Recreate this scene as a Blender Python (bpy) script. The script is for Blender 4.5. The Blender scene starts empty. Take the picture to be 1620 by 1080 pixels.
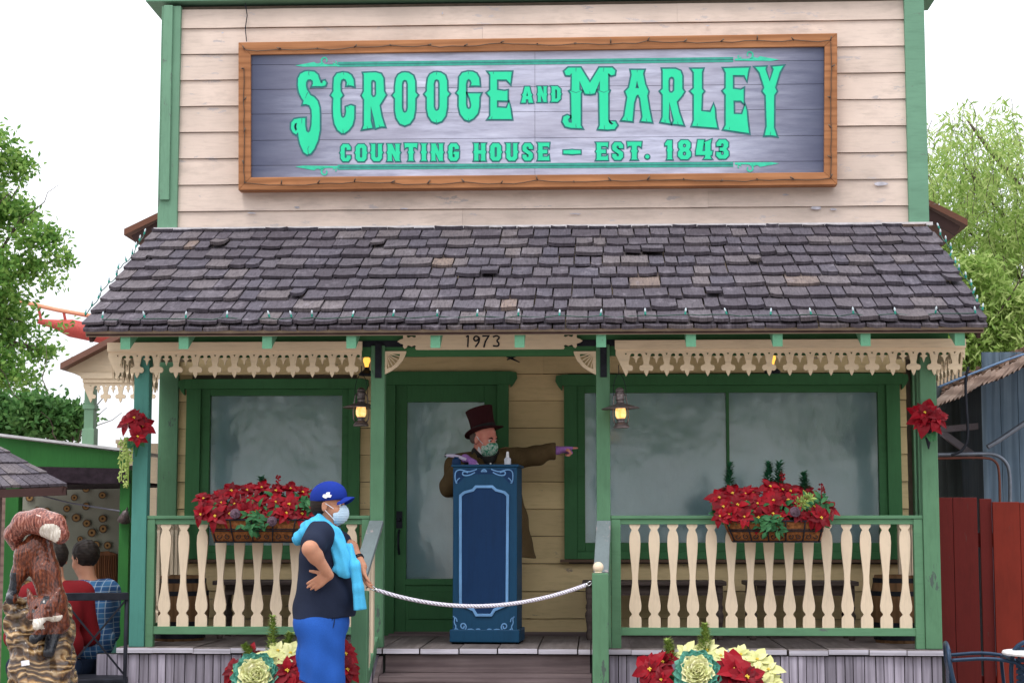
import bpy, bmesh, math, random
import numpy as np
from mathutils import Vector, Matrix, Euler, noise
from mathutils.geometry import tessellate_polygon
R = math.radians
random.seed(7); rng = np.random.default_rng(7)
scn = bpy.context.scene
COL = scn.collection
# ------------------------------------------------------------------ camera
CAM = Vector((0.532, -12.0, 1.42)); FPX = 2860.0; PITCH = R(5.95); YAW = R(2.54)
cd = bpy.data.cameras.new('camera'); cam = bpy.data.objects.new('camera', cd); COL.objects.link(cam)
cam.location = CAM; cam.rotation_euler = (math.pi/2+PITCH, 0, YAW)
cd.sensor_width = 36; cd.lens = 36*FPX/1620; cd.clip_end = 800; cd.clip_start = 0.1
scn.camera = cam
CM = Euler((math.pi/2+PITCH, 0, YAW)).to_matrix()
def A(px, py, Y):
    d = CM @ Vector(((px-810)/FPX, (540-py)/FPX, -1)); t = (Y-CAM.y)/d.y
    return CAM + d*t
def AX(px, Y, py=842): return A(px, py, Y).x
def AZ(py, Y, px=810): return A(px, py, Y).z
def AZ0(px, py, z):                       # hit a horizontal plane
    d = CM @ Vector(((px-810)/FPX, (540-py)/FPX, -1)); t = (z-CAM.z)/d.z
    return CAM + d*t
# ------------------------------------------------------------------ daylight, overcast
SUN_EL, SUN_AZ = R(64), R(-25)
w = bpy.data.worlds.new("World"); scn.world = w; w.use_nodes = True
nt = w.node_tree; nt.nodes.clear()
sky = nt.nodes.new('ShaderNodeTexSky'); sky.sky_type = 'NISHITA'; sky.sun_disc = False
sky.sun_elevation = SUN_EL; sky.sun_rotation = math.pi+SUN_AZ
sky.air_density = 1.0; sky.dust_density = 2.0
mix = nt.nodes.new('ShaderNodeMix'); mix.data_type = 'RGBA'; mix.inputs[0].default_value = 0.82
tc = nt.nodes.new('ShaderNodeTexCoord'); nz = nt.nodes.new('ShaderNodeTexNoise'); nz.inputs['Scale'].default_value = 2.2; nz.inputs['Detail'].default_value = 5
rp = nt.nodes.new('ShaderNodeValToRGB')
rp.color_ramp.elements[0].color = (12.5, 12.8, 13.4, 1); rp.color_ramp.elements[1].color = (16, 16, 16.5, 1)
rp.color_ramp.elements[0].position = .3; rp.color_ramp.elements[1].position = .65
bg = nt.nodes.new('ShaderNodeBackground'); bg.inputs['Strength'].default_value = 0.12
out = nt.nodes.new('ShaderNodeOutputWorld')
nt.links.new(tc.outputs['Generated'], nz.inputs['Vector']); nt.links.new(nz.outputs['Fac'], rp.inputs[0])
nt.links.new(sky.outputs[0], mix.inputs[6]); nt.links.new(rp.outputs[0], mix.inputs[7])
sx = nt.nodes.new('ShaderNodeSeparateXYZ'); nt.links.new(tc.outputs['Generated'], sx.inputs[0])
gr = nt.nodes.new('ShaderNodeMapRange'); gr.inputs['To Min'].default_value = .74; gr.inputs['To Max'].default_value = 1.8; nt.links.new(sx.outputs[2], gr.inputs[0])
vm = nt.nodes.new('ShaderNodeVectorMath'); vm.operation = 'SCALE'; nt.links.new(mix.outputs[2], vm.inputs[0]); nt.links.new(gr.outputs[0], vm.inputs['Scale'])   # overcast: brighter overhead
nt.links.new(vm.outputs[0], bg.inputs[0]); nt.links.new(bg.outputs[0], out.inputs[0])
sd = bpy.data.lights.new('sun', 'SUN'); sd.energy = 1.5; sd.angle = R(14); sd.color = (1, .95, .88)
so = bpy.data.objects.new('sun', sd); COL.objects.link(so)
sdir = Vector((math.sin(SUN_AZ)*math.cos(SUN_EL), -math.cos(SUN_AZ)*math.cos(SUN_EL), math.sin(SUN_EL)))
so.rotation_euler = sdir.to_track_quat('Z', 'Y').to_euler(); so.location = (0, -8, 12)
vs = scn.view_settings; scn.display_settings.display_device = 'sRGB'
vs.view_transform = 'Standard'; vs.look = 'None'; vs.exposure = 0.0; vs.gamma = 1.0; vs.use_curve_mapping = False
# ------------------------------------------------------------------ node materials
def lin(r, g, b):
    f = lambda c: (c/255/12.92) if c <= 10 else ((c/255+.055)/1.055)**2.4
    return (f(r), f(g), f(b), 1)
class Mt:
    def __init__(s, name):
        s.m = bpy.data.materials.new(name); s.m.use_nodes = True; s.t = s.m.node_tree
        s.b = s.t.nodes['Principled BSDF']; s.out = s.t.nodes['Material Output']; s.b.inputs['Specular IOR Level'].default_value = .18
    def n(s, typ, **kw):
        x = s.t.nodes.new(typ)
        for k, v in kw.items():
            if k.startswith('i_'):
                key = k[2:].replace('_', ' ')
                x.inputs[int(key) if key.isdigit() else key].default_value = v
            else: setattr(x, k, v)
        return x
    def l(s, a, b): s.t.links.new(a, b)
    def coord(s, scale=(1, 1, 1), rot=(0, 0, 0)):
        t = s.n('ShaderNodeTexCoord'); m = s.n('ShaderNodeMapping'); m.inputs['Scale'].default_value = scale; m.inputs['Rotation'].default_value = rot
        s.l(t.outputs['Object'], m.inputs[0]); return m.outputs[0]
    def noise(s, vec, scale, detail=4, rough=.55):
        x = s.n('ShaderNodeTexNoise'); x.inputs['Scale'].default_value = scale; x.inputs['Detail'].default_value = detail; x.inputs['Roughness'].default_value = rough
        s.l(vec, x.inputs['Vector']); return x.outputs['Fac']
    def ramp(s, fac, stops):
        x = s.n('ShaderNodeValToRGB'); e = x.color_ramp.elements
        while len(e) < len(stops): e.new(.5)
        for i, (p, c) in enumerate(stops):
            e[i].position = p; e[i].color = c if len(c) == 4 else (*c, 1)
        s.l(fac, x.inputs[0]); return x.outputs[0]
    def mixc(s, fac, a, b, typ='MIX'):
        x = s.n('ShaderNodeMix'); x.data_type = 'RGBA'; x.blend_type = typ
        for i, v in ((0, fac), (6, a), (7, b)):
            if hasattr(v, 'links') or isinstance(v, bpy.types.NodeSocket): s.l(v, x.inputs[i])
            else: x.inputs[i].default_value = v
        return x.outputs[2]
    def bump(s, h, st=.3, dist=.01):
        x = s.n('ShaderNodeBump'); x.inputs['Strength'].default_value = st; x.inputs['Distance'].default_value = dist
        s.l(h, x.inputs['Height']); s.l(x.outputs[0], s.b.inputs['Normal'])
    def col(s, c):
        if isinstance(c, bpy.types.NodeSocket): s.l(c, s.b.inputs['Base Color'])
        else: s.b.inputs['Base Color'].default_value = c
        return s
    def rough(s, r): s.b.inputs['Roughness'].default_value = r; return s
def g(v): return (v, v, v, 1)
def sc(c, k): return (min(c[0]*k, 1), min(c[1]*k, 1), min(c[2]*k, 1), 1)
def paint(name, c, axis='x', peel=.0, peelcol=(.22, .19, .17, 1), rough=.55, dirt=.25, island=.12):
    M = Mt(name); st = {'x': (.12, 1, 1), 'y': (1, .12, 1), 'z': (1, 1, .12)}[axis]
    v0 = M.coord(); v1 = M.coord(st)
    big = M.noise(v0, 1.7, 5, .6); gr = M.noise(v1, 55, 4, .6); mid = M.noise(M.coord(tuple(.35 if q == .12 else q for q in st)), 9, 5, .65)
    base = M.mixc(M.ramp(big, [(.3, g(0)), (.75, g(1))]), sc(c, 1-dirt*.55), sc(c, 1.08))
    geo = M.n('ShaderNodeNewGeometry')
    isl = M.ramp(geo.outputs['Random Per Island'], [(0, g(1-island)), (1, g(1+island*.5))])
    base = M.mixc(1.0, base, isl, 'MULTIPLY')
    base = M.mixc(M.ramp(mid, [(.52, g(0)), (.72, g(dirt))]), base, sc(c, .45))
    base = M.mixc(M.ramp(gr, [(.3, g(.28)), (.5, g(0))]), base, sc(c, .55))
    if peel > 0:
        pn = M.noise(M.coord(tuple(.3 if q == .12 else q for q in st)), 14, 7, .7)
        pm = M.ramp(pn, [(.70-peel*.3, g(0)), (.712-peel*.3, g(1))]); base = M.mixc(pm, base, peelcol)
    M.col(base).rough(rough); M.bump(gr, .25, .004); return M.m
def plain(name, c, rough=.6, metal=0, var=.15, scale=20, bump=.0, spec=None):
    M = Mt(name); n = M.noise(M.coord(), scale, 4)
    M.col(M.mixc(M.ramp(n, [(.3, g(0)), (.7, g(1))]), sc(c, 1-var), sc(c, 1+var))).rough(rough)
    M.b.inputs['Metallic'].default_value = metal
    if bump: M.bump(n, bump, .01)
    return M.m
def rawwood(name, c1, c2, axis='x', scale=30, rough=.8, island=.3, knots=False):
    M = Mt(name); st = {'x': (.07, 1, 1), 'y': (1, .07, 1), 'z': (1, 1, .07)}[axis]
    v = M.coord(st); gr = M.noise(v, scale, 6, .65); big = M.noise(M.coord(), 2.5, 4)
    w = M.n('ShaderNodeTexWave'); w.wave_type = 'BANDS'; w.bands_direction = 'Z' if axis != 'z' else 'X'
    w.inputs['Scale'].default_value = scale*.22; w.inputs['Distortion'].default_value = 7; w.inputs['Detail'].default_value = 3; w.inputs['Detail Scale'].default_value = 1.2
    M.l(v, w.inputs['Vector'])
    b = M.mixc(M.ramp(gr, [(.3, g(0)), (.7, g(1))]), c1, c2)
    b = M.mixc(M.ramp(w.outputs['Fac'], [(.0, g(.5)), (.45, g(0))]), b, sc(c1, .55))
    geo = M.n('ShaderNodeNewGeometry')
    b = M.mixc(1.0, b, M.ramp(geo.outputs['Random Per Island'], [(0, g(1-island)), (1, g(1+island))]), 'MULTIPLY')
    b = M.mixc(M.ramp(big, [(.35, g(.35)), (.6, g(0))]), b, sc(c1, .6))
    M.col(b).rough(rough); M.bump(gr, .5, .006); return M.m
def leafmat(name, stops, trans=.3, rough=.5):
    M = Mt(name); geo = M.n('ShaderNodeNewGeometry')
    n = M.noise(M.coord(), 1.3, 3)
    mx = M.n('ShaderNodeMath', operation='ADD'); M.l(geo.outputs['Random Per Island'], mx.inputs[0]); M.l(n, mx.inputs[1])
    md = M.n('ShaderNodeMath', operation='MULTIPLY'); M.l(mx.outputs[0], md.inputs[0]); md.inputs[1].default_value = .55
    c = M.ramp(md.outputs[0], stops); M.col(c).rough(rough)
    tr = M.n('ShaderNodeBsdfTranslucent'); M.l(c, tr.inputs[0]); ms = M.n('ShaderNodeMixShader'); ms.inputs[0].default_value = trans
    M.l(M.b.outputs[0], ms.inputs[1]); M.l(tr.outputs[0], ms.inputs[2]); M.l(ms.outputs[0], M.out.inputs[0]); return M.m
def emit(name, c, s, c2=None):
    M = Mt(name); M.col(c); M.b.inputs['Emission Strength'].default_value = s
    if c2:
        n = M.noise(M.coord(), 40, 2); e = M.mixc(M.ramp(n, [(.35, g(0)), (.65, g(1))]), c, c2); M.l(e, M.b.inputs['Emission Color'])
    else: M.b.inputs['Emission Color'].default_value = c
    return M.m
GREEN = (.072, .20, .105, 1)
m_green_z = paint('green_paint_upright', (.105, .235, .132, 1), 'z', .26, (.07, .10, .085, 1), .55, .4)
m_green_x = paint('green_paint_level', (.105, .235, .132, 1), 'x', .12, (.10, .14, .12, 1))
m_teal_z = paint('teal_green_paint', (.075, .25, .21, 1), 'z', .1, (.08, .12, .12, 1))
m_dgreen = paint('dark_green_paint', (.045, .155, .060, 1), 'z', .05, (.05, .08, .05, 1))
m_dgreen_x = paint('dark_green_paint_level', (.045, .155, .060, 1), 'x', .05, (.05, .08, .05, 1))
m_palegreen = paint('pale_green_paint', (.15, .31, .21, 1), 'x', .15, (.12, .16, .13, 1))
m_cream_up = paint('lit_pinkish_cream_siding_paint', (.66, .545, .475, 1), 'x', .27, (.45, .40, .39, 1), .6, .36, .12)  # siding in open daylight: its lit look is put into the colour
m_cream_lo = paint('shaded_yellow_cream_siding_paint', (.66, .51, .28, 1), 'x', .16, (.3, .24, .18, 1), .6, .25, .14)  # same siding below the roof, porch shade put into a yellower cream
m_cream = paint('cream_trim_paint', (.74, .60, .43, 1), 'x', .08, (.4, .33, .27, 1), .55, .16, .05)
m_cream_z = paint('cream_baluster_paint', (.72, .59, .44, 1), 'z', .2, (.42, .33, .27, 1), .55, .32, .12)
m_strap = plain('black_iron', (.018, .02, .028, 1), .6, .4, .3)
m_fascia = paint('dark_brown_fascia_paint', (.05, .024, .022, 1), 'x', .1, (.09, .07, .06, 1))
m_deck = rawwood('weathered_deck_boards', (.15, .125, .12, 1), (.23, .20, .20, 1), 'y', 26, .85, .2)
m_deckend = rawwood('lit_pale_board_ends', (.42, .40, .46, 1), (.62, .60, .68, 1), 'x', 30, .85, .15)  # light on the deck nosing is put into this pale colour
m_riser = rawwood('brown_grey_riser_plank', (.13, .095, .10, 1), (.23, .18, .18, 1), 'x', 26, .85, .1)
m_skirt = rawwood('grey_violet_vertical_boards', (.20, .18, .22, 1), (.36, .33, .40, 1), 'z', 30, .85, .35)
m_grail = paint('worn_blue_grey_handrail', (.17, .21, .22, 1), 'y', .3, (.28, .25, .25, 1), .7, .4)
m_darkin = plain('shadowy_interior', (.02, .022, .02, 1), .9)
m_sofit = paint('porch_ceiling_paint', (.28, .22, .16, 1), 'x', 0)
def shingle_mat():
    M = Mt('weathered_cedar_shingles'); v = M.coord((1, .12, .12)); gr = M.noise(v, 90, 5, .7); big = M.noise(M.coord(), 1.6, 5, .6); f = M.noise(M.coord((1, .5, .5)), 14, 5, .7)
    geo = M.n('ShaderNodeNewGeometry'); ri = geo.outputs['Random Per Island']
    b = M.ramp(ri, [(0, (.078, .067, .082, 1)), (.35, (.105, .092, .112, 1)), (.6, (.094, .086, .110, 1)), (.85, (.135, .118, .132, 1)), (.985, (.165, .142, .148, 1)), (1, (.30, .20, .13, 1))])
    b = M.mixc(M.ramp(gr, [(.3, g(.75)), (.55, g(0))]), b, (.03, .025, .032, 1))
    b = M.mixc(M.ramp(f, [(.55, g(0)), (.75, g(.55))]), b, (.29, .26, .30, 1))
    b = M.mixc(M.ramp(big, [(.35, g(.45)), (.6, g(0))]), b, (.05, .042, .052, 1))
    M.col(b).rough(.85); M.bump(gr, .7, .008); return M.m
m_shingle = shingle_mat()
def glassmat():
    M = Mt('window_glass'); nt = M.t; nt.nodes.remove(M.b)
    fr = M.n('ShaderNodeFresnel'); fr.inputs['IOR'].default_value = 1.85
    gl = M.n('ShaderNodeBsdfGlossy'); gl.inputs['Roughness'].default_value = .13; tr = M.n('ShaderNodeBsdfTransparent'); tr.inputs[0].default_value = (.88, .93, .92, 1)
    n = M.noise(M.coord((1, 1, .8)), 2.4, 3, .5); bp = M.n('ShaderNodeBump'); bp.inputs['Strength'].default_value = .15; bp.inputs['Distance'].default_value = .05
    M.l(n, bp.inputs['Height']); M.l(bp.outputs[0], gl.inputs['Normal'])
    ms = M.n('ShaderNodeMixShader'); M.l(fr.outputs[0], ms.inputs[0]); M.l(tr.outputs[0], ms.inputs[1]); M.l(gl.outputs[0], ms.inputs[2]); M.l(ms.outputs[0], M.out.inputs[0])
    return M.m
m_glass = glassmat()
def blindmat():
    M = Mt('pale_blue_paper_blind'); n = M.noise(M.coord((1, 1, .6)), 2.2, 5, .6)
    M.col(M.ramp(n, [(.3, (.46, .62, .74, 1)), (.7, (.62, .78, .90, 1))])).rough(.7); M.bump(n, .6, .03); return M.m
m_blind = blindmat()
# ------------------------------------------------------------------ mesh builder
class MB:
    def __init__(s): s.v = []; s.f = []; s.mi = []
    def add(s, vs, fs, mi=0, T=None):
        o = len(s.v)
        s.v += [tuple(T @ Vector(p)) if T else tuple(p) for p in vs]
        s.f += [tuple(i+o for i in f) for f in fs]; s.mi += [mi]*len(fs); return s
    def box(s, x0, x1, y0, y1, z0, z1, mi=0, T=None):
        if x0 > x1: x0, x1 = x1, x0
        if y0 > y1: y0, y1 = y1, y0
        if z0 > z1: z0, z1 = z1, z0
        return s.add([(x0,y0,z0),(x1,y0,z0),(x1,y1,z0),(x0,y1,z0),(x0,y0,z1),(x1,y0,z1),(x1,y1,z1),(x0,y1,z1)],
              [(0,3,2,1),(4,5,6,7),(0,1,5,4),(1,2,6,5),(2,3,7,6),(3,0,4,7)], mi, T)
    def bar(s, a, b, wx, wy, mi=0, up=(0, 0, 1)):
        a, b = Vector(a), Vector(b); d = (b-a).normalized(); u = Vector(up)
        sd = d.cross(u)
        if sd.length < 1e-4: sd = d.cross(Vector((0, 1, 0)))
        sd.normalize(); n = sd.cross(d)
        vs = [p+sd*i*wx/2+n*j*wy/2 for p in (a, b) for (i, j) in ((-1,-1),(1,-1),(1,1),(-1,1))]
        return s.add(vs, [(0,1,2,3),(7,6,5,4),(0,4,5,1),(1,5,6,2),(2,6,7,3),(3,7,4,0)], mi)
    def tube(s, pts, r, n=8, mi=0, cap=True, closed=False):
        P = [Vector(p) for p in pts]; m = len(P); rs = r if hasattr(r, '__len__') else [r]*m
        o = []; prev = None
        for i, p in enumerate(P):
            d = (P[(i+1) % m]-P[i-1]) if closed else (P[min(i+1, m-1)]-P[max(i-1, 0)])
            d = d.normalized() if d.length > 1e-9 else Vector((0, 0, 1))
            if prev is None: a = d.orthogonal().normalized()
            else:
                a = prev-d*prev.dot(d); a = a.normalized() if a.length > 1e-6 else d.orthogonal().normalized()
            prev = a; b = d.cross(a)
            o += [p+(a*math.cos(t)+b*math.sin(t))*rs[i] for t in [2*math.pi*k/n for k in range(n)]]
        fs = []
        for i in range(m if closed else m-1):
            j = (i+1) % m
            fs += [(i*n+k, i*n+(k+1) % n, j*n+(k+1) % n, j*n+k) for k in range(n)]
        if cap and not closed: fs += [tuple(range(n))[::-1], tuple((m-1)*n+k for k in range(n))]
        return s.add(o, fs, mi)
    def lathe(s, c, prof, n=16, mi=0, T=None, sx=1, sy=1):
        vs = [(r*math.cos(2*math.pi*k/n)*sx, r*math.sin(2*math.pi*k/n)*sy, z) for (r, z) in prof for k in range(n)]
        fs = [(i*n+k, i*n+(k+1) % n, (i+1)*n+(k+1) % n, (i+1)*n+k) for i in range(len(prof)-1) for k in range(n)]
        if prof[0][0] > 1e-5: fs.append(tuple(range(n))[::-1])
        if prof[-1][0] > 1e-5: fs.append(tuple((len(prof)-1)*n+k for k in range(n)))
        TT = Matrix.Translation(Vector(c)) @ (T.to_4x4() if T else Matrix.Identity(4))
        return s.add(vs, fs, mi, TT)
    def prism(s, loops, mp, t0, t1, mi=0):
        """loops of 2D points (first outer, others holes); mp(u,v,w)->3D; front at w=t1"""
        flat = [p for L in loops for p in L]; N = len(flat)
        tri = tessellate_polygon([[Vector((p[0], p[1], 0)) for p in L] for L in loops])
        vs = [mp(p[0], p[1], t1) for p in flat]+[mp(p[0], p[1], t0) for p in flat]
        fs = [tuple(t) for t in tri]+[tuple(N+i for i in t[::-1]) for t in tri]; o = 0
        for L in loops:
            k = len(L); fs += [(o+i, o+(i+1) % k, N+o+(i+1) % k, N+o+i) for i in range(k)]; o += k
        return s.add(vs, fs, mi)
    def ribbon(s, pts, mp, wd, t0, t1, mi=0, closed=False):
        """flat strip of width wd along 2D polyline"""
        P = [Vector((p[0], p[1])) for p in pts]; m = len(P); Lf = []; Rt = []
        for i in range(m):
            a = P[i-1] if (closed or i > 0) else P[i]; b = P[(i+1) % m] if (closed or i < m-1) else P[i]
            d1 = (P[i]-a); d2 = (b-P[i])
            d1 = d1.normalized() if d1.length > 1e-9 else d2.normalized(); d2 = d2.normalized() if d2.length > 1e-9 else d1
            d = (d1+d2); d = d.normalized() if d.length > 1e-6 else d1
            nn = Vector((-d.y, d.x)); k = 1/max(.5, nn.dot(Vector((-d1.y, d1.x))))
            ww = (wd(i/(m-1)) if callable(wd) else wd)/2*k
            Lf.append(P[i]+nn*ww); Rt.append(P[i]-nn*ww)
        vs = []
        for w in (t1, t0):
            for i in range(m): vs += [mp(Lf[i].x, Lf[i].y, w), mp(Rt[i].x, Rt[i].y, w)]
        fs = []
        for i in range(m if closed else m-1):
            j = (i+1) % m; o = 2*m
            fs += [(2*i, 2*i+1, 2*j+1, 2*j), (o+2*i+1, o+2*i, o+2*j, o+2*j+1), (2*i, 2*j, o+2*j, o+2*i), (2*i+1, o+2*i+1, o+2*j+1, 2*j+1)]
        if not closed:
            o = 2*m; fs += [(0, o, o+1, 1), (2*m-2, 2*m-1, o+2*m-1, o+2*m-2)]
        return s.add(vs, fs, mi)
    def build(s, name, mats, parent=None, smooth=False, bevel=0, fix=True, sharp=None):
        me = bpy.data.meshes.new(name); me.from_pydata(s.v, [], s.f)
        mats = mats if isinstance(mats, (list, tuple)) else [mats]
        for m in mats: me.materials.append(m)
        if len(mats) > 1: me.polygons.foreach_set('material_index', s.mi)
        if fix:
            bm = bmesh.new(); bm.from_mesh(me); bmesh.ops.recalc_face_normals(bm, faces=bm.faces); bm.to_mesh(me); bm.free()
        if smooth:
            me.polygons.foreach_set('use_smooth', [True]*len(me.polygons))
            if sharp: me.set_sharp_from_angle(angle=R(sharp))
        o = bpy.data.objects.new(name, me); COL.objects.link(o)
        if bevel:
            bv = o.modifiers.new('bevel', 'BEVEL'); bv.width = bevel; bv.segments = 2; bv.limit_method = 'ANGLE'; bv.angle_limit = R(50)
        if parent: par(o, parent)
        return o
WM = {}
def world_of(p):
    M = Matrix.LocRotScale(p.location, p.rotation_euler, p.scale)
    return (world_of(p.parent) @ p.matrix_parent_inverse @ M) if p.parent else M
def par(o, p):
    o.parent = p; o.matrix_parent_inverse = world_of(p).inverted(); return o
def parl(o, p):                               # parent, mesh already in the parent's local frame
    o.parent = p; return o
def tag(o, label, cat, group=None, kind=None):
    if label: o['label'] = label
    if cat: o['category'] = cat
    if group: o['group'] = group
    if kind: o['kind'] = kind
    return o
def thing(name, label, cat, loc=(0, 0, 0), rz=0, group=None):
    o = bpy.data.objects.new(name, None); COL.objects.link(o); o.location = loc; o.rotation_euler = (0, 0, rz); o.empty_display_size = .1
    return tag(o, label, cat, group)
def dup(o, parent=None, loc=None, rz=None, label=None, name=None):
    c = o.copy(); COL.objects.link(c)
    if parent: c.parent = parent
    if loc is not None: c.location = loc
    if rz is not None: c.rotation_euler = (0, 0, rz)
    if label: c['label'] = label
    for ch in [x for x in o.children]: dup(ch, c)
    return c
# ------------------------------------------------------------------ implicit surfaces for bodies
def smin(a, b, k):
    h = np.clip(.5+.5*(b-a)/k, 0, 1); return b*(1-h)+a*h-k*h*(1-h)
def prim_d(p, P):
    if p[0] == 'c':
        a = np.array(p[1], dtype=float); b = np.array(p[2], dtype=float); ab = b-a; L = max(ab.dot(ab), 1e-12)
        t = np.clip(((P-a)@ab)/L, 0, 1); q = P-(a+t[..., None]*ab)
        return np.sqrt((q*q).sum(-1))-(p[3]+(p[4]-p[3])*t)
    c = np.array(p[1], dtype=float); r = np.array(p[2], dtype=float); Rm = np.array(p[3]) if p[3] is not None else np.eye(3)
    q = (P-c)@Rm                                  # columns of Rm = local axes
    k0 = np.sqrt(((q/r)**2).sum(-1)); k1 = np.sqrt(((q/r**2)**2).sum(-1))+1e-9
    return k0*(k0-1)/k1
def prim_bb(p):
    if p[0] == 'c':
        a = np.array(p[1], float); b = np.array(p[2], float); r = max(p[3], p[4]); return np.minimum(a, b)-r, np.maximum(a, b)+r
    c = np.array(p[1], float); r = max(p[2]); return c-r, c+r
def cap(a, b, ra, rb, k=.02, op='+'): return ('c', tuple(a), tuple(b), ra, rb, k, op)
def ell(c, r, Rm=None, k=.02, op='+'): return ('e', tuple(c), tuple(r), Rm, k, op)
def sdf(name, prims, h, mats, parent=None, inflate=0, clips=(), disp=None, matf=None, local=False):
    bbs = [prim_bb(p) for p in prims if p[-1] == '+']
    lo = np.min([b[0] for b in bbs], 0)-h*3-inflate-.01; hi = np.max([b[1] for b in bbs], 0)+h*3+inflate+.01
    n = np.ceil((hi-lo)/h).astype(int)+1
    ax = [lo[i]+h*np.arange(n[i]) for i in range(3)]
    D = np.full(tuple(n), 1.0)
    for p in prims:
        k = p[-2]; a, b = prim_bb(p); mrg = k+inflate+3*h
        i0 = np.maximum(((a-mrg-lo)/h).astype(int), 0); i1 = np.minimum(((b+mrg-lo)/h).astype(int)+2, n)
        if (i1 <= i0).any(): continue
        s = tuple(slice(i0[i], i1[i]) for i in range(3))
        P = np.stack(np.meshgrid(*[ax[i][s[i]] for i in range(3)], indexing='ij'), -1)
        d = prim_d(p, P)
        if p[-1] == '+': D[s] = smin(D[s], d, k)
        else: D[s] = -smin(-D[s], d, k)
    if inflate or clips or disp:
        P = np.stack(np.meshgrid(*ax, indexing='ij'), -1)
        D = D-inflate
        if disp: D = D+disp(P)
        for (pt, nn) in clips:                     # keeps the side the normal points away from
            nn = np.array(nn, float); nn /= np.linalg.norm(nn); D = np.maximum(D, (P-np.array(pt, float))@nn)
    # surface nets
    I = D < 0
    c8 = [(i, j, k) for i in (0, 1) for j in (0, 1) for k in (0, 1)]
    def cs(A_, c): return A_[c[0]:A_.shape[0]-1+c[0], c[1]:A_.shape[1]-1+c[1], c[2]:A_.shape[2]-1+c[2]]
    cnt = sum(cs(I, c).astype(np.int8) for c in c8)
    act = (cnt > 0) & (cnt < 8); idx = np.full(act.shape, -1); ids = np.argwhere(act); idx[act] = np.arange(len(ids))
    acc = np.zeros((len(ids), 3)); num = np.zeros(len(ids))
    for a in c8:
        for ax_ in range(3):
            if a[ax_] == 1: continue
            b = list(a); b[ax_] = 1
            da = cs(D, a)[act]; db = cs(D, b)[act]; m = (da < 0) != (db < 0)
            t = np.where(m, da/np.where(m, da-db, 1), 0)
            pos = np.array(a, float)[None, :].repeat(len(ids), 0); pos[:, ax_] = t
            acc += pos*m[:, None]; num += m
    V = lo+(ids+acc/num[:, None])*h
    F = []
    for ax_ in range(3):
        o1, o2 = [(1, 2), (2, 0), (0, 1)][ax_]
        sA = [slice(None)]*3; sB = [slice(None)]*3; sA[ax_] = slice(0, -1); sB[ax_] = slice(1, None)
        Ia, Ib = I[tuple(sA)], I[tuple(sB)]; ch = np.argwhere(Ia != Ib)
        ok = (ch[:, o1] > 0) & (ch[:, o2] > 0) & (ch[:, o1] < n[o1]-1) & (ch[:, o2] < n[o2]-1); ch = ch[ok]
        e1 = np.zeros(3, int); e1[o1] = 1; e2 = np.zeros(3, int); e2[o2] = 1
        q = [idx[tuple((ch-x).T)] for x in (0, e1, e1+e2, e2)]
        q = np.stack(q, 1); fl = Ia[tuple(ch.T)]; q[~fl] = q[~fl][:, ::-1]; F.append(q)
    F = np.concatenate(F); F = F[(F >= 0).all(1)]
    me = bpy.data.meshes.new(name); me.from_pydata(V.tolist(), [], F.tolist())
    mats = mats if isinstance(mats, (list, tuple)) else [mats]
    for m in mats: me.materials.append(m)
    if matf is not None:
        cen = V[F].mean(1); me.polygons.foreach_set('material_index', matf(cen).astype(np.int32))
    me.polygons.foreach_set('use_smooth', [True]*len(F))
    o = bpy.data.objects.new(name, me); COL.objects.link(o)
    if parent: (parl if local else par)(o, parent)
    return o
def frame(f, u):
    f = Vector(f).normalized(); s = f.cross(Vector(u)).normalized(); u = s.cross(f); return f, s, u   # forward, right side, up
def axes(*c): return np.array([list(v) for v in c]).T
# ================================================================== SETTING
gm = rawwood('path_concrete', (.26, .23, .21, 1), (.34, .31, .29, 1), 'x', 4, .9, 0)
def groundmat():
    M = Mt('paved_ground'); n = M.noise(M.coord(), 3, 8, .6); n2 = M.noise(M.coord(), 60, 3)
    M.col(M.mixc(M.ramp(n2, [(.4, g(0)), (.6, g(.4))]), M.ramp(n, [(.3, (.23, .19, .17, 1)), (.7, (.33, .29, .27, 1))]), (.42, .38, .35, 1))).rough(.9); M.bump(n2, .3, .005); return M.m
b = MB(); b.add([(-300, -300, 0), (300, -300, 0), (300, 300, 0), (-300, 300, 0)], [(0, 1, 2, 3)])
tag(b.build('ground', groundmat()), None, None, kind='structure')
# ================================================================== BUILDING
YW = 1.4; ZF = .65
BL, BR = AX(248, YW, 900), AX(1468, YW, 900)            # outer corners of the wall
UL, UR = AX(254, YW, 200), AX(1465, YW, 200)
ZT = AZ(-4, YW-.05); ZR = AZ(360, YW); YE = -.45; ZE = AZ(516, YE); RL, RR = AX(132, YE, 516), AX(1560, YE, 516)
shop = thing('wooden_shop', 'cream clapboard shop with green trim, shingled porch roof and tall flat false front', 'building', (0, YW, 0))
# body behind the clapboards
b = MB(); b.box(UL+.02, UR-.02, YW+.03, YW+.35, ZR-.3, ZT-.02); b.box(BL+.02, BR-.02, YW+.035, YW+4.5, .02, ZR-.25)
b.build('wall_core', plain('wall_backing', (.14, .11, .09, 1), .9), shop)
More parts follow.
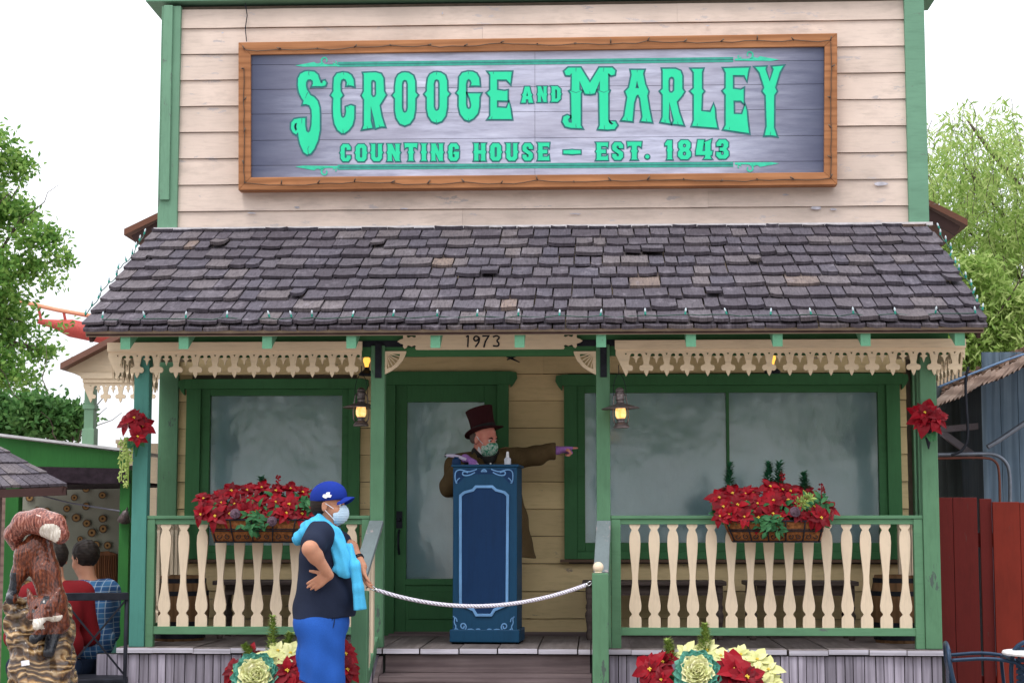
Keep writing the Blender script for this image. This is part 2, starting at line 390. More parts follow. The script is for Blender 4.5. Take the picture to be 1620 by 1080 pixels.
# upper clapboards
def clap(name, mat, x0, x1, z0, z1, step, holes=(), y=YW, off=0):
    b = MB(); z = z0-off; k = 0
    while z < z1:
        a, c = max(z, z0), min(z+step-.004, z1)
        if c-a > .01:
            segs = [(x0, x1)]
            for (hx0, hx1, hz0, hz1) in holes:
                if c > hz0+.01 and a < hz1-.01:
                    ns = []
                    for s0, s1 in segs:
                        if hx1 <= s0 or hx0 >= s1: ns.append((s0, s1)); continue
                        if s0 < hx0: ns.append((s0, hx0))
                        if s1 > hx1: ns.append((hx1, s1))
                    segs = ns
            for s0, s1 in segs:
                cuts = [s0]; 
                if s1-s0 > 3: cuts += [s0+(s1-s0)*random.uniform(.25, .75)]
                cuts.append(s1)
                for q in range(len(cuts)-1):
                    xa, xb = cuts[q]+(.001 if q else 0), cuts[q+1]
                    n = max(2, int((xb-xa)/.25)); vs = []; j = random.uniform(-.002, .002)
                    for i in range(n+1):
                        x = xa+(xb-xa)*i/n; w1 = random.uniform(-.0018, .0018); w2 = random.uniform(-.0018, .0018)
                        vs += [(x, y-.010+j, a+w1), (x, y+.003+j*.3, c+w2), (x, y+.034, c+w2), (x, y+.034, a+w1)]
                    fs = []
                    for i in range(n):
                        o = i*4
                        fs += [(o+p, o+4+p, o+4+(p+1) % 4, o+(p+1) % 4) for p in range(4)]
                    fs += [(0, 1, 2, 3), (n*4+3, n*4+2, n*4+1, n*4)]
                    b.add(vs, fs)
        z += step; k += 1
    return b.build(name, mat, shop)
ustep = (AZ(293, YW)-AZ(335, YW))
clap('upper_siding', m_cream_up, UL+.14, UR-.14, ZR-.2, ZT-.05, ustep, off=ustep*.75-(AZ(335, YW)-ZR)+.2-.2+.03)
# paint flakes peeled back on the upper siding
m_peel = plain('bare_grey_patch', (.44, .43, .48, 1), .8, var=.3)
for (px, py, ww, hh) in ((1395, 291, 26, 8), (1290, 329, 24, 6), (1318, 331, 12, 4), (398, 337, 14, 3), (470, 328, 10, 4), (1242, 308, 14, 3), (700, 21, 3, 5), (352, 52, 4, 3), (1120, 41, 8, 2), (640, 330, 16, 2), (910, 338, 20, 2)):
    c = A(px, py, YW-.0165); pts = []; b = MB()
    for k in range(9):
        t = 2*math.pi*k/9; rr = random.uniform(.6, 1.1)
        pts.append((c.x+math.cos(t)*ww/430*rr, c.z+math.sin(t)*hh/430*rr))
    b.prism([pts], lambda u, v, w: Vector((u, YW-w, v)), .012, .0165); b.build('peeled_paint_patch', m_peel, shop)
b = MB()
for side, (xa, xb) in (('l', (UL, UL+.148)), ('r', (UR-.148, UR))):
    b = MB(); b.box(xa, xb, YW-.04, YW+.36, ZR-.02, ZT-.03)
    if side == 'l': b.box(xa+.02, xa+.09, YW-.062, YW-.038, AZ(314, YW), ZT-.03)
    o = b.build('corner_board', m_palegreen if side == 'r' else paint('worn_pale_green_paint', (.15, .30, .20, 1), 'z', .28, (.12, .17, .14, 1)), shop, bevel=.004)
b = MB(); b.box(UL-.12, UR+.12, YW-.062, YW+.45, ZT, ZT+.12)
b.build('cornice', m_palegreen, shop, bevel=.004)
b = MB(); b.tube([A(388, 5, YW-.03), A(391, 25, YW-.03), A(388, 45, YW-.03), A(390, 66, YW-.05)], .004, 5)
b.build('wire', m_strap, shop)
# main roof behind the false front, whose eaves stick out either side
for sgn, p0, p1 in ((-1, (196, 372), (252, 345)), (1, (1531, 357), (1468, 325))):
    Yr = YW+.5; a = A(*p0, Yr); c = A(*p1, Yr); c = a+(c-a)*1.6; b = MB()
    for y0 in (0,):
        th = .05; vs = [a, c, c+Vector((0, 0, th)), a+Vector((0, 0, th))]; vs = vs+[v+Vector((0, 3.6, 0)) for v in vs]
        b.add(vs, [(0, 1, 2, 3), (7, 6, 5, 4), (0, 4, 5, 1), (1, 5, 6, 2), (2, 6, 7, 3), (3, 7, 4, 0)])
        d = Vector((0, 0, -.09)); vs = [a+Vector((sgn*-.05, .03, 0)), c+Vector((0, .03, 0)), c+Vector((0, .03, -.09)), a+Vector((sgn*-.09, .03, -.07))]
        vs = vs+[v+Vector((0, .03, 0)) for v in vs]; b.add(vs, [(0, 1, 2, 3), (7, 6, 5, 4), (0, 4, 5, 1), (1, 5, 6, 2), (2, 6, 7, 3), (3, 7, 4, 0)], 1)
    b.build('main_roof', [paint('reddish_brown_eave', (.17, .075, .05, 1), 'x', .1), m_fascia], shop)
# ---- porch roof
slope = Vector((0, YW-YE, ZR-ZE)); SL = slope.length; su = slope.normalized(); sn = Vector((1, 0, 0)).cross(su)  # sn points up/forward
if sn.z < 0: sn = -sn
def RP(x, t, h=0): return Vector((x, YE, ZE))+su*t+sn*h
b = MB(); b.add([RP(RL+.01, 0, -.06), RP(RR-.01, 0, -.06), RP(RR-.01, SL, -.06), RP(RL+.01, SL, -.06), RP(RL+.01, 0, -.02), RP(RR-.01, 0, -.02), RP(RR-.01, SL, -.02), RP(RL+.01, SL, -.02)],
   [(0, 3, 2, 1), (4, 5, 6, 7), (0, 1, 5, 4), (1, 2, 6, 5), (2, 3, 7, 6), (3, 0, 4, 7)])
b.build('roof_deck', m_sofit, shop)
b = MB(); rows = 9.5; st = SL/rows
for r in range(-1, 10):
    x = RL-random.uniform(0, .012)
    while x < RR:
        wd = random.choice((random.uniform(.08, .13), random.uniform(.11, .17), random.uniform(.14, .23))); x1 = min(x+wd, RR+.008)
        if x1-x < .05: x = x1; continue
        lift = random.uniform(.002, .010) if r >= 0 else 0; th = random.uniform(.013, .024); dt = random.uniform(-.012, .013)
        t0 = max(r, 0)*st+(dt if r >= 0 else -.012); t1 = t0+st*1.55 if r >= 0 else .2
        if r >= 8: lift = .003; dt = -.01; t0 = r*st+dt
        if r == -1: t0 = -.02; lift = -.035; th = .018
        if random.random() < .05 and 0 < r < 8: lift += .025; t0 += .02
        t1 = min(t1, SL); rot = random.uniform(-.03, .03); cup = random.uniform(-.003, .006)
        xa, xb = x+.006, x1-.004; n = 4; vs = []; skew = random.uniform(-.012, .012)
        for (tt, isb) in ((t0, 1), ((t0+t1)/2, .45), (t1, 0)):
            for i in range(n+1):
                u = i/n; xx = xa+(xb-xa)*u+rot*(tt-t0)*.25; cc = cup*(4*(u-.5)**2)*isb; bo = isb*(skew*(u-.5)*2-.007*math.sin(math.pi*u)+random.uniform(-.0025, .0025)) if isb == 1 else 0
                h = .004+(.021+lift)*isb+cc
                vs += [RP(xx, tt+bo, h+th*(.45+.55*isb)), RP(xx, tt+bo, h-.004)]
        fs = []; m = 2*(n+1)
        for q in range(2):
            for i in range(n):
                a = q*m+2*i; fs += [(a, a+2, a+m+2, a+m), (a+1, a+m+1, a+m+3, a+3)]
            fs += [(q*m, q*m+m, q*m+m+1, q*m+1), (q*m+2*n, q*m+2*n+1, q*m+m+2*n+1, q*m+m+2*n)]
        for i in range(n): fs += [(2*i, 2*i+1, 2*i+3, 2*i+2)]
        b.add(vs, fs); x = x1
b.build('shingle_roof', m_shingle, shop)
b = MB(); b.box(RL+.015, RR-.015, YE+.015, YE+.045, AZ(527.5, YE), ZE-.035)
for x in (RL+.02, RR-.045):                               # rake boards down the ends
    b.add([RP(x, .03, -.11), RP(x+.025, .03, -.11), RP(x+.025, SL, -.11), RP(x, SL, -.11), RP(x, .03, -.06), RP(x+.025, .03, -.06), RP(x+.025, SL, -.06), RP(x, SL, -.06)],
      [(0, 3, 2, 1), (4, 5, 6, 7), (0, 1, 5, 4), (1, 2, 6, 5), (2, 3, 7, 6), (3, 0, 4, 7)])
b.build('fascia', m_fascia, shop, bevel=.003)
b = MB(); b.box(UL-.02, UR+.02, YW-.07, YW-.015, ZR-.015, ZR+.008); b.build('flashing', plain('pale_metal_flashing', (.55, .53, .55, 1), .5), shop)
m_tail = paint('light_green_rafter_paint', (.16, .42, .26, 1), 'y', .1, (.1, .16, .12, 1))
for px in (199, 291, 423, 556, 689, 822, 951, 1093, 1230, 1369, 1518):
    x = AX(px, YE+.06, 540); b = MB(); zt = AZ(529, YE+.05)+.012; zb = AZ(550, YE+.05)
    k = (ZR-ZE)/(YW-YE); L = YW-YE-.05
    vs = [(x+i*.032, YE+.047, z) for z in (zb, zt) for i in (-1, 1)]+[(x+i*.032, YW, z+k*L-.04) for z in (zb, zt) for i in (-1, 1)]
    b.add(vs, [(0, 1, 3, 2), (4, 6, 7, 5), (0, 4, 5, 1), (2, 3, 7, 6), (0, 2, 6, 4), (1, 5, 7, 3)])
    b.build('rafter', m_tail, shop, bevel=.002)
# ---- porch posts, beam
PW = .093; ZB = AZ(541, .04)            # beam top
posts = {}
for px0, px1, mat in ((208, 232, m_teal_z), (585, 607, m_green_z), (944, 966, m_green_z), (1460, 1486, m_green_z)):
    x0 = AX(px0, 0, 800); x1 = AX(px1, 0, 800); b = MB(); b.box(x0, x1, 0, PW, ZF, AZ(545, 0))
    posts[px0] = (x0, x1); b.build('post', mat, shop, bevel=.006)
b = MB(); b.box(AX(190, .03, 550), AX(1500, .03, 550), .022, .075, AZ(563, .03), AZ(532, .03)+.06)
for px in (585, 944):
    b.box(posts[px][0]-.3, posts[px][1]+.3, .015, .02, AZ(548, .02), AZ(538, .02), 1)
b.build('beam', [m_dgreen_x, m_strap], shop)
for px in (585, 944):
    x0, x1 = posts[px]; xm = (x0+x1)/2; b = MB(); b.box(xm-.018, xm+.026, -.008, -.001, AZ(597, 0), AZ(542, 0)); b.build('post_bracket', m_strap, shop)
for px in (208, 1460):                                  # pilasters against the wall behind the outer posts
    x0, x1 = posts[px]; xx = (AX(224, .9, 700), AX(240, .9, 700)) if px == 208 else (AX(1447, .9, 700), AX(1462, .9, 700))
    b = MB(); b.box(xx[0], xx[1], .78, .86, ZF, AZ(552, .8)); b.build('rear_post', m_green_z, shop, bevel=.005)
# ---- gingerbread
CELL = .1335
def ginger(n, flip=False):
    s = .000519; one = [(490, 450), (505, 425), (516, 398), (521, 374), (545, 381), (562, 377), (575, 363), (580, 340), (573, 318), (558, 308), (538, 306), (526, 292), (524, 275), (535, 232), (541, 192), (550, 166), (566, 153), (588, 154), (600, 170), (597, 188), (577, 196), (575, 206), (592, 212), (604, 228), (610, 255), (620, 284)]
    d = [(x-490, y) for x, y in one]; d2 = [(260-x, y) for x, y in d[::-1]][1:-1]; unit = d+d2
    K = CELL/260.; low = []
    for i in range(n): low += [((x+260*i)*K, -(y-0)*K) for x, y in unit]
    low = [((-130+0)*K, -284*K)]+[((x-260)*K, -y*K) for x, y in d2[:0]]+low
    return low, K
def valance(name, T, L, parent, depth=.03, top=.01):
    """T maps (u along, v up, w out); v=0 is pixel row 540 in the reference cell"""
    n = int(round(L/CELL)); sc_ = L/(n*CELL); low, K = ginger(n)
    pts = [(0.001, 0)]+[(0.001, -260*K)]
    # half-cell offset so tips sit at cell centres
    L2 = [(x+CELL/2, y) for x, y in low[1:]]
    L2 = [p for p in L2 if 0.001 < p[0] < n*CELL-.001]
    pts = [(0, top), (0, -170*K)]+L2+[(n*CELL, -170*K), (n*CELL, top)]
    holes = [[(CELL*(i+.5)+a*K, -q*K) for a, q in ((-15, 148), (0, 176), (15, 148))] for i in range(n)]
    b = MB(); b.prism([[(x*sc_, y) for x, y in pts]]+[[(x*sc_, y) for x, y in h] for h in holes], T, 0, .016)
    b.prism([[(-.005, top-.002), (-.005, -102*K), (L+.005, -102*K), (L+.005, top-.002)]], T, .016, .016+depth*.4)
    return b.build(name, m_cream, parent)
ZV = AZ(541, -.03)
for p0, p1 in ((171, 572), (974, 1527)):
    x0, x1 = AX(p0, -.03, 560), AX(p1, -.03, 560)
    valance('valance', lambda u, v, w, x0=x0: Vector((x0+u, -.012-w, ZV+v)), x1-x0, shop)
for p0 in (171, 1527):
    x0 = AX(p0, -.03, 560); sg = 1 if p0 > 800 else -1
    valance('side_valance', lambda u, v, w, x0=x0, sg=sg: Vector((x0+sg*(-.018+w*.9), .02+u, ZV+v)), 1.3, shop)
    b = MB(); xs = sorted((x0-sg*.01, x0-sg*.27)); b.box(xs[0], xs[1], .1, 1.3, ZV+.0, ZV+.02); b.build('end_soffit', m_sofit, shop)
# ---- frieze with the year
K = 1/238.
zf0, zf1 = AZ(552.5, -.02), AZ(526, -.02); fx0, fx1 = AX(662, -.02, 540), AX(888, -.02, 540); zc = (zf0+zf1)/2; hh = (zf1-zf0)/2
def fin(sg, x):
    P = [(0, 1), (.25, .98), (.35, .8), (.25, .55), (.45, .45), (.75, .6), (.95, .5), (1.15, .45), (1.3, .75), (1.5, .85), (1.65, .65), (1.62, .35), (2.0, .2), (2.25, 0)]
    P = P+[(a, -c) for a, c in P[::-1][1:]]; return [(x+sg*a*hh*1.12, zc+c*hh) for a, c in P]
rt = fin(1, fx1); lf = fin(-1, fx0)
b = MB(); b.prism([rt+lf[::-1]], lambda u, v, w: Vector((u, -.004-w, v)), 0, .018); fr = b.build('frieze_board', m_cream, shop)
b = MB(); FM = lambda u, v, w: Vector((A(u, v, -.02).x, -.0225-w, A(u, v, -.02).z))
NUM = {'1': [[(737.5, 533), (741, 530.5), (740, 549)]], '9': [[(758, 534), (753, 531), (749, 535), (751, 539.5), (756, 538.5), (758.5, 533), (758, 541), (752, 549)]],
       '7': [[(763, 531.5), (773.5, 531), (768, 540), (765.5, 549.5)]], '3': [[(780, 533), (786, 530.5), (791, 534), (785, 539), (790, 543), (788, 548), (780, 547)]]}
def smooth_pts(P, it=2):
    for _ in range(it):
        q = [P[0]]
        for i in range(len(P)-1):
            a, c = P[i], P[i+1]; q += [tuple(i*.75+j*.25 for i, j in zip(a, c)), tuple(i*.25+j*.75 for i, j in zip(a, c))]
        q.append(P[-1]); P = q
    return P
for kx, S in NUM.items():
    for pl in S: b.ribbon(smooth_pts(pl) if kx != '7' and kx != '1' else pl, FM, 2.5, 0, .003)
b.build('year_numerals', m_strap, fr)
for px, sg in ((608, 1), (943, -1)):                     # fan brackets
    c = A(px, 556, .03); S = 35/238.; b = MB(); mp = lambda u, v, w, c=c, sg=sg: Vector((c.x+sg*u*S, .03-w, c.z-v*S))
    out = [(0, 0), (1.02, 0), (1.0, .12), (.86, .42), (.6, .72), (.3, .92), (.02, 1.06), (0, 1.0)]
    hole = [(.14, .12), (.74, .12), (.70, .34), (.54, .56), (.36, .72), (.14, .80)]
    b.prism([out, hole], mp, 0, .022)
    for k in range(1, 6):
        t = R(90*k/6); b.ribbon([(.06, .06), (.06+.85*math.cos(t)*.86, .06+.85*math.sin(t)*.9)], mp, .045, .004, .016)
    b.build('fan_bracket', m_cream, shop)
# ---- lower wall with openings
win = [(AX(293, YW), AX(569, YW), AZ(884, YW, 400), AZ(600, YW, 400)), (AX(893, YW), AX(1427, YW), AZ(884, YW, 1150), AZ(592, YW, 1150))]
dX0, dX1, dZ1 = AX(607, YW), AX(805, YW), AZ(588, YW, 700)
lstep = AZ(633.5, YW)-AZ(676, YW); lz0 = ZF
offl = lstep-((AZ(676, YW)-ZF) % lstep)
clap('lower_siding', m_cream_lo, BL+.13, BR-.13, ZF, ZR-.25, lstep, [(w_[0]+.03, w_[1]-.03, w_[2]+.03, w_[3]-.03) for w_ in win]+[(dX0+.03, dX1-.03, ZF-1, dZ1-.03)], off=offl)
for xa, xb in ((BL, BL+.145), (BR-.09, BR)):
    b = MB(); b.box(xa, xb, YW-.04, YW+.2, ZF-.05, ZR-.3); b.build('porch_corner_board', m_green_z if xa < 0 else m_green_z, shop, bevel=.004)
b = MB(); b.box(BL+.02, BR-.02, YW-.03, YW-.014, ZF, ZF+.03); b.build('base_trim', m_riser, shop)
def frame_boards(b, x0, x1, z0, z1, wl, wr, wt, wb, ears=True, y=YW):
    b.box(x0, x0+wl, y-.045, y+.02, z0, z1-wt); b.box(x1-wr, x1, y-.045, y+.02, z0, z1-wt)
    b.box(x0-.015, x1+.015, y-.052, y+.02, z1-wt, z1)
    if ears:
        for x, s in ((x0, -1), (x1, 1)):
            b.prism([[(0, 0), (.045, -.01), (.05, -.05), (.03, -.085), (.012, -.11), (0, -.12)]], lambda u, v, w, x=x, s=s: Vector((x+s*(.014+u), y-.01-w, z1+v)), 0, .042)
    if wb: b.box(x0+wl, x1-wr, y-.045, y+.02, z0, z0+wb)
def window(x0, x1, z0, z1, gx0, gx1, gz0, gz1, mull=None):
    b = MB(); frame_boards(b, x0, x1, z0, z1, (gx0-x0)*.62, (x1-gx1)*.62, (z1-gz1)*.6, (gz0-z0)*.45)
    o = b.build('window', m_dgreen, shop, bevel=.003)
    b = MB(); a0, a1, c0, c1 = x0+(gx0-x0)*.62, x1-(x1-gx1)*.62, z0+(gz0-z0)*.45, z1-(z1-gz1)*.6
    b.box(a0, gx0, YW-.025, YW+.035, c0, c1); b.box(gx1, a1, YW-.025, YW+.035, c0, c1); b.box(gx0, gx1, YW-.025, YW+.035, gz1, c1); b.box(gx0, gx1, YW-.025, YW+.035, c0, gz0)
    if mull: b.box(mull-.011, mull+.011, YW-.022, YW+.035, gz0, gz1)
    b.build('sash', m_dgreen_x, o, bevel=.003)
    b = MB(); b.box(x0-.03, x1+.03, YW-.07, YW+.02, z0-.022, z0-.002); b.build('sill', paint('brown_sill_paint', (.12, .075, .05, 1)), o)
    for (p0, p1) in ([(gx0, mull-.011), (mull+.011, gx1)] if mull else [(gx0, gx1)]):
        b = MB(); b.box(p0-.002, p1+.002, YW+.004, YW+.010, gz0-.002, gz1+.002); b.build('pane', m_glass, o)
    # paper blind, gently buckled
    n, m = 40, 24; vs = [(gx0+(gx1-gx0)*i/n, YW+.020+.005*noise.noise(Vector((i*.25, j*.2, x0)))+.003, gz0+(gz1-gz0)*j/m) for j in range(m+1) for i in range(n+1)]
    b = MB(); b.add(vs, [(j*(n+1)+i, j*(n+1)+i+1, (j+1)*(n+1)+i+1, (j+1)*(n+1)+i) for j in range(m) for i in range(n)]); b.build('paper_blind', m_blind, o, smooth=True)
    return o
window(*win[0], AX(330, YW), AX(540, YW), AZ(862, YW, 400), AZ(626, YW, 400))
window(*win[1], AX(926, YW), AX(1392, YW), AZ(858, YW, 1150), AZ(621, YW, 1150), AX(1153, YW))
# ---- door
do = MB(); frame_boards(do, dX0, dX1, ZF, dZ1, .085, .085, .10, 0)
door = None
o = do.build('door_frame', m_dgreen, shop, bevel=.003)
b = MB(); s0, s1 = dX0+.085, dX1-.085; gx0, gx1, gz0, gz1 = AX(643, YW), AX(766, YW), AZ(915, YW, 700), AZ(636, YW, 700)
b.box(s0, gx0, YW-.015, YW+.03, ZF+.02, dZ1-.1); b.box(gx1, s1, YW-.015, YW+.03, ZF+.02, dZ1-.1); b.box(gx0, gx1, YW-.015, YW+.03, gz1, dZ1-.1); b.box(gx0, gx1, YW-.015, YW+.03, ZF+.02, gz0)
b.box(gx0-.01, gx1+.01, YW-.028, YW-.013, gz0-.045, gz0-.01)
b.box(gx0+.02, gx1-.02, YW-.024, YW-.013, ZF+.12, gz0-.09)
door = b.build('door', m_dgreen, shop, bevel=.004)
b = MB(); b.box(gx0-.002, gx1+.002, YW+.004, YW+.010, gz0-.002, gz1+.002); b.build('door_pane', m_glass, door)
b = MB(); b.box(gx0, gx1, YW+.022, YW+.026, gz0, gz1); b.build('paper_blind', m_blind, door)
b = MB(); hx = AX(632, YW); b.box(hx-.022, hx+.022, YW-.024, YW-.012, AZ(835, YW), AZ(808, YW)); b.tube([(hx, YW-.02, AZ(838, YW)), (hx, YW-.07, AZ(845, YW)), (hx, YW-.075, AZ(862, YW)), (hx, YW-.02, AZ(876, YW))], .008, 8)
b.lathe((hx, YW-.03, AZ(822, YW)), [(0, -.014), (.014, -.008), (.016, 0), (.012, .01), (0, .014)], 10); b.build('door_handle', m_strap, door, smooth=True, sharp=40)
b = MB(); b.box(dX0+.05, dX1-.05, YW-.09, YW+.03, ZF+.001, ZF+.018); b.build('threshold', m_riser, shop)
# ---- deck
DX0, DX1 = AX(150, -.05, 1030), AX(1497, -.05, 1030); ch = [DX0]; 
EX = [605, 664, 726, 787, 851, 914, 935]
b = MB(); x = DX0
edges = [DX0]
while edges[-1] < DX1-.1: edges.append(min(edges[-1]+random.uniform(.235, .275), DX1))
def deckedges():
    a = [AX(p, -.05, 1026) for p in EX]; L = [a[0]]; 
    while L[0] > DX0+.15: L.insert(0, L[0]-random.uniform(.24, .27))
    while a[-1] < DX1-.15: a.append(a[-1]+random.uniform(.24, .27))
    return L[:-1]+a
for i, (e0, e1) in enumerate(zip(deckedges()[:-1], deckedges()[1:])):
    j = random.uniform(-.012, .012); z = ZF+random.uniform(-.003, .003)
    b.box(e0+.004, e1-.004, -.053+j, YW+.02, z-.036, z, 0); b.box(e0+.0045, e1-.0045, -.0555+j, -.0532+j, z-.0355, z-.0035, 1)
b.build('deck', [m_deck, m_deckend], shop, bevel=.005)
hole = (AX(600, -.05), AX(945, -.05))
for e0, e1 in ((DX0+.01, hole[0]), (hole[1], DX1-.01)):
    b = MB(); x = e0
    while x < e1-.03:
        wd = random.uniform(.05, .075); b.box(x, min(x+wd-.006, e1), -.03+random.uniform(-.008, .004), -.012, .01, ZF-.045); x += wd
    b.build('deck_skirting', m_skirt, shop)
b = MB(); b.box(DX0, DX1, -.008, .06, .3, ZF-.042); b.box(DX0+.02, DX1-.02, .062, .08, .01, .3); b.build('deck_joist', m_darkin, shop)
# ---- steps
sx0, sx1 = AX(606, -.06, 1040), AX(936, -.06, 1040); b = MB()
for k in range(4):
    zt = ZF-.16*k; y = -.03-.28*k
    if k: b.box(sx0, sx1, y-.0, y+.31, zt-.04, zt-.0)
    b.box(sx0+.01, sx1-.01, y+.012+(.02 if k else 0), y+.03+(.02 if k else 0), zt-.16, zt-.041)
b.build('steps', m_riser, shop, bevel=.004)
for x in (sx0-.03, sx1+.005):
    b = MB(); pts = [(-.03, ZF-.04), (-.03, .02), (-1.1, .02), (-1.1, .12)]
    b.add([(x, -.05, ZF-.05), (x, -.05, .02), (x, -1.05, .02), (x, -1.05, .14), (x+.028, -.05, ZF-.05), (x+.028, -.05, .02), (x+.028, -1.05, .02), (x+.028, -1.05, .14)], [(0, 1, 2, 3), (7, 6, 5, 4), (0, 4, 5, 1), (1, 5, 6, 2), (2, 6, 7, 3), (3, 7, 4, 0)])
    b.build('stair_stringer', m_riser, shop)
# ---- railings
def bal_profile(H):
    half = [(18, 0), (18, 8), (14, 13), (10, 18), (14, 25), (17.5, 35), (18.5, 55), (17, 80), (12.5, 120), (9.5, 150), (9.5, 170), (13, 195), (18.5, 222), (20.5, 235), (19, 248), (11, 258), (12.5, 262), (19, 268), (20, 275), (20, 297)]
    k = H/297.; return [(a/20.*.0395, H-q*k) for a, q in half]
zr0, zr1, zr2, zr3 = AZ(1004, .03), AZ(991.5, .03), AZ(828, .03), AZ(815, .03)
def baluster_mesh(H):
    p = bal_profile(H); L = p+[(-a, q) for a, q in p[::-1]]; b = MB(); b.prism([L], lambda u, v, w: Vector((u, -w, v)), -.011, .011)
    me = b.build('baluster', m_cream_z); m = me.data; bpy.data.objects.remove(me); return m
balm = baluster_mesh(zr2-zr1)
m_pinkbal = paint('fresh_pink_cream_baluster', (.80, .58, .46, 1), 'z', .03)
def railing(x0, x1, n, first, step, y=.045, newels=()):
    b = MB(); b.box(x0, x1, y-.035, y+.035, zr3-.022, zr3); b.box(x0, x1, y-.02, y+.02, zr2-.004, zr3-.0225); b.box(x0, x1, y-.022, y+.022, zr0, zr1)
    for q0, q1 in newels: b.box(q0, q1, y-.03, y+.03, ZF, zr3-.023)
    r = b.build('railing', m_green_x, shop, bevel=.003)
    for i in range(n):
        o = bpy.data.objects.new('baluster', balm); COL.objects.link(o); o.location = (first+step*i, y, zr1); o.rotation_euler = (0, random.uniform(-.006, .006), random.uniform(-.03, .03)); par(o, r)
    return r
A1 = lambda p: AX(p, .045, 900)
railing(posts[208][1]+.001, posts[585][0]-.001, 11, A1(261), (A1(467)-A1(261))/7, newels=((posts[208][1]+.002, posts[208][1]+.055), (posts[585][0]-.055, posts[585][0]-.002)))
railing(posts[944][1]+.001, posts[1460][0]-.001, 15, A1(1004.6), (A1(1431.4)-A1(1004.6))/14, newels=((posts[944][1]+.002, posts[944][1]+.065), (posts[1460][0]-.06, posts[1460][0]-.002)))
for px, sg in ((208, 1), (1460, -1)):
    xm = sum(posts[px])/2; b = MB(); b.box(xm-.035, xm+.035, PW+.002, YW-.02, zr3-.022, zr3); b.box(xm-.02, xm+.02, PW+.002, YW-.02, zr0, zr1); b.box(xm-.018, xm+.018, PW+.002, PW+.04, zr0, zr3-.03)
    r = b.build('side_railing', m_green_x, shop)
    for k in range(9):
        o = bpy.data.objects.new('baluster', balm); COL.objects.link(o); o.location = (xm, .18+k*.135, zr1); o.rotation_euler = (0, 0, R(90)); par(o, r)
# ---- stair handrails
for px, mt, topy, ball in ((568, m_green_z, 935, False), (950, m_green_z, 906, True)):
    Yn = -.62; x0, x1 = AX(px-13, Yn, 1000), AX(px+13, Yn, 1000); b = MB(); zt = AZ(topy, Yn); b.box(x0, x1, Yn, Yn+.1, 0, zt)
    o = b.build('newel_post', mt, shop, bevel=.006)
    if ball:
        b = MB(); rr = .03; cx, cz = (x0+x1)/2-.012, zt+.036
        b.lathe((cx, Yn+.04, cz), [(.018, -.035), (.026, -.033), (.02, -.027)]+[(rr*1.12*math.sin(t), -rr*math.cos(t)*1.12) for t in np.linspace(.4, math.pi, 12)], 16); b.build('ball_finial', m_cream_z, o, smooth=True, sharp=50)
    ps = posts[585] if px == 568 else posts[944]; xa = (ps[0]+ps[1])/2; zt0 = AZ(826, -.01); b = MB(); xb = (x0+x1)/2+.0
    a = Vector((xa, -.003, zt0)); c = Vector((xb+(.006 if ball else 0), Yn+(.115 if ball else -.02), zt-.01 if ball else AZ(916, Yn)))
    b.bar(a, c, .095, .035); b.build('handrail', m_grail, shop, bevel=.006)
    b = MB(); a2 = a+Vector((0, 0, -.035)); c2 = c+Vector((0, .1, -.03)); a3 = Vector((xa, -.003, ZF+.05)); c3 = Vector((xb, Yn+.1, ZF-.28))
    b.bar(a3, c3, .04, .06, 1)
    for k in range(1, 4):
        t = k/4; p = a2.lerp(c2, t); q = a3.lerp(c3, t); b.box(p.x-.011, p.x+.011, p.y-.035, p.y+.035, q.z, p.z)
    b.build('stair_balustrade', [m_cream_z, m_green_z], shop)
# ================================================================== SIGN
Ys = YW-.10
SG = thing('sign_board', 'long wood-framed sign of grey planks with bright green western lettering on the false front', 'sign', (0, Ys, AZ(300, Ys)))
SP = lambda u, v, w: Vector((A(u, v, Ys).x, Ys-w, A(u, v, Ys).z))
c4 = lambda ym: None
fo = [(378, 68.5), (1324, 54), (1324, 293), (378, 302)]; fi = [(397.5, 88), (1304, 75), (1303, 273.5), (397.5, 281.5)]
def signmat():
    M = Mt('printed_grey_planks'); v = M.coord((.12, 1, 1)); n = M.noise(v, 24, 6, .65); n2 = M.noise(M.coord((.25, 1, 1)), 5, 4, .6)
    c = M.ramp(n, [(.25, (.24, .25, .34, 1)), (.55, (.50, .52, .66, 1)), (.8, (.68, .71, .85, 1))])
    c = M.mixc(M.ramp(n2, [(.35, g(.6)), (.65, g(0))]), c, (.30, .29, .37, 1))
    t = M.n('ShaderNodeTexCoord'); sp = M.n('ShaderNodeSeparateXYZ'); M.l(t.outputs['Object'], sp.inputs[0])
    xm = (A(850, 180, Ys).x); half = A(1303, 180, Ys).x-xm
    q = M.n('ShaderNodeMath', operation='SUBTRACT'); M.l(sp.outputs[0], q.inputs[0]); q.inputs[1].default_value = xm
    a = M.n('ShaderNodeMath', operation='ABSOLUTE'); M.l(q.outputs[0], a.inputs[0]); d = M.n('ShaderNodeMath', operation='DIVIDE'); M.l(a.outputs[0], d.inputs[0]); d.inputs[1].default_value = half
    c = M.mixc(M.ramp(d.outputs[0], [(.58, g(0)), (.82, g(.55)), (1, g(.93))]), c, (.05, .06, .11, 1))      # the print's own dark ends
    M.col(c).rough(.45); return M.m
b = MB()
for k in range(4):
    a, c_ = fo[k], fo[(k+1) % 4]; d_, e_ = fi[(k+1) % 4], fi[k]
    b.prism([[a, c_, d_, e_]], SP, -.085, .022)
    mo, mi_ = [( (o_[0]*.12+i_[0]*.88), (o_[1]*.12+i_[1]*.88)) for o_, i_ in ((a, e_), (c_, d_))]
b.build('sign_frame', rawwood('orange_brown_cedar_frame', (.33, .135, .055, 1), (.46, .21, .095, 1), 'x', 22, .6, .12), SG, bevel=.004)
b = MB(); nb = 7
msg = signmat()
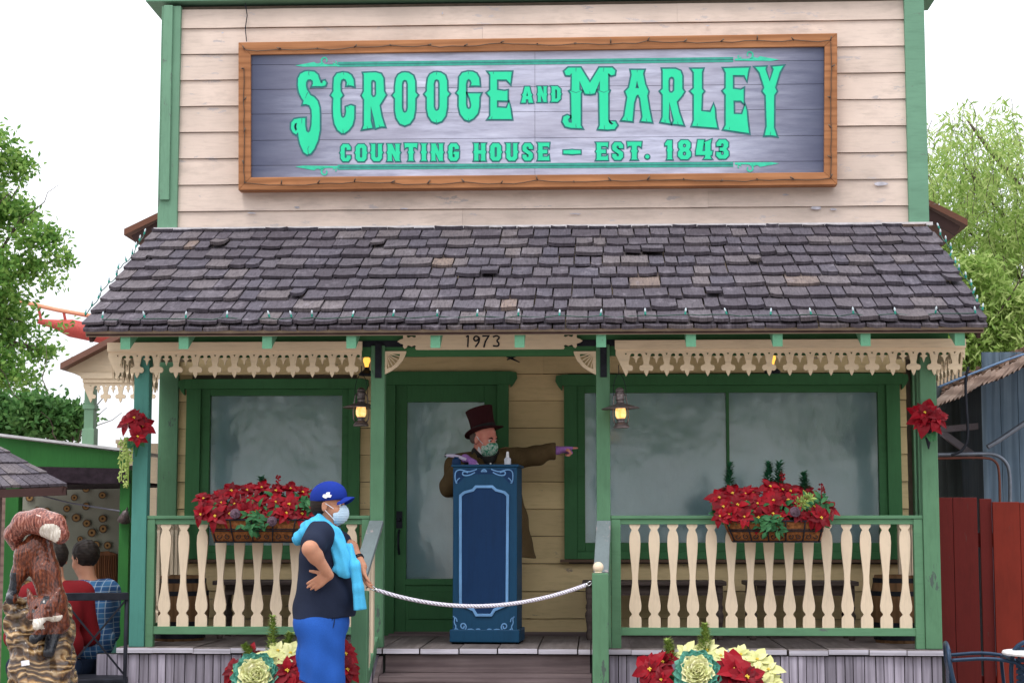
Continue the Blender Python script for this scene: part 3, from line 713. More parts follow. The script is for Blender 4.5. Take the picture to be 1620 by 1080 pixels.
rowsL = [88, 103, 142, 181, 222.5, 262, 281.5]; rowsR = [75, 96, 133, 173, 214.5, 255, 273.5]
ys = list(zip(rowsL, rowsR))
for i in range(6):
    (l0, r0), (l1, r1) = ys[i], ys[i+1]
    b.prism([[(397.5, l0+(.35 if i else 0)), (846, (l0+r0)/2+(.35 if i else 0)), (846, (l1+r1)/2-.35), (397.5, l1-.35)]], SP, -.03, .0)
    b.prism([[(846.5, (l0+r0)/2+(.35 if i else 0)), (1303.5, r0+(.35 if i else 0)), (1303.5, r1-.35), (846.5, (l1+r1)/2-.35)]], SP, -.03, .0)
b.box(SP(400, 200, 0).x, SP(1301, 200, 0).x, Ys+.035, Ys+.05, SP(850, 276, 0).z, SP(850, 84, 0).z, 1)
b.build('plank_panel', [msg, plain('plank_gap_dark', (.06, .06, .09, 1), .9)], SG)
m_let = plain('bright_green_print', (.03, .62, .33, 1), .6, var=.05, scale=6); m_leto = plain('dark_teal_outline', (.035, .15, .16, 1), .5); m_bar = plain('teal_rule_print', (.045, .32, .25, 1), .5)
CA, CB, CC, CDD = (450, 80), (650, 80), (850, 80), (1050, 80)
def X(c, pts): return [(c[0]+u/5.4, c[1]+v/5.4) for u, v in pts]
O2 = [(222, 188), (195, 191), (165, 208), (147, 240), (139, 300), (138, 350), (118, 375), (138, 400), (138, 500), (150, 560), (180, 605), (220, 620), (262, 605), (295, 560), (308, 490), (310, 400), (330, 372), (310, 350), (308, 260), (292, 215), (255, 192)]
O2h = [(220, 248), (203, 256), (195, 285), (195, 480), (205, 512), (222, 520), (240, 508), (247, 480), (247, 285), (240, 256)]
def so_(L, dx, k): return [(x+dx, 190+(y-188)*k) for x, y in L]
BIG = [
 X(CA, [(237, 308), (245, 285), (243, 262), (225, 248), (200, 250), (186, 270), (183, 300), (190, 335), (205, 358), (222, 385), (255, 402), (283, 435), (299, 490), (302, 560), (302, 680), (285, 770), (255, 840), (225, 880), (195, 890), (165, 870), (135, 800), (120, 730), (118, 700), (100, 718), (75, 702), (58, 670), (60, 620), (85, 590), (130, 582), (178, 580), (177, 640), (186, 690), (205, 705), (222, 690), (232, 640), (236, 560), (232, 505), (215, 470), (185, 460), (158, 462), (165, 430), (150, 410), (126, 360), (116, 300), (118, 240), (138, 202), (175, 183), (210, 180), (255, 185), (285, 210), (300, 255), (310, 280), (325, 282), (328, 264), (345, 260), (357, 280), (350, 300), (320, 308), (270, 306)]),
 X(CA, [(500, 190), (450, 200), (425, 235), (420, 300), (420, 350), (400, 385), (420, 410), (415, 480), (418, 560), (430, 630), (455, 680), (490, 707), (515, 706), (550, 680), (580, 640), (595, 580), (597, 480), (570, 470), (527, 485), (528, 530), (520, 567), (500, 580), (484, 565), (478, 520), (478, 410), (498, 385), (480, 350), (478, 290), (485, 255), (505, 242), (525, 252), (535, 275), (532, 302), (565, 300), (595, 308), (590, 250), (570, 213), (540, 195)]),
 X(CA, [(675, 195), (780, 190), (825, 203), (845, 240), (850, 350), (866, 382), (848, 412), (812, 470), (828, 560), (857, 652), (830, 650), (782, 664), (776, 640), (765, 580), (738, 475), (736, 600), (752, 662), (668, 674), (680, 640), (682, 420), (662, 387), (680, 350), (680, 215)]),
 X(CB, so_(O2, -272, 1.045)), X(CB, O2),
 X(CB, [(490, 182), (440, 195), (415, 230), (410, 340), (392, 365), (410, 385), (410, 480), (425, 545), (460, 590), (495, 602), (535, 580), (570, 540), (583, 480), (585, 400), (597, 370), (487, 370), (505, 410), (512, 440), (517, 470), (512, 495), (495, 505), (478, 495), (470, 460), (470, 290), (478, 257), (495, 245), (512, 258), (520, 280), (514, 302), (550, 300), (588, 302), (583, 240), (560, 200), (530, 185)]),
 X(CB, [(662, 185), (862, 185), (856, 230), (850, 285), (818, 250), (735, 250), (735, 340), (800, 350), (825, 345), (825, 430), (745, 428), (735, 430), (735, 490), (820, 495), (838, 445), (850, 500), (862, 587), (662, 587), (680, 560), (680, 400), (652, 365), (680, 340), (680, 210)]),
 X(CC, [(265, 150), (370, 150), (450, 280), (530, 150), (640, 150), (665, 175), (660, 208), (630, 215), (612, 198), (605, 200), (605, 340), (615, 345), (605, 370), (605, 590), (614, 622), (635, 638), (650, 628), (628, 608), (665, 610), (682, 640), (660, 672), (600, 677), (523, 672), (535, 640), (530, 370), (520, 345), (535, 340), (535, 260), (490, 368), (450, 374), (408, 370), (360, 260), (360, 340), (380, 350), (370, 370), (370, 640), (382, 665), (290, 662), (240, 650), (216, 610), (225, 570), (255, 555), (282, 567), (262, 590), (270, 618), (295, 620), (290, 370), (278, 350), (295, 340), (295, 195), (275, 215), (245, 212), (232, 180)]),
 X(CC, [(800, 170), (912, 170), (903, 200), (920, 290), (947, 352), (938, 390), (955, 500), (977, 612), (888, 605), (900, 570), (880, 410), (862, 378), (845, 388), (825, 450), (812, 605), (723, 597), (745, 560), (770, 400), (753, 352), (785, 320), (807, 210)]),
 X(CDD, [(-12, 160), (100, 160), (143, 178), (158, 220), (158, 330), (174, 353), (155, 387), (110, 440), (130, 530), (167, 637), (78, 627), (88, 600), (48, 440), (42, 580), (54, 625), (-24, 612), (-8, 570), (-8, 380), (-29, 350), (-8, 330), (-8, 180)]),
 X(CDD, [(238, 160), (334, 160), (325, 190), (325, 330), (342, 350), (325, 375), (320, 520), (400, 530), (425, 465), (435, 500), (440, 580), (457, 662), (243, 645), (258, 600), (258, 380), (230, 350), (258, 325), (258, 190)]),
 X(CDD, [(513, 155), (727, 150), (718, 190), (710, 257), (690, 213), (590, 212), (590, 330), (660, 340), (682, 328), (682, 452), (660, 430), (595, 430), (598, 545), (670, 548), (695, 468), (708, 520), (715, 610), (728, 707), (513, 675), (530, 640), (530, 380), (506, 347), (530, 325), (530, 190)]),
 X(CDD, [(783, 145), (872, 142), (868, 165), (905, 270), (940, 165), (930, 142), (1020, 134), (990, 185), (950, 320), (964, 350), (942, 385), (940, 660), (964, 732), (915, 725), (863, 727), (880, 650), (872, 385), (846, 350), (860, 320), (820, 190)]),
]
HOL = {0: X(CA, [(110, 620), (90, 625), (80, 655), (95, 690), (108, 680), (103, 650)]), 2: X(CA, [(745, 258), (740, 280), (740, 380), (755, 402), (776, 398), (785, 375), (783, 270), (765, 253)]),
       3: X(CB, so_(O2h, -272, 1.04)), 4: X(CB, O2h), 8: X(CC, [(852, 260), (838, 325), (868, 325)]), 9: X(CDD, [(65, 225), (46, 236), (40, 260), (40, 340), (50, 362), (72, 365), (90, 345), (92, 250), (82, 230)])}
SM = {'C': [[(95, 50), (60, 50), (60, 34), (50, 27), (40, 34), (40, 116), (50, 123), (60, 116), (60, 100), (95, 100), (95, 125), (75, 150), (25, 150), (5, 125), (5, 88), (-3, 75), (5, 62), (5, 25), (25, 0), (75, 0), (95, 25)]],
 'O': [[(25, 0), (75, 0), (95, 25), (95, 62), (103, 75), (95, 88), (95, 125), (75, 150), (25, 150), (5, 125), (5, 88), (-3, 75), (5, 62), (5, 25)], [(50, 30), (40, 38), (40, 112), (50, 120), (60, 112), (60, 38)]],
 'U': [[(0, 0), (38, 0), (38, 112), (50, 122), (62, 112), (62, 0), (100, 0), (95, 10), (95, 62), (103, 75), (95, 88), (95, 125), (75, 150), (25, 150), (5, 125), (5, 88), (-3, 75), (5, 62), (5, 10)]],
 'N': [[(0, 0), (38, 0), (65, 72), (65, 12), (60, 0), (100, 0), (96, 12), (96, 62), (103, 75), (96, 88), (96, 138), (100, 150), (66, 150), (36, 80), (36, 138), (40, 150), (0, 150), (4, 138), (4, 88), (-3, 75), (4, 62), (4, 12)]],
 'T': [[(-4, -4), (104, -4), (100, 40), (88, 30), (68, 30), (68, 62), (75, 75), (68, 88), (68, 138), (74, 150), (26, 150), (32, 138), (32, 88), (25, 75), (32, 62), (32, 30), (12, 30), (0, 40)]],
 'I': [[(-2, 0), (102, 0), (88, 14), (88, 60), (104, 75), (88, 90), (88, 136), (102, 150), (-2, 150), (12, 136), (12, 90), (-4, 75), (12, 60), (12, 14)]],
 'G': [[(95, 48), (60, 48), (60, 34), (50, 27), (40, 34), (40, 116), (50, 123), (60, 116), (60, 95), (48, 95), (48, 72), (98, 72), (95, 125), (75, 150), (25, 150), (5, 125), (5, 88), (-3, 75), (5, 62), (5, 25), (25, 0), (75, 0), (95, 25)]],
 'H': [[(0, 0), (42, 0), (38, 10), (38, 60), (62, 60), (62, 10), (58, 0), (100, 0), (96, 10), (96, 62), (103, 75), (96, 88), (96, 140), (100, 150), (58, 150), (62, 140), (62, 90), (38, 90), (38, 140), (42, 150), (0, 150), (4, 140), (4, 88), (-3, 75), (4, 62), (4, 10)]],
 'S': [[(95, 50), (60, 50), (60, 34), (50, 27), (40, 34), (40, 48), (90, 84), (95, 95), (95, 125), (75, 150), (25, 150), (5, 125), (5, 100), (40, 100), (40, 116), (50, 123), (60, 116), (60, 102), (10, 66), (5, 55), (5, 25), (25, 0), (75, 0), (95, 25)]],
 'E': [[(0, 0), (100, 0), (96, 42), (84, 30), (42, 30), (42, 60), (80, 60), (80, 90), (42, 90), (42, 120), (84, 120), (96, 106), (100, 150), (0, 150), (6, 138), (6, 88), (-2, 75), (6, 62), (6, 12)]],
 'A': [[(30, 0), (70, 0), (84, 62), (94, 75), (88, 88), (102, 150), (64, 150), (60, 118), (40, 118), (36, 150), (-2, 150), (12, 88), (6, 75), (16, 62)], [(50, 42), (43, 88), (57, 88)]],
 'D': [[(0, 0), (65, 0), (95, 28), (95, 62), (103, 75), (95, 88), (95, 122), (65, 150), (0, 150), (6, 138), (6, 88), (-2, 75), (6, 62), (6, 12)], [(42, 30), (42, 120), (52, 120), (60, 112), (60, 38), (52, 30)]],
 '1': [[(30, 0), (90, 0), (90, 62), (98, 75), (90, 88), (90, 138), (98, 150), (25, 150), (32, 138), (32, 88), (24, 75), (32, 62), (32, 40), (0, 40), (0, 25)]],
 '8': [[(25, 0), (75, 0), (95, 22), (95, 55), (84, 74), (98, 95), (98, 125), (76, 150), (24, 150), (2, 125), (2, 95), (16, 74), (5, 55), (5, 22)], [(50, 26), (38, 34), (38, 52), (50, 60), (62, 52), (62, 34)], [(50, 88), (37, 96), (37, 116), (50, 124), (63, 116), (63, 96)]],
 '4': [[(12, 0), (52, 0), (40, 88), (58, 88), (58, 30), (50, 20), (98, -4), (92, 30), (92, 88), (104, 88), (100, 118), (92, 118), (92, 138), (100, 150), (50, 150), (58, 138), (58, 118), (0, 118), (0, 90)]],
 '3': [[(5, 50), (5, 25), (25, 0), (75, 0), (95, 22), (95, 52), (80, 73), (98, 95), (98, 125), (75, 150), (25, 150), (3, 125), (3, 98), (38, 98), (38, 116), (50, 123), (62, 116), (62, 96), (52, 88), (30, 88), (30, 62), (52, 62), (60, 52), (60, 34), (50, 27), (40, 34), (40, 50)]],
 '-': [[(0, 20), (30, 12), (50, 0), (70, 12), (100, 20), (100, 130), (70, 138), (50, 150), (30, 138), (0, 130)]], '.': [[(50+50*math.cos(t), 75+75*math.sin(t)) for t in np.linspace(0, 2*math.pi, 13)[:-1]]]}
def lay(c, ch, x0, x1, y0, y1): return [[(c[0]+(x0+(x1-x0)*u/100)/5.4, c[1]+(y0+(y1-y0)*v/150)/5.4) for u, v in L] for L in SM[ch]]
WORDS = [[[BIG[i]]+([HOL[i]] if i in HOL else []) for i in range(0, 7)],
 [lay(CB, 'A', 945, 1042, 312, 448), lay(CC, 'N', 2, 82, 310, 442), lay(CC, 'D', 118, 203, 308, 440)],
 [[BIG[i]]+([HOL[i]] if i in HOL else []) for i in range(7, 13)],
 [lay(CA, 'C', 478, 570, 802, 948), lay(CA, 'O', 605, 706, 802, 948), lay(CA, 'U', 738, 838, 800, 946), lay(CA, 'N', 878, 988, 800, 946), lay(CB, 'T', -50, 52, 798, 944), lay(CB, 'I', 88, 135, 797, 944), lay(CB, 'N', 172, 278, 797, 944), lay(CB, 'G', 318, 414, 796, 944)],
 [lay(CB, 'H', 538, 640, 795, 943), lay(CB, 'O', 675, 776, 795, 943), lay(CB, 'U', 812, 914, 794, 942), lay(CB, 'S', 950, 1046, 794, 942), lay(CC, 'E', 3, 104, 790, 940)],
 [lay(CC, '-', 224, 370, 850, 887)],
 [lay(CC, 'E', 502, 605, 788, 938), lay(CC, 'S', 636, 738, 786, 936), lay(CC, 'T', 772, 886, 786, 934), lay(CC, '.', 922, 957, 892, 925)],
 [lay(CDD, '1', 12, 76, 770, 932), lay(CDD, '8', 120, 234, 768, 930), lay(CDD, '4', 276, 410, 766, 928), lay(CDD, '3', 446, 556, 764, 926)]]
CRACKS = ((CA, [(210, 182), (207, 205), (214, 215)]), (CA, [(200, 360), (188, 385), (180, 410)]), (CA, [(205, 885), (200, 840), (212, 815)]), (CA, [(505, 192), (508, 212)]), (CA, [(503, 705), (500, 675)]), (CA, [(150, 585), (148, 625)]), (CA, [(540, 478), (548, 495)]), (CA, [(545, 305), (550, 285)]),
             (CA, [(712, 670), (705, 645)]), (CA, [(815, 655), (808, 635)]), (CB, [(222, 190), (218, 212)]), (CB, [(220, 618), (216, 590)]), (CB, [(493, 184), (490, 205)]), (CB, [(495, 600), (490, 580)]), (CB, [(705, 187), (706, 205)]), (CB, [(690, 585), (695, 562)]),
             (CC, [(332, 152), (330, 185)]), (CC, [(568, 152), (566, 185)]), (CC, [(332, 660), (328, 628)]), (CC, [(575, 672), (572, 640)]), (CC, [(450, 372), (448, 350)]), (CC, [(855, 172), (852, 190)]), (CC, [(768, 598), (765, 575)]), (CC, [(935, 605), (930, 582)]), (CDD, [(285, 645), (288, 625)]), (CDD, [(560, 675), (563, 655)]), (CDD, [(910, 722), (912, 695)]), (CDD, [(122, 630), (118, 608)]), (CDD, [(12, 612), (10, 590)]),
             (CC, [(280, 345), (330, 362), (380, 345)]), (CC, [(520, 342), (568, 360), (615, 342)]))
for Wd in WORDS:
    b = MB()
    for G in Wd:
        b.prism(G, SP, .0025, .0045, 0)
        for L in G: b.ribbon(L, SP, 5.4 if len(G[0]) > 0 and Wd in (WORDS[0], WORDS[2]) else 3.9, .0012, .0022, 1, closed=True)
    for c, P in CRACKS:
        if (Wd is WORDS[0] and c in (CA, CB)) or (Wd is WORDS[2] and c in (CC, CDD)): b.ribbon(X(c, P), SP, lambda t: 1.1*(1-.6*t), .0046, .0052, 1)
    b.build('lettering', [m_let, m_leto], SG)
b = MB()
T0 = lambda x: 102.3+(x-537)*(-7.6/620); B0 = lambda x: 264.8+(x-537)*(-4.6/620)
for f in (T0, B0):
    s = 1 if f is T0 else -1
    b.prism([[(534, f(534)-4), (1160, f(1160)-4), (1160, f(1160)+4), (534, f(534)+4)]], SP, .001, .0022, 0)
    b.prism([[(534, f(534)-.6), (1160, f(1160)-.6), (1160, f(1160)+.6), (534, f(534)+.6)]], SP, .0023, .003, 1)
    for sg, x0 in ((1, 0), (-1, 1)):
        X0 = (lambda u: 467+u) if sg == 1 else (lambda u: 1232.5-u)
        yy = f(480 if sg == 1 else 1220)
        b.prism([[(X0(0), yy+s*1), (X0(20), yy-s*2.6), (X0(30), yy-s*4.6), (X0(33), yy-s*2.4), (X0(52), yy-s*.5), (X0(70), yy-s*1), (X0(70), yy+s*2.4), (X0(12), yy+s*3)]], SP, .0012, .0026, 2)
        sp1 = [(X0(47+ 6.2*math.cos(t)*(1-k*.55)), yy-s*(7+6.2*math.sin(t)*(1-k*.55))) for k, t in [(i/16, -1.9-i/16*5.2) for i in range(17)]]
        b.ribbon([(X0(36), yy-s*0), (X0(40), yy-s*2)]+sp1, SP, lambda t: 3.0*(1-.45*t), .0026, .0036, 2)
        sp2 = [(X0(63+3*math.cos(t)*(1-k*.4)), yy-s*(4+3*math.sin(t)*(1-k*.4))) for k, t in [(i/10, 3.3+i/10*4.4) for i in range(11)]]
        b.ribbon(sp2, SP, 1.5, .0026, .0034, 2)
b.build('scroll_rule', [m_bar, m_leto, plain('mid_green_print', (.05, .52, .34, 1), .45)], SG)
# ================================================================== STRING LIGHTS
m_wire = plain('dark_green_cable', (.02, .06, .045, 1), .5); m_bwire = plain('brown_cable', (.09, .06, .045, 1), .6)
m_sock = plain('green_bulb_socket', (.02, .22, .17, 1), .4); m_bulb = plain('clear_bulb_glass', (.48, .56, .60, 1), .15, spec=1); m_bsock = plain('dark_bulb_socket', (.06, .035, .03, 1), .5)
def bulbmesh(sock, s=1):
    b = MB(); b.lathe((0, 0, 0), [(.0, 0), (.008*s, 0), (.009*s, .02*s), (.006*s, .026*s)], 8, 0); b.lathe((0, 0, .026*s), [(.006*s, 0), (.009*s, .008*s), (.008*s, .02*s), (.002*s, .032*s), (0, .033*s)], 8, 1)
    o = b.build('bulb', [sock, m_bulb], smooth=True, sharp=50); me = o.data; bpy.data.objects.remove(o); return me
BM1 = bulbmesh(m_sock, .78); m_bulb = plain('smoky_bulb_glass', (.16, .12, .09, 1), .2); BM2 = bulbmesh(m_bsock, .62)
def lightstring(label, pts, me, wire, tilt=.25, rest=None, base=None):
    t = thing('string_lights', label, 'string lights', base or pts[0], 0, 'strings of small bulbs on the shop front')
    b = MB(); W = []
    for i in range(len(pts)-1):
        a, c = Vector(pts[i]), Vector(pts[i+1])
        for k in range(3): W.append(a.lerp(c, k/3)+Vector((random.uniform(-.004, .004), 0, random.uniform(-.008, .004)-(.006 if k else 0))))
    W.append(Vector(pts[-1])); b.tube(W, .0035, 5); b.build('cable', wire, t)
    for p in pts:
        o = bpy.data.objects.new('bulb', me); COL.objects.link(o); o.location = p; o.rotation_euler = (random.uniform(-tilt, tilt)-(.1 if rest is None else rest), random.uniform(-tilt, tilt), random.uniform(0, 6)); par(o, t)
EPX = [163, 230, 295, 360, 427, 462, 494, 558, 622, 692, 755, 820, 885, 950, 1021, 1084, 1150, 1219, 1283, 1350, 1416, 1480, 1543]
lightstring('string of clear bulbs in green sockets along the bottom edge of the porch roof', [RP(AX(p, YE+.03, 512), .045+random.uniform(-.01, .01), .055) for p in EPX], BM1, m_wire)
lightstring('string of clear bulbs in green sockets climbing the left end of the porch roof', [RP(RL-.015+random.uniform(-.02, .02), .12+k*.155, .05) for k in range(12)], BM1, m_wire)
lightstring('string of clear bulbs in green sockets climbing the right end of the porch roof', [RP(RR+.01+random.uniform(-.02, .02), .12+k*.155, .05) for k in range(12)], BM1, m_wire)
sp_ = []
for u in np.linspace(0, 1, 17): sp_.append(SP(388+(1313-388)*u, 78+(64-78)*u+random.uniform(-3, 3), .03))
for u in np.linspace(.2, .85, 4): sp_.append(SP(1314, 64+(284-64)*u, .03))
for u in np.linspace(0, 1, 17): sp_.append(SP(1313-(1313-388)*u, 284+(293-284)*u+random.uniform(-3, 3), .03))
for u in np.linspace(.15, .85, 4): sp_.append(SP(387, 293-(293-78)*u, .03))
lightstring('string of tiny dark bulbs stapled round the brown frame of the lettered sign', sp_, BM2, m_bwire, .6, .8)
# ================================================================== LANTERNS
m_lmet = plain('tarnished_lantern_metal', (.17, .14, .14, 1), .42, .7, .35, 60); m_flame = emit('glowing_lantern_glass', (1, .46, .10, 1), 1.15, (1, .74, .34, 1)); m_rust = plain('rusty_shade_underside', (.28, .09, .04, 1), .7)
def lantern(px, pz_top, pz_bot, Y, label, tilt=0):
    c = A(px, pz_bot, Y); H = (A(px, pz_top, Y)-c).length; t = thing('lantern', label, 'lantern', c, 0, 'glowing barn lanterns hung at the porch posts'); k = H/.33
    b = MB(); b.lathe((0, 0, 0), [(0, 0), (.062*k, 0), (.064*k, .012*k), (.052*k, .03*k), (.04*k, .04*k), (.03*k, .048*k), (.028*k, .06*k), (.036*k, .066*k), (.036*k, .076*k), (0, .076*k)], 20)
    parl(b.build('fuel_tank', m_lmet, smooth=True, sharp=35), t)
    b = MB(); b.lathe((0, 0, .077*k), [(.032*k, 0), (.042*k, .02*k), (.043*k, .05*k), (.036*k, .09*k), (.03*k, .105*k)], 20); parl(b.build('globe', m_flame, smooth=True), t)
    b = MB(); b.lathe((0, 0, .18*k), [(.03*k, 0), (.148*k, -.030*k), (.151*k, -.022*k), (.036*k, .014*k), (.03*k, .022*k)], 28, 0); parl(b.build('shade', [m_lmet, m_rust], smooth=True, sharp=50), t)
    b = MB(); b.lathe((0, 0, .2*k), [(.028*k, 0), (.03*k, .02*k), (.038*k, .024*k), (.034*k, .03*k), (.034*k, .07*k), (.038*k, .075*k), (.03*k, .09*k), (.036*k, .094*k), (.036*k, .1*k), (.02*k, .118*k), (0, .122*k)], 18); parl(b.build('chimney', m_lmet, smooth=True, sharp=35), t)
    b = MB()
    for s in (-1, 1): b.tube([(s*.045*k, 0, .03*k), (s*.062*k, 0, .06*k), (s*.066*k, 0, .12*k), (s*.058*k, 0, .19*k), (s*.05*k, 0, .25*k), (s*.032*k, 0, .275*k)], .0055*k, 8)
    parl(b.build('side_tube', m_lmet, smooth=True), t)
    b = MB(); b.tube([(-.05*k, 0, .24*k)]+[(-.055*k*math.cos(a), 0, (.26+.17*math.sin(a))*k) for a in np.linspace(.2, math.pi-.2, 9)]+[(.05*k, 0, .24*k)], .0022, 5)
    b.tube([(0, 0, .43*k), (0, 0, .50*k)], .003, 5); parl(b.build('bail_handle', m_strap, smooth=True), t)
    t.rotation_euler = (0, tilt, R(20))
    return t
lantern(571, 611, 674, .22, 'glowing barn lantern hanging beside the left window, left of the door', .0)
lantern(983, 611, 677, -.08, 'glowing barn lantern hanging in front of the wide window, right of the door', -.04)
# bare lamps under the ceiling
for px, py, Y, lab in ((1222, 566, .7, 'bare yellow bulb on a black ceiling bracket above the wide right window'), (580, 570, .55, 'bare yellow bulb on a black bracket behind the post left of the door')):
    c = A(px, py+22, Y); t = thing('ceiling_lamp', lab, 'lamp', c)
    b = MB(); b.lathe((0, 0, 0), [(0, -.01), (.05, -.01), (.06, .0), (.045, .015), (.02, .03), (.014, .05), (0, .05)], 16); b.tube([(0, 0, .02), (.0, .1, .03), (0, .12, .2)], .008, 6); parl(b.build('bracket', m_strap, smooth=True, sharp=40), t)
    b = MB(); b.lathe((0, 0, .05), [(.012, 0), (.016, .02), (.026, .045), (.022, .065), (0, .078)], 14); parl(b.build('bulb', emit('warm_bulb', (1, .5, .08, 1), 1.4), smooth=True), t)
c = A(812, 564, YW-.05); b = MB()
for p, q in (((-14, -2), (10, 9)), ((-10, 5), (11, -4)), ((-12, -4), (-1, 0)), ((-3, -6), (10, -5))): b.tube([c+Vector((p[0]/213, 0, -p[1]/213)), c+Vector(((p[0]+q[0])/426, -.02, -(p[1]+q[1])/426)), c+Vector((q[0]/213, 0, -q[1]/213))], [.004, .009, .004], 6)
tag(b.build('twig_cross', m_strap, smooth=True), 'small dark cross of twigs pinned to the wall above the door', 'ornament')
# ================================================================== PLANTS
m_red = leafmat('poinsettia_red', [(0, (.025, .001, .003, 1)), (.3, (.11, .001, .006, 1)), (.6, (.24, .001, .009, 1)), (1, (.42, .005, .016, 1))], .08, .5)
m_leaf = leafmat('dark_plant_leaves', [(0, (.010, .05, .022, 1)), (.5, (.03, .13, .05, 1)), (1, (.07, .22, .08, 1))], .2)
m_lime = leafmat('lime_conifer_sprig', [(0, (.10, .17, .03, 1)), (.5, (.25, .36, .08, 1)), (1, (.50, .58, .20, 1))], .2)
m_pale = leafmat('pale_yellow_bracts', [(0, (.42, .45, .14, 1)), (.5, (.72, .72, .34, 1)), (1, (.85, .82, .55, 1))], .2)
m_kale = leafmat('blue_green_kale', [(0, (.03, .17, .13, 1)), (.5, (.08, .30, .23, 1)), (1, (.16, .42, .32, 1))], .15)
m_kalec = leafmat('cream_kale_heart', [(0, (.50, .60, .25, 1)), (.5, (.75, .75, .40, 1)), (1, (.86, .84, .60, 1))], .15)
m_yel = plain('yellow_stamens', (.72, .52, .06, 1), .6); m_pine = leafmat('pine_needles', [(0, (.006, .045, .022, 1)), (1, (.03, .15, .07, 1))], .1)
m_cone = plain('plum_brown_cone', (.10, .06, .085, 1), .7, var=.5, scale=60, bump=.6)
def petal(b, base, d, n, L, W, mi=0, fold=.15, droop=.2, ruf=0):
    """pointed leaf from base along d, face normal n"""
    d = Vector(d).normalized(); n = Vector(n).normalized(); s = d.cross(n).normalized(); n = s.cross(d)
    vs = []; prof = [(0, .12), (.18, .5), (.42, 1), (.68, .8), (.88, .32), (1, 0)]
    for t, w in prof:
        c = Vector(base)+d*L*t+n*(-droop*L*t*t+.06*L*math.sin(math.pi*t)); ww = W/2*w; r_ = random.uniform(-ruf, ruf)*L
        vs += [c-s*ww+n*(fold*ww+r_), c, c+s*ww+n*(fold*ww-r_)]
    fs = []
    for i in range(len(prof)-1):
        o = i*3; fs += [(o, o+1, o+4, o+3), (o+1, o+2, o+5, o+4)]
    b.add(vs, fs, mi)
def bloom_mesh(b, c, n, r, mi=0, ci=1, np_=11):
    n = Vector(n).normalized(); a = n.orthogonal().normalized(); t = n.cross(a); ph = random.uniform(0, 6)
    for k in range(np_):
        inner = k % 2; th = ph+2*math.pi*k/np_+random.uniform(-.15, .15); rr = r*(random.uniform(.85, 1.1) if not inner else random.uniform(.55, .78)); tl = .25 if not inner else .6
        d = (a*math.cos(th)+t*math.sin(th))+n*tl*random.uniform(.3, 1.3); petal(b, Vector(c)+n*.004*inner, d, n, rr, rr*random.uniform(.52, .66), mi, .3, random.uniform(.15, .5))
    for k in range(5):
        th = k*1.3; p = Vector(c)+n*r*.16+(a*math.cos(th)+t*math.sin(th))*r*.07*(k > 0); b.lathe(p, [(0, -r*.05), (r*.045, 0), (0, r*.05)], 5, ci)
def leafcloud(b, c, rad, n, L, mi=0, flat=1, ar=.5):
    for _ in range(n):
        v = Vector((random.gauss(0, 1), random.gauss(0, 1), random.gauss(0, 1))).normalized()*random.random()**.4
        p = Vector(c)+Vector((v.x*rad[0], v.y*rad[1], v.z*rad[2])); d = Vector((random.uniform(-1, 1), random.uniform(-1, .6), random.uniform(-1, .7)))
        petal(b, p, d, Vector((random.uniform(-.5, .5), -1, random.uniform(0, 1))), L*random.uniform(.7, 1.3), L*ar, mi, .2, .3)
def sprig(b, base, d, L, rad, n, nl, mi=0):
    d = Vector(d).normalized(); a = d.orthogonal().normalized(); t = d.cross(a)
    b.tube([base, Vector(base)+d*L], [.004, .0015], 5, mi)
    for k in range(n):
        u = random.random(); th = random.uniform(0, 6.28); r_ = rad*(1-u*.85)*random.uniform(.35, 1); o = (a*math.cos(th)+t*math.sin(th))
        petal(b, Vector(base)+d*L*u+o*r_*.8, o*.9+d*random.uniform(.3, 1.2), d+o*.2, nl*random.uniform(.7, 1.3), nl*.42, mi, .2, .2)
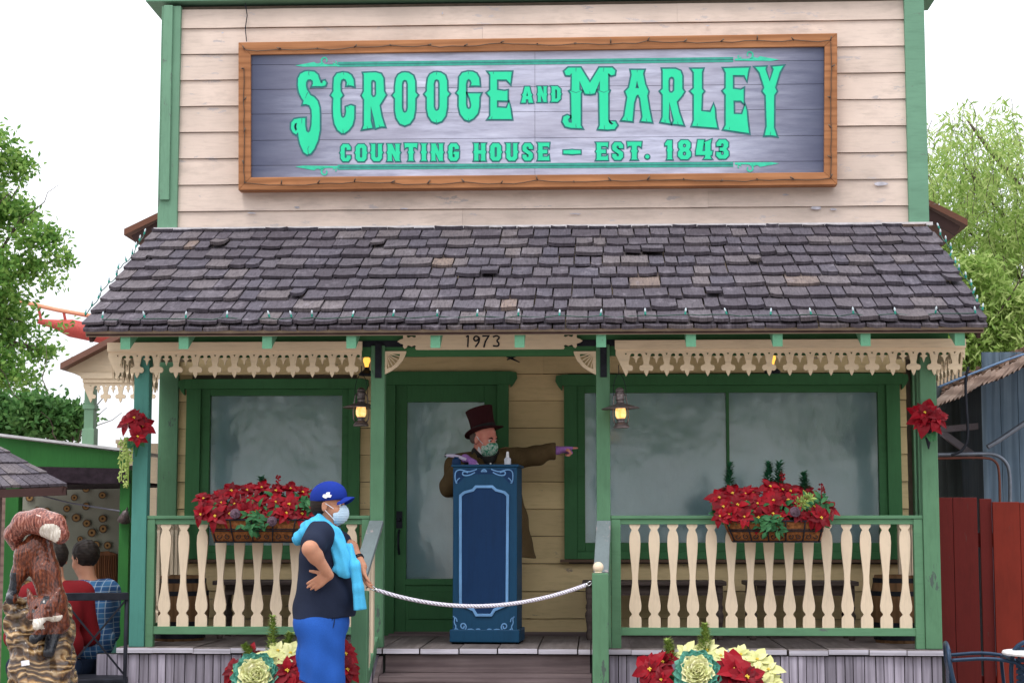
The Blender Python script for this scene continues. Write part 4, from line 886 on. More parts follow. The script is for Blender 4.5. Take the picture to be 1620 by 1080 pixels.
# ---- flower troughs on the railing
m_coco = plain('coconut_fibre_liner', (.20, .075, .025, 1), .9, var=.5, scale=45, bump=.7)
def trough(p0, p1, q0, q1, yt, yb, label, flab, sprigs, seed):
    random.seed(seed); Y = -.02
    c = A((p0+p1)/2, yb, Y); t = thing('flower_trough', label, 'flower box', c, 0, 'brown flower troughs hooked on the porch railings')
    xt0, xt1, xb0, xb1 = AX(p0, Y, yt), AX(p1, Y, yt), AX(q0, Y, yb), AX(q1, Y, yb); zt, zb = AZ(yt, Y), AZ(yb, Y); n = 14; D = .17
    def sect(u, v, off=0):                            # u along 0..1, v around front 0(top)..1(bottom)
        x = (xt0+(xt1-xt0)*u)*(1-v)+(xb0+(xb1-xb0)*u)*v; e = abs(2*u-1)**5; y = Y-(D+off)*(1-.35*v**2)*(1-.45*e)+0; return Vector((x, y, zt+(zb-zt)*v))
    b = MB(); V = 6; vs = [sect(i/n, j/V) for j in range(V+1) for i in range(n+1)]+[Vector((sect(i/n, j/V).x, -.001, sect(i/n, j/V).z)) for j in range(V+1) for i in range(n+1)]
    fs = []; M_ = (V+1)*(n+1)
    for j in range(V):
        for i in range(n):
            a = j*(n+1)+i; fs += [(a, a+1, a+n+2, a+n+1), (M_+a, M_+a+n+1, M_+a+n+2, M_+a+1)]
        for i in (0, n):
            a = j*(n+1)+i; fs += [(a, a+n+1, M_+a+n+1, M_+a)]
    for i in range(n): a = V*(n+1)+i; fs += [(a, a+1, M_+a+1, M_+a)]
    for i in range(n): fs += [(i, i+1, M_+i+1, M_+i)]
    b.add(vs, fs); b.build('liner', m_coco, t, smooth=True, sharp=60)
    b = MB(); W = lambda u, v: sect(u, v, .008)
    for v, r_ in ((.0, .006), (.42, .0035), (.5, .0035), (1, .005)): b.tube([W(i/20, v) for i in range(21)], r_, 6)
    nb = 5
    for k in range(nb+1): u = .02+.96*k/nb; b.tube([W(u, v) for v in np.linspace(0, 1, 6)], .0045, 6)
    for k in range(nb):
        for s in (0, 1):
            u0 = .02+.96*(k+(.27 if s == 0 else .73))/nb; cc = W(u0, .76); r0 = .02
            b.tube([cc+Vector((math.cos(a)*r0*(1-i/22)*(1 if s else -1), 0, math.sin(a)*r0*(1-i/22))) for i, a in [(i, 1.57+i*.45) for i in range(16)]], .003, 5)
    b.build('wire_basket', m_strap, t, smooth=True)
    # planting
    f = thing('poinsettia_arrangement', flab, 'flowers', c+Vector((0, .1, zt-zb)), 0, 'red poinsettia arrangements in the railing troughs')
    xc0, xc1 = AX(p0-18, Y, yt), AX(p1+8, Y, yt); hz = .215
    b = MB(); leafcloud(b, ((xc0+xc1)/2, -.06, zt+.05), ((xc1-xc0)*.5, .10, .10), 420, .065); leafcloud(b, ((xc0+xc1)/2-.02, -.2, zt-.02), ((xc1-xc0)*.12, .04, .07), 60, .055); leafcloud(b, (xc1-.1, -.12, zt+.1), (.10, .08, .08), 80, .06)
    b.build('foliage', m_leaf, f)
    nbm = 27
    for k in range(nbm):
        col_ = k % 9; row = k//9; u = (col_+.5+(.35 if row == 1 else 0)+random.uniform(-.25, .25))/9.3; x = xc0+(xc1-xc0)*u; arch = 1-(2*u-1)**2*.55
        z = zt+.03+row*.085*arch+random.uniform(-.015, .02); y = -.17+row*.06+random.uniform(-.02, .02)
        b = MB(); bloom_mesh(b, (x, y, z), (random.uniform(-.35, .35)+(u-.5)*.7, -1, .25+row*.3+random.uniform(-.2, .25)), random.uniform(.066, .108), np_=random.choice((9, 10, 11, 13))); b.build('bloom', [m_red, m_yel], f)
    for (px, py, h) in sprigs:
        b = MB(); p = A(px, py+h, -.0); sprig(b, p+Vector((0, 0, -.06)), (random.uniform(-.12, .12), -.1, 1), h/238+.07, .042, 200, .036); b.build('pine_sprig', m_pine, f)
    for (px, py) in ((430, 824), (372, 812)) if p0 < 800 else ((1258, 809),):
        b = MB(); p = A(px, py, -.21); 
        for q in range(7): b.lathe(p, [(0.0001, -.035+q*.009), (.036*math.sin((q+.6)/7*3.0), -.03+q*.009), (.0001, -.02+q*.009)], 11, 0, Euler((1.2, .1*q, 0)).to_matrix())
        b.build('pine_cone', m_cone, f)
    # red berry spray
    for (px, py) in ((440, 757), (358, 772)) if p0 < 800 else ((1238, 752), (1300, 770)):
        b = MB()
        p = A(px, py+30, -.03); b.tube([p, p+Vector((0, 0, .14))], .003, 5)
        for q in range(26): th = random.uniform(0, 6.3); u = random.random(); r_ = .035*(1-u*.7); b.lathe(p+Vector((math.cos(th)*r_, math.sin(th)*r_, .02+u*.13)), [(0, -.008), (.008, 0), (0, .008)], 6)
        b.build('berry_spray', m_red, f, smooth=True)
    if p0 > 800:
        p = A(1262, 800, -.24); sg = MB(); sprig(sg, p, (.35, -.4, .25), .13, .04, 60, .035); sg.build('lime_fern', m_lime, f)
trough(334, 512, 342, 500, 822, 857, 'brown fibre trough with scrolled black wire hooked on the left railing', 'mound of red poinsettias in the left railing trough, beside the person in the cap', ((413, 758, 22),), 11)
trough(1143, 1303, 1158, 1296, 824, 856, 'brown fibre trough with scrolled black wire hooked on the right railing', 'mound of red poinsettias with pine sprigs in the right railing trough', ((1152, 738, 30), (1215, 735, 25), (1230, 735, 25), (1273, 752, 18)), 12)
# ---- bouquets on the outer posts
for px, py, Y, lab, seed, gl in ((216, 677, -.06, 'red poinsettia bouquet with trailing green catkins tied to the teal post at left', 5, 1), (1468, 664, -.06, 'red poinsettia bouquet in a dark cone tied to the right end post', 6, 0)):
    random.seed(seed); c = A(px, py, Y); f = thing('poinsettia_bouquet', lab, 'flowers', c)
    for k, (dx, dz, r_) in enumerate(((-.05, .03, .10), (.05, .01, .095), (.0, .06, .085), (.03, -.06, .08)) if gl else ((-.02, .01, .145), (.045, .01, .10), (-.03, .04, .09))):
        b = MB(); bloom_mesh(b, c+Vector((dx, -.02-.02*k, dz)), (dx*6, -1, dz*4+.25), r_, np_=12); b.build('bloom', [m_red, m_yel], f)
    b = MB()
    for k in range(5): petal(b, c+Vector((0, .0, -.05)), (random.uniform(-.6, .8), -.4, -.8), (0, -1, .3), .1, .055)
    if gl:
        for k in range(9):
            x = c.x-.075+random.uniform(-.03, .055); z0 = c.z-.06; L = random.uniform(.12, .34); b.tube([(x, c.y, z0), (x+random.uniform(-.02, .02), c.y-.02, z0-L*.5), (x+random.uniform(-.02, .02), c.y-.01, z0-L)], .003, 5, 1)
            for q in range(int(L*110)): petal(b, (x, c.y-.01, z0-random.random()*L), (random.uniform(-1, 1), random.uniform(-1, .3), -.6), (0, -1, .2), .022, .012, 1)
    b.build('foliage', [m_leaf, m_lime], f)
    b = MB(); b.lathe(c+Vector((0, .0, -.19)), [(.004, 0), (.018, .06), (.036, .16), (.03, .17)], 12); b.build('cone_holder', m_strap if not gl else m_pine, f, smooth=True, sharp=60)
# ---- mixed planters in front of the deck
m_pot = rawwood('grey_barrel_staves', (.16, .13, .12, 1), (.26, .22, .20, 1), 'z', 20, .85)
def planter(x0p, x1p, Y, lab, labp, blooms, kale, pale, sprigs, seed):
    random.seed(seed); cx = (AX(x0p, Y, 1060)+AX(x1p, Y, 1060))/2; Rr = (AX(x1p, Y, 1060)-AX(x0p, Y, 1060))/2; zt = AZ(1095, Y)
    t = thing('half_barrel_planter', labp, 'planter', (cx, Y, 0), 0, 'wooden tubs of winter flowers before the porch')
    b = MB(); b.lathe((cx, Y, .001), [(Rr*.62, 0), (Rr*.74, zt*.45), (Rr*.8, zt-.03), (Rr*.75, zt-.03), (Rr*.74, zt-.07)], 24); b.build('staves', m_pot, t)
    b = MB()
    for z in (.12, zt-.12): rr = Rr*(.62+.16*z/zt)+.01; b.lathe((cx, Y, z), [(rr, -.015), (rr+.005, -.012), (rr+.005, .012), (rr, .015)], 24)
    b.build('hoop', m_strap, t)
    f = thing('winter_flower_arrangement', lab, 'flowers', (cx, Y, zt-.03), 0, 'mixed winter flowers in the tubs before the porch')
    b = MB(); leafcloud(b, (cx, Y, zt+.03), (Rr*.8, .2, .10), 300, .09); b.build('foliage', m_leaf, f)
    for px, py, r_, dy in blooms:
        b = MB(); bloom_mesh(b, A(px, py, Y+dy), ((px-(x0p+x1p)/2)/150, -1, .55), r_/260, np_=13); b.build('red_bloom', [m_red, m_yel], f)
    for px, py, r_, dy in pale:
        b = MB(); bloom_mesh(b, A(px, py, Y+dy), (random.uniform(-.4, .4), -1, .8), r_/260, np_=9); b.build('pale_bloom', [m_pale, m_yel], f)
    for px, py, r_ in kale:
        c = A(px, py, Y-.2); n = Vector((0, -1, .45)).normalized(); a = n.orthogonal().normalized(); tt = n.cross(a); b = MB(); R0 = r_/260
        for k in range(85):
            u = (k/85)**.6; th = k*2.4; o = a*math.cos(th)+tt*math.sin(th)
            petal(b, c+o*R0*.35*u+n*R0*.25*(1-u), o*(.25+u)+n*(1.15-u), n-o*.3, R0*(.28+.42*u), R0*(.36+.4*u), 0 if u > .72 else 1, .35, -.2, .15)
        b.build('ornamental_kale', [m_kale, m_kalec], f)
    for px, py, h, dx in sprigs:
        for q in range(1):
            p = A(px, py+h, Y+.02); b = MB(); sprig(b, p, (dx, 0, 1), h/255, .072 if h > 60 else .06, 480, .026); b.build('conifer_sprig', m_lime, f)
planter(352, 560, -.75, 'winter flowers around one round cream kale, in the tub behind the capped person', 'half barrel planter before the left railing, behind the person in the cap',
  ((372, 1062, 30, -.05), (398, 1040, 26, 0), (415, 1052, 22, -.02), (455, 1062, 34, -.2), (485, 1068, 30, -.2), (545, 1035, 30, .1), (548, 1060, 30, .05)), ((405, 1072, 42),), ((440, 1030, 24, -.05), (460, 1034, 26, -.1), (425, 1040, 22, -.12), (452, 1046, 18, -.16), (485, 1042, 20, -.1)),
  ((432, 976, 60, -.02), (446, 1000, 40, .35), (402, 1016, 30, -.6), (460, 1010, 32, .6)), 21)
planter(1008, 1236, -.75, 'mixed winter flowers with pale bracts and kale, in the tub before the right railing', 'half barrel planter before the right railing',
  ((1030, 1060, 36, -.05), (1050, 1048, 28, 0), (1047, 1076, 26, -.15), (1160, 1062, 42, -.2), (1180, 1072, 36, -.22)), ((1102, 1066, 40),), ((1085, 1034, 26, 0), (1120, 1030, 28, 0), (1140, 1038, 24, -.05), (1172, 1036, 24, 0), (1198, 1044, 26, -.02), (1216, 1060, 26, -.05), (1100, 1046, 20, -.1), (1222, 1078, 22, -.08)),
  ((1116, 988, 42, 0), (1065, 1012, 34, -.25)), 22)
# ================================================================== LECTERN
random.seed(3)
LK = 1/229.; LY = .40
m_lblue = paint('deep_blue_lectern_paint', (.010, .062, .135, 1), 'z', 0, rough=.5, dirt=.2, island=.02); m_lblue2 = paint('darker_blue_panel', (.006, .036, .115, 1), 'z', 0, rough=.5, dirt=.3, island=0); m_trim = plain('powder_blue_trim', (.16, .34, .62, 1), .5, var=.2, scale=8)
lc = AZ0(767, 1017, ZF); lx = AX(766, LY, 900)
LT = thing('lectern', 'tall blue lectern with scrolled powder-blue trim standing on the porch', 'lectern', (lx, LY, ZF), R(-3.5))
lx_ = lambda p: (p-765.5)*LK; lz_ = lambda q: (1014-q)*LK+.012
b = MB(); x0, x1 = lx_(716), lx_(817); b.box(x0, x1, 0, .34, lz_(998), lz_(742)); parl(b.build('cabinet', m_lblue, bevel=.004), LT)
b = MB(); b.box(x0-.018, x1+.018, -.02, .36, .014, lz_(994)); parl(b.build('plinth', m_lblue, bevel=.006), LT)
b = MB(); b.add([(x0-.012, -.012, lz_(742)+.001), (x1+.012, -.012, lz_(742)+.001), (x1+.012, .36, lz_(742)+.001), (x0-.012, .36, lz_(742)+.001), (x0-.012, -.012, lz_(738)), (x1+.012, -.012, lz_(738)), (x1+.012, .36, lz_(738)+.0), (x0-.012, .36, lz_(738)+.0)], [(0, 3, 2, 1), (4, 5, 6, 7), (0, 1, 5, 4), (1, 2, 6, 5), (2, 3, 7, 6), (3, 0, 4, 7)])
parl(b.build('top', m_lblue, bevel=.003), LT)
LP = lambda u, v, w: Vector((lx_(690+u/3.375), -.0-w, lz_(720+v/3.375)))
PN = [(128, 225), (150, 208), (195, 196), (210, 178), (298, 178), (318, 196), (362, 208), (380, 225), (376, 795), (345, 808), (310, 822), (292, 850), (215, 850), (198, 822), (165, 808), (130, 795)]
b = MB(); b.prism([PN], LP, .001, .004); parl(b.build('front_panel', m_lblue2), LT)
b = MB(); b.ribbon(PN, LP, 15, .004, .014, 0, closed=True); parl(b.build('panel_moulding', m_trim, bevel=.003), LT)
b = MB(); cx_ = 253
for s in (1, -1):
    b = MB()
    M = lambda P: [(cx_+s*(u-cx_), v) for u, v in P]
    for P, wd in (([(110, 160), (100, 150), (98, 110), (105, 95), (120, 88), (140, 90), (170, 100), (200, 92), (215, 85)], 6), ([(205, 102), (180, 116), (150, 120), (138, 112), (140, 100), (152, 97), (168, 104)], 6), ([(103, 160), (112, 140), (124, 132)], 5), ([(238, 100), (246, 90), (253, 86)], 7), ([(246, 101), (252, 94)], 5),
                  ([(92, 855), (100, 870), (96, 890), (108, 910), (98, 930), (104, 945)], 5), ([(90, 858), (108, 866), (112, 885)], 5), ([(150, 905), (148, 920), (136, 918), (130, 905), (138, 893), (155, 895), (162, 915), (150, 932), (128, 935), (108, 920)], 6), ([(150, 935), (180, 920), (205, 928), (222, 938)], 5), ([(212, 925), (228, 920), (240, 932), (222, 942)], 5), ([(253, 928), (251, 930)], 7)):
        b.ribbon(smooth_pts(M(P), 1), LP, wd, .001, .006)
    parl(b.build('painted_scrollwork', m_trim), LT)
b = MB(); b.prism([[(95, 165), (92, 86), (414, 86), (412, 165), (385, 158), (350, 120), (300, 112), (205, 112), (155, 120), (120, 158)]], LP, .0002, .0009); parl(b.build('corner_panel', m_lblue2), LT)
for i, (dx, dy) in enumerate(((x0, .02), (x1, .02), (x0, .3), (x1, .3))):
    b = MB(); b.lathe((dx, dy, .0075), [(0, -.007), (.012, -.004), (.012, .004), (0, .007)], 10); parl(b.build('caster', m_strap), LT)
# things on the lectern
topz = ZF+lz_(738)
c = A(803, 738, LY+.12); c.z = topz+.001
t = thing('sanitiser_bottle', 'small white bottle with tall nozzle on the right of the lectern top', 'bottle', c)
b = MB(); b.lathe((0, 0, 0), [(0, 0), (.022, 0), (.024, .006), (.024, .04), (.014, .052), (0, .052)], 16); parl(b.build('bottle_body', plain('milky_plastic', (.62, .64, .72, 1), .3), smooth=True, sharp=40), t)
b = MB(); b.lathe((0, 0, .0521), [(.010, 0), (.012, .002), (.009, .035), (.006, .04), (0, .041)], 12); parl(b.build('nozzle', plain('white_plastic', (.8, .8, .84, 1), .35), smooth=True, sharp=40), t)
c = A(722, 736, LY+.12); c.z = topz+.001
t = thing('inkwell', 'small dark inkwell on the left of the lectern top', 'inkwell', c); b = MB(); b.lathe((0, 0, 0), [(0, 0), (.03, 0), (.032, .01), (.028, .04), (.016, .048), (.018, .056), (.012, .056), (.010, .04), (0, .04)], 16); parl(b.build('ink_pot', m_lblue2, smooth=True, sharp=40), t)
# ================================================================== BENCHES AND BARRELS ON THE PORCH
m_bench = rawwood('dark_old_bench_wood', (.07, .05, .045, 1), (.13, .10, .09, 1), 'x', 26, .7, .1)
def bench(p0, p1, lab):
    x0, x1 = AX(p0, 1.05), AX(p1, 1.05); zs = AZ(918, 1.0); t = thing('bench', lab, 'bench', ((x0+x1)/2, 1.1, ZF), 0, 'dark wooden benches along the porch wall')
    b = MB(); b.box(x0, x1, .88, 1.28, zs-.03, zs); b.build('seat', m_bench, t, bevel=.005)
    b = MB(); b.box(x0+.08, x1-.08, .93, .95, zs-.10, zs-.031); b.build('apron', m_bench, t)
    for x in (x0+.05, x1-.05):
        for y in (.93, 1.22):
            b = MB(); H = zs-.031-ZF; b.lathe((x, y, ZF), [(.02, 0), (.026, .03), (.018, .06), (.022, H*.3), (.032, H*.45), (.02, H*.52), (.028, H*.6), (.018, H*.66), (.026, H*.8), (.026, H)], 12); b.build('leg', m_bench, t, smooth=True, sharp=50)
bench(345, 560, 'dark bench with turned legs behind the left railing')
bench(921, 1146, 'dark bench with turned legs against the wall just right of the lectern')
bench(1176, 1352, 'dark bench with turned legs behind the right railing trough')
m_barrel = rawwood('brown_barrel_staves', (.14, .075, .035, 1), (.22, .12, .06, 1), 'z', 22, .8, .25)
for px, py, lab in ((286, 910, 'brown wooden barrel behind the left railing'), (1420, 908, 'brown wooden barrel in the right corner of the porch')):
    Y = .75; x = AX(px, Y); H = AZ(py, Y)-ZF; w2 = (AX(px+44, Y)-AX(px-44, Y))/2; t = thing('barrel', lab, 'barrel', (x, Y, ZF))
    b = MB(); n = 24; prof = [(w2*(.86+.20*math.sin(math.pi*u)), H*u) for u in np.linspace(0, 1, 9)]
    b.lathe((0, 0, 0), prof+[(w2*.82, H), (w2*.80, H-.02), (0, H-.02)], n)
    parl(b.build('staves', m_barrel, smooth=True, sharp=30), t)
    for u in (.08, .27, .73, .92):
        b = MB(); rr = w2*(.86+.20*math.sin(math.pi*u))+.004; b.lathe((0, 0, H*u), [(rr-.006, -.016), (rr, -.016), (rr, .016), (rr-.006, .016)], n); parl(b.build('hoop', m_strap), t)
# ================================================================== ROPE
pA, pB = A(584, 927, -.56), A(936, 921, -.60); pm = A(768, 955, -.62)
t = thing('barrier_rope', 'white rope sagging across the steps between the two newel posts', 'rope', pA)
R0, R1 = A(594, 932, -.57), A(929, 924, -.60); P = [R0.lerp(R1, u)+Vector((0, 0, -4*u*(1-u)*.118)) for u in np.linspace(0, 1, 40)]
b = MB(); b.tube(P, .0125, 8); 
def ropemat():
    M = Mt('white_rope'); wv = M.n('ShaderNodeTexWave'); wv.bands_direction = 'DIAGONAL'; wv.inputs['Scale'].default_value = 32; M.l(M.coord(), wv.inputs['Vector'])
    M.col(M.ramp(wv.outputs['Fac'], [(0, (.56, .52, .62, 1)), (.6, (.78, .76, .86, 1))])).rough(.8); M.bump(wv.outputs['Fac'], .7, .01); return M.m
b.build('rope', ropemat(), t, smooth=True)
m_chrome = plain('steel_snap_hook', (.55, .55, .58, 1), .25, 1, .1)
for a, c in ((pA, R0), (pB, R1)):
    b = MB(); L = (c-a); mid = (a+c)/2; b.tube([a+L*(.5-.5*math.cos(q))+Vector((0, 0, .012*math.sin(q))) for q in np.linspace(0, 2*math.pi, 13)[:-1]], .0035, 6, closed=True)
    b.tube([c-L*.1, c+L*.35], .014, 8); b.build('snap_hook', m_chrome, t, smooth=True)
    b = MB(); b.tube([a+Vector((-.02 if a is pA else .02, 0, -.01)), a, a+Vector((0, 0, .014))], .004, 6); b.build('eye_screw', m_strap, t)
# ================================================================== BACKGROUND
def leaves(name, C, L, W, mat, parent, down=0., wob=.25):
    C = np.asarray(C); N = len(C); d = rng.normal(size=(N, 3)); d[:, 2] = d[:, 2]*(1-down)-down*1.6; d /= np.linalg.norm(d, axis=1)[:, None]
    q = rng.normal(size=(N, 3)); s = np.cross(d, q); s /= np.linalg.norm(s, axis=1)[:, None]; l = L*rng.uniform(1-wob, 1+wob, (N, 1)); ww = W*rng.uniform(.8, 1.2, (N, 1))
    V = np.stack([C, C+d*l*.5+s*ww*.5, C+d*l, C+d*l*.5-s*ww*.5], 1).reshape(-1, 3)
    F = np.arange(N*4).reshape(-1, 4); me = bpy.data.meshes.new(name); me.from_pydata(V.tolist(), [], F.tolist()); me.materials.append(mat)
    o = bpy.data.objects.new(name, me); COL.objects.link(o)
    if parent: par(o, parent)
    return o
def tufts(blobs, ntuft, nleaf, tr, depth=1.0):
    """blobs: (centre, radius). uneven clumps of leaves over and through each ball"""
    out = []
    tot = sum(r**2 for _, r in blobs)
    for c, r in blobs:
        n = int(ntuft*r**2/tot)
        for _ in range(n):
            v = rng.normal(size=3); v /= np.linalg.norm(v); rad = r*rng.uniform(.25, 1.08)**.6*(.78+.3*noise.noise(Vector(v*1.9)+Vector(c)))
            p = np.array(c)+v*rad*np.array([1, depth, .92]); k = rng.integers(int(nleaf*.5), int(nleaf*1.4)); out.append(p+rng.normal(size=(k, 3))*tr*np.array([1, 1, .55])*rng.uniform(.6, 1.3))
    return np.concatenate(out)
m_bark = plain('grey_brown_bark', (.09, .07, .055, 1), .9, var=.4, scale=14, bump=.6)
m_tl = leafmat('tree_leaves', [(0, (.035, .11, .02, 1)), (.4, (.11, .25, .045, 1)), (.75, (.24, .40, .09, 1)), (1, (.42, .54, .18, 1))], .45)
m_tl2 = leafmat('shrub_leaves', [(0, (.02, .07, .02, 1)), (.5, (.06, .16, .04, 1)), (1, (.14, .27, .08, 1))], .4)
m_wl = leafmat('willow_leaves', [(0, (.09, .19, .03, 1)), (.45, (.26, .40, .09, 1)), (1, (.56, .64, .27, 1))], .5)
def limbs(b, a, c, r, n, spread=.35, depth=2):
    a, c = Vector(a), Vector(c); P = [a.lerp(c, i/6)+Vector((random.uniform(-1, 1), random.uniform(-1, 1), random.uniform(-.3, .3)))*(.04*(c-a).length if 0 < i else 0) for i in range(7)]
    b.tube(P, [r*(1-.75*i/6) for i in range(7)], 8)
    if depth:
        for _ in range(n):
            i = random.randint(2, 5); d = (c-a).normalized(); o = Vector((random.uniform(-1, 1), random.uniform(-1, 1), random.uniform(-.4, .9))).normalized()
            limbs(b, P[i], P[i]+(d+o*1.3).normalized()*(c-a).length*random.uniform(.35, .6), r*(1-.75*i/6)*.6, n, spread, depth-1)
random.seed(31)
# leafy tree at left
Y = 13; t = thing('leafy_tree', 'tall leafy green tree rising at the left edge of the photo', 'tree', (AX(-60, Y), Y, 0))
bl = [(-20, 240, 55), (18, 262, 36), (-30, 330, 75), (28, 335, 42), (58, 372, 38), (98, 402, 23), (38, 425, 36), (80, 445, 17), (-20, 450, 80), (18, 505, 42), (60, 548, 32), (-10, 590, 60), (38, 596, 30), (85, 520, 14), (-60, 540, 110), (-90, 360, 110)]
B = [(tuple(A(x, y, Y+random.uniform(-.7, .7))), r/114.) for x, y, r in bl]
leaves('crown', tufts(B, 760, 30, .115), .095, .048, m_tl, t)
b = MB(); base = Vector((AX(-60, Y), Y, 0)); b.tube([base, base+Vector((.1, 0, 2)), A(-50, 480, Y)], [.28, .22, .15], 10)
for x, y in ((-20, 240), (30, 340), (60, 380), (98, 402), (60, 548), (38, 596), (18, 505)): limbs(b, A(-50, 520+random.uniform(-60, 60), Y), A(x, y, Y), .055, 3, depth=1)
b.build('trunk', m_bark, t, smooth=True)
for bl, Y, lab in (([(62, 655, 34), (98, 668, 30), (120, 660, 14)], 8.5, 'low dark green shrub behind the green stall roof, beside the pavilion post'), ([(8, 665, 48), (-30, 640, 50), (34, 690, 34)], 9, 'round dark green shrub behind the stall roof at the left edge')):
    t = thing('shrub', lab, 'shrub', (AX(bl[0][0], Y), Y, 0), 0, 'shrubs behind the green stall'); B = [(tuple(A(x, y, Y)), r/(2860/(Y+12))) for x, y, r in bl]
    leaves('crown', tufts(B, 260, 30, .09), .085, .05, m_tl2, t); b = MB()
    for c, r in B: limbs(b, (AX(bl[0][0], Y), Y, 0), c, .05, 3, depth=1)
    b.build('trunk', m_bark, t, smooth=True)
# willow at right
Y = 9; t = thing('willow_tree', 'pale yellow-green willow with drooping strands behind the right end of the shop', 'tree', (AX(1680, Y), Y, 0)); PM = 2860/21.
b = MB(); base = Vector((AX(1690, Y), Y, 0)); b.tube([base, A(1680, 620, Y), A(1655, 480, Y)], [.3, .24, .17], 10)
for pts in ([(1660, 500), (1600, 420), (1550, 380), (1500, 340)], [(1655, 480), (1620, 380), (1570, 320), (1525, 260)], [(1660, 470), (1640, 330), (1610, 260)], [(1665, 540), (1600, 520), (1540, 500), (1490, 470)], [(1600, 420), (1560, 440), (1500, 430)], [(1640, 330), (1560, 230), (1530, 190)], [(1665, 580), (1610, 600), (1570, 570)]):
    b.tube([A(x, y, Y+random.uniform(-.5, .5)) for x, y in pts], [.045*(1-.75*i/(len(pts)-1)) for i in range(len(pts))], 7)
C = []; S = 0
for _ in range(4200):
    x = random.uniform(1440, 1700); y = 150+random.random()**.75*430+(1700-x)*.0; dens = .5+noise.noise(Vector((x*.02, y*.013, 3)))*.95
    top = 140+abs(x-1620)*.12 if x > 1470 else 210
    if y < top or random.random() > dens*(.5 if y < 250 else .7 if y < 330 else 1.05): continue
    Y_ = Y+random.uniform(-1.6, 1.6); p = A(x, y, Y_); L = random.uniform(.25, .75); sw = random.uniform(-.15, .15); pts = [p+Vector((sw*u+.02*math.sin(u*7+x), 0, -L*u+.1*math.sin(u*3))) for u in np.linspace(0, 1, 6)]
    if S < 700: b.tube(pts, .004, 3, cap=False); S += 1
    n = int(L*55)
    for k in range(n):
        u = random.random(); q = p+Vector((sw*u, 0, -L*u)); C.append((q.x+random.gauss(0, .035), q.y+random.gauss(0, .05), q.z+random.gauss(0, .03)))
b.build('trunk', m_bark, t, smooth=True)
leaves('crown', C, .105, .022, m_wl, t, down=.62)
# lower dense foliage of another tree by the shed
Y = 7; t = thing('young_tree', 'dense bright green foliage between the shop corner and the shed roof', 'tree', (AX(1540, Y), Y, 0))
B = [(tuple(A(x, y, Y)), r/150.) for x, y, r in ((1500, 560, 38), (1545, 500, 44), (1490, 620, 26), (1500, 470, 30), (1540, 430, 36), (1590, 470, 34), (1560, 545, 30), (1600, 525, 34), (1630, 490, 40), (1575, 580, 26), (1600, 560, 30), (1540, 600, 22), (1560, 510, 34))]
leaves('crown', tufts(B, 420, 30, .10), .10, .028, m_wl, t, down=.5); b = MB(); limbs(b, (AX(1540, Y), Y, 0), B[1][0], .07, 4, depth=1); b.build('trunk', m_bark, t, smooth=True)
# wood across the way, behind the photographer: what the window panes mirror
B = []
for k in range(80):
    x = random.uniform(-22, 24); B.append(((x, random.uniform(-40, -33), random.uniform(4.6, 12)), random.uniform(1.0, 2.4)))
tag(leaves('distant_wood', tufts(B, 4200, 20, .55), .5, .3, leafmat('far_foliage', [(0, (.16, .30, .06, 1)), (1, (.5, .62, .25, 1))], .65), None), 'mass of leafy trees across the way, mirrored in the shop windows', None, None, 'stuff')
# grey barn behind the willow
Y = 14; t = thing('grey_barn', 'blue-grey plank barn showing through the foliage above the shed roof', 'building', (AX(1600, Y), Y, 0))
m_blue = rawwood('blue_grey_planks', (.10, .14, .18, 1), (.17, .22, .27, 1), 'z', 14, .85, .2)
b = MB(); x = AX(1535, Y)
while x < AX(1720, Y): b.box(x, x+.155, Y, Y+.05, 0, AZ(475, Y)+(x-AX(1535, Y))*.25); x += .16
b.build('wall', m_blue, t); b = MB(); p, q = A(1520, 488, Y-.3), A(1720, 440, Y-.3); b.add([p, q, q+Vector((0, 3, 0)), p+Vector((0, 3, 0)), p+Vector((0, 0, .1)), q+Vector((0, 0, .1)), q+Vector((0, 3, .1)), p+Vector((0, 3, .1))], [(0, 1, 2, 3), (7, 6, 5, 4), (0, 4, 5, 1), (1, 5, 6, 2), (2, 6, 7, 3), (3, 7, 4, 0)]); b.build('roof', m_shingle, t)
# coaster tubes
Y = 32; t = thing('coaster_track', 'red and orange steel tubes of a coaster track crossing far behind the left eave', 'coaster', A(100, 520, Y))
mr = plain('faded_red_steel', (.36, .06, .05, 1), .5); mo = plain('orange_steel', (.60, .27, .17, 1), .5)
b = MB(); b.tube([A(20, 474, Y), A(90, 490, Y), A(240, 517, Y)], .055, 10); b.build('running_rail', mo, t, smooth=True)
b = MB(); b.tube([A(60, 508, Y), A(88, 513, Y), A(112, 519, Y), A(240, 545, Y)], [.06, .12, .22, .22], 14); b.build('spine_tube', mr, t, smooth=True)
for k in range(4):
    b = MB(); b.tube([A(60+k*40, 483+k*7, Y), A(66+k*40, 511+k*8, Y)], .04, 6); b.build('tie', mr, t)
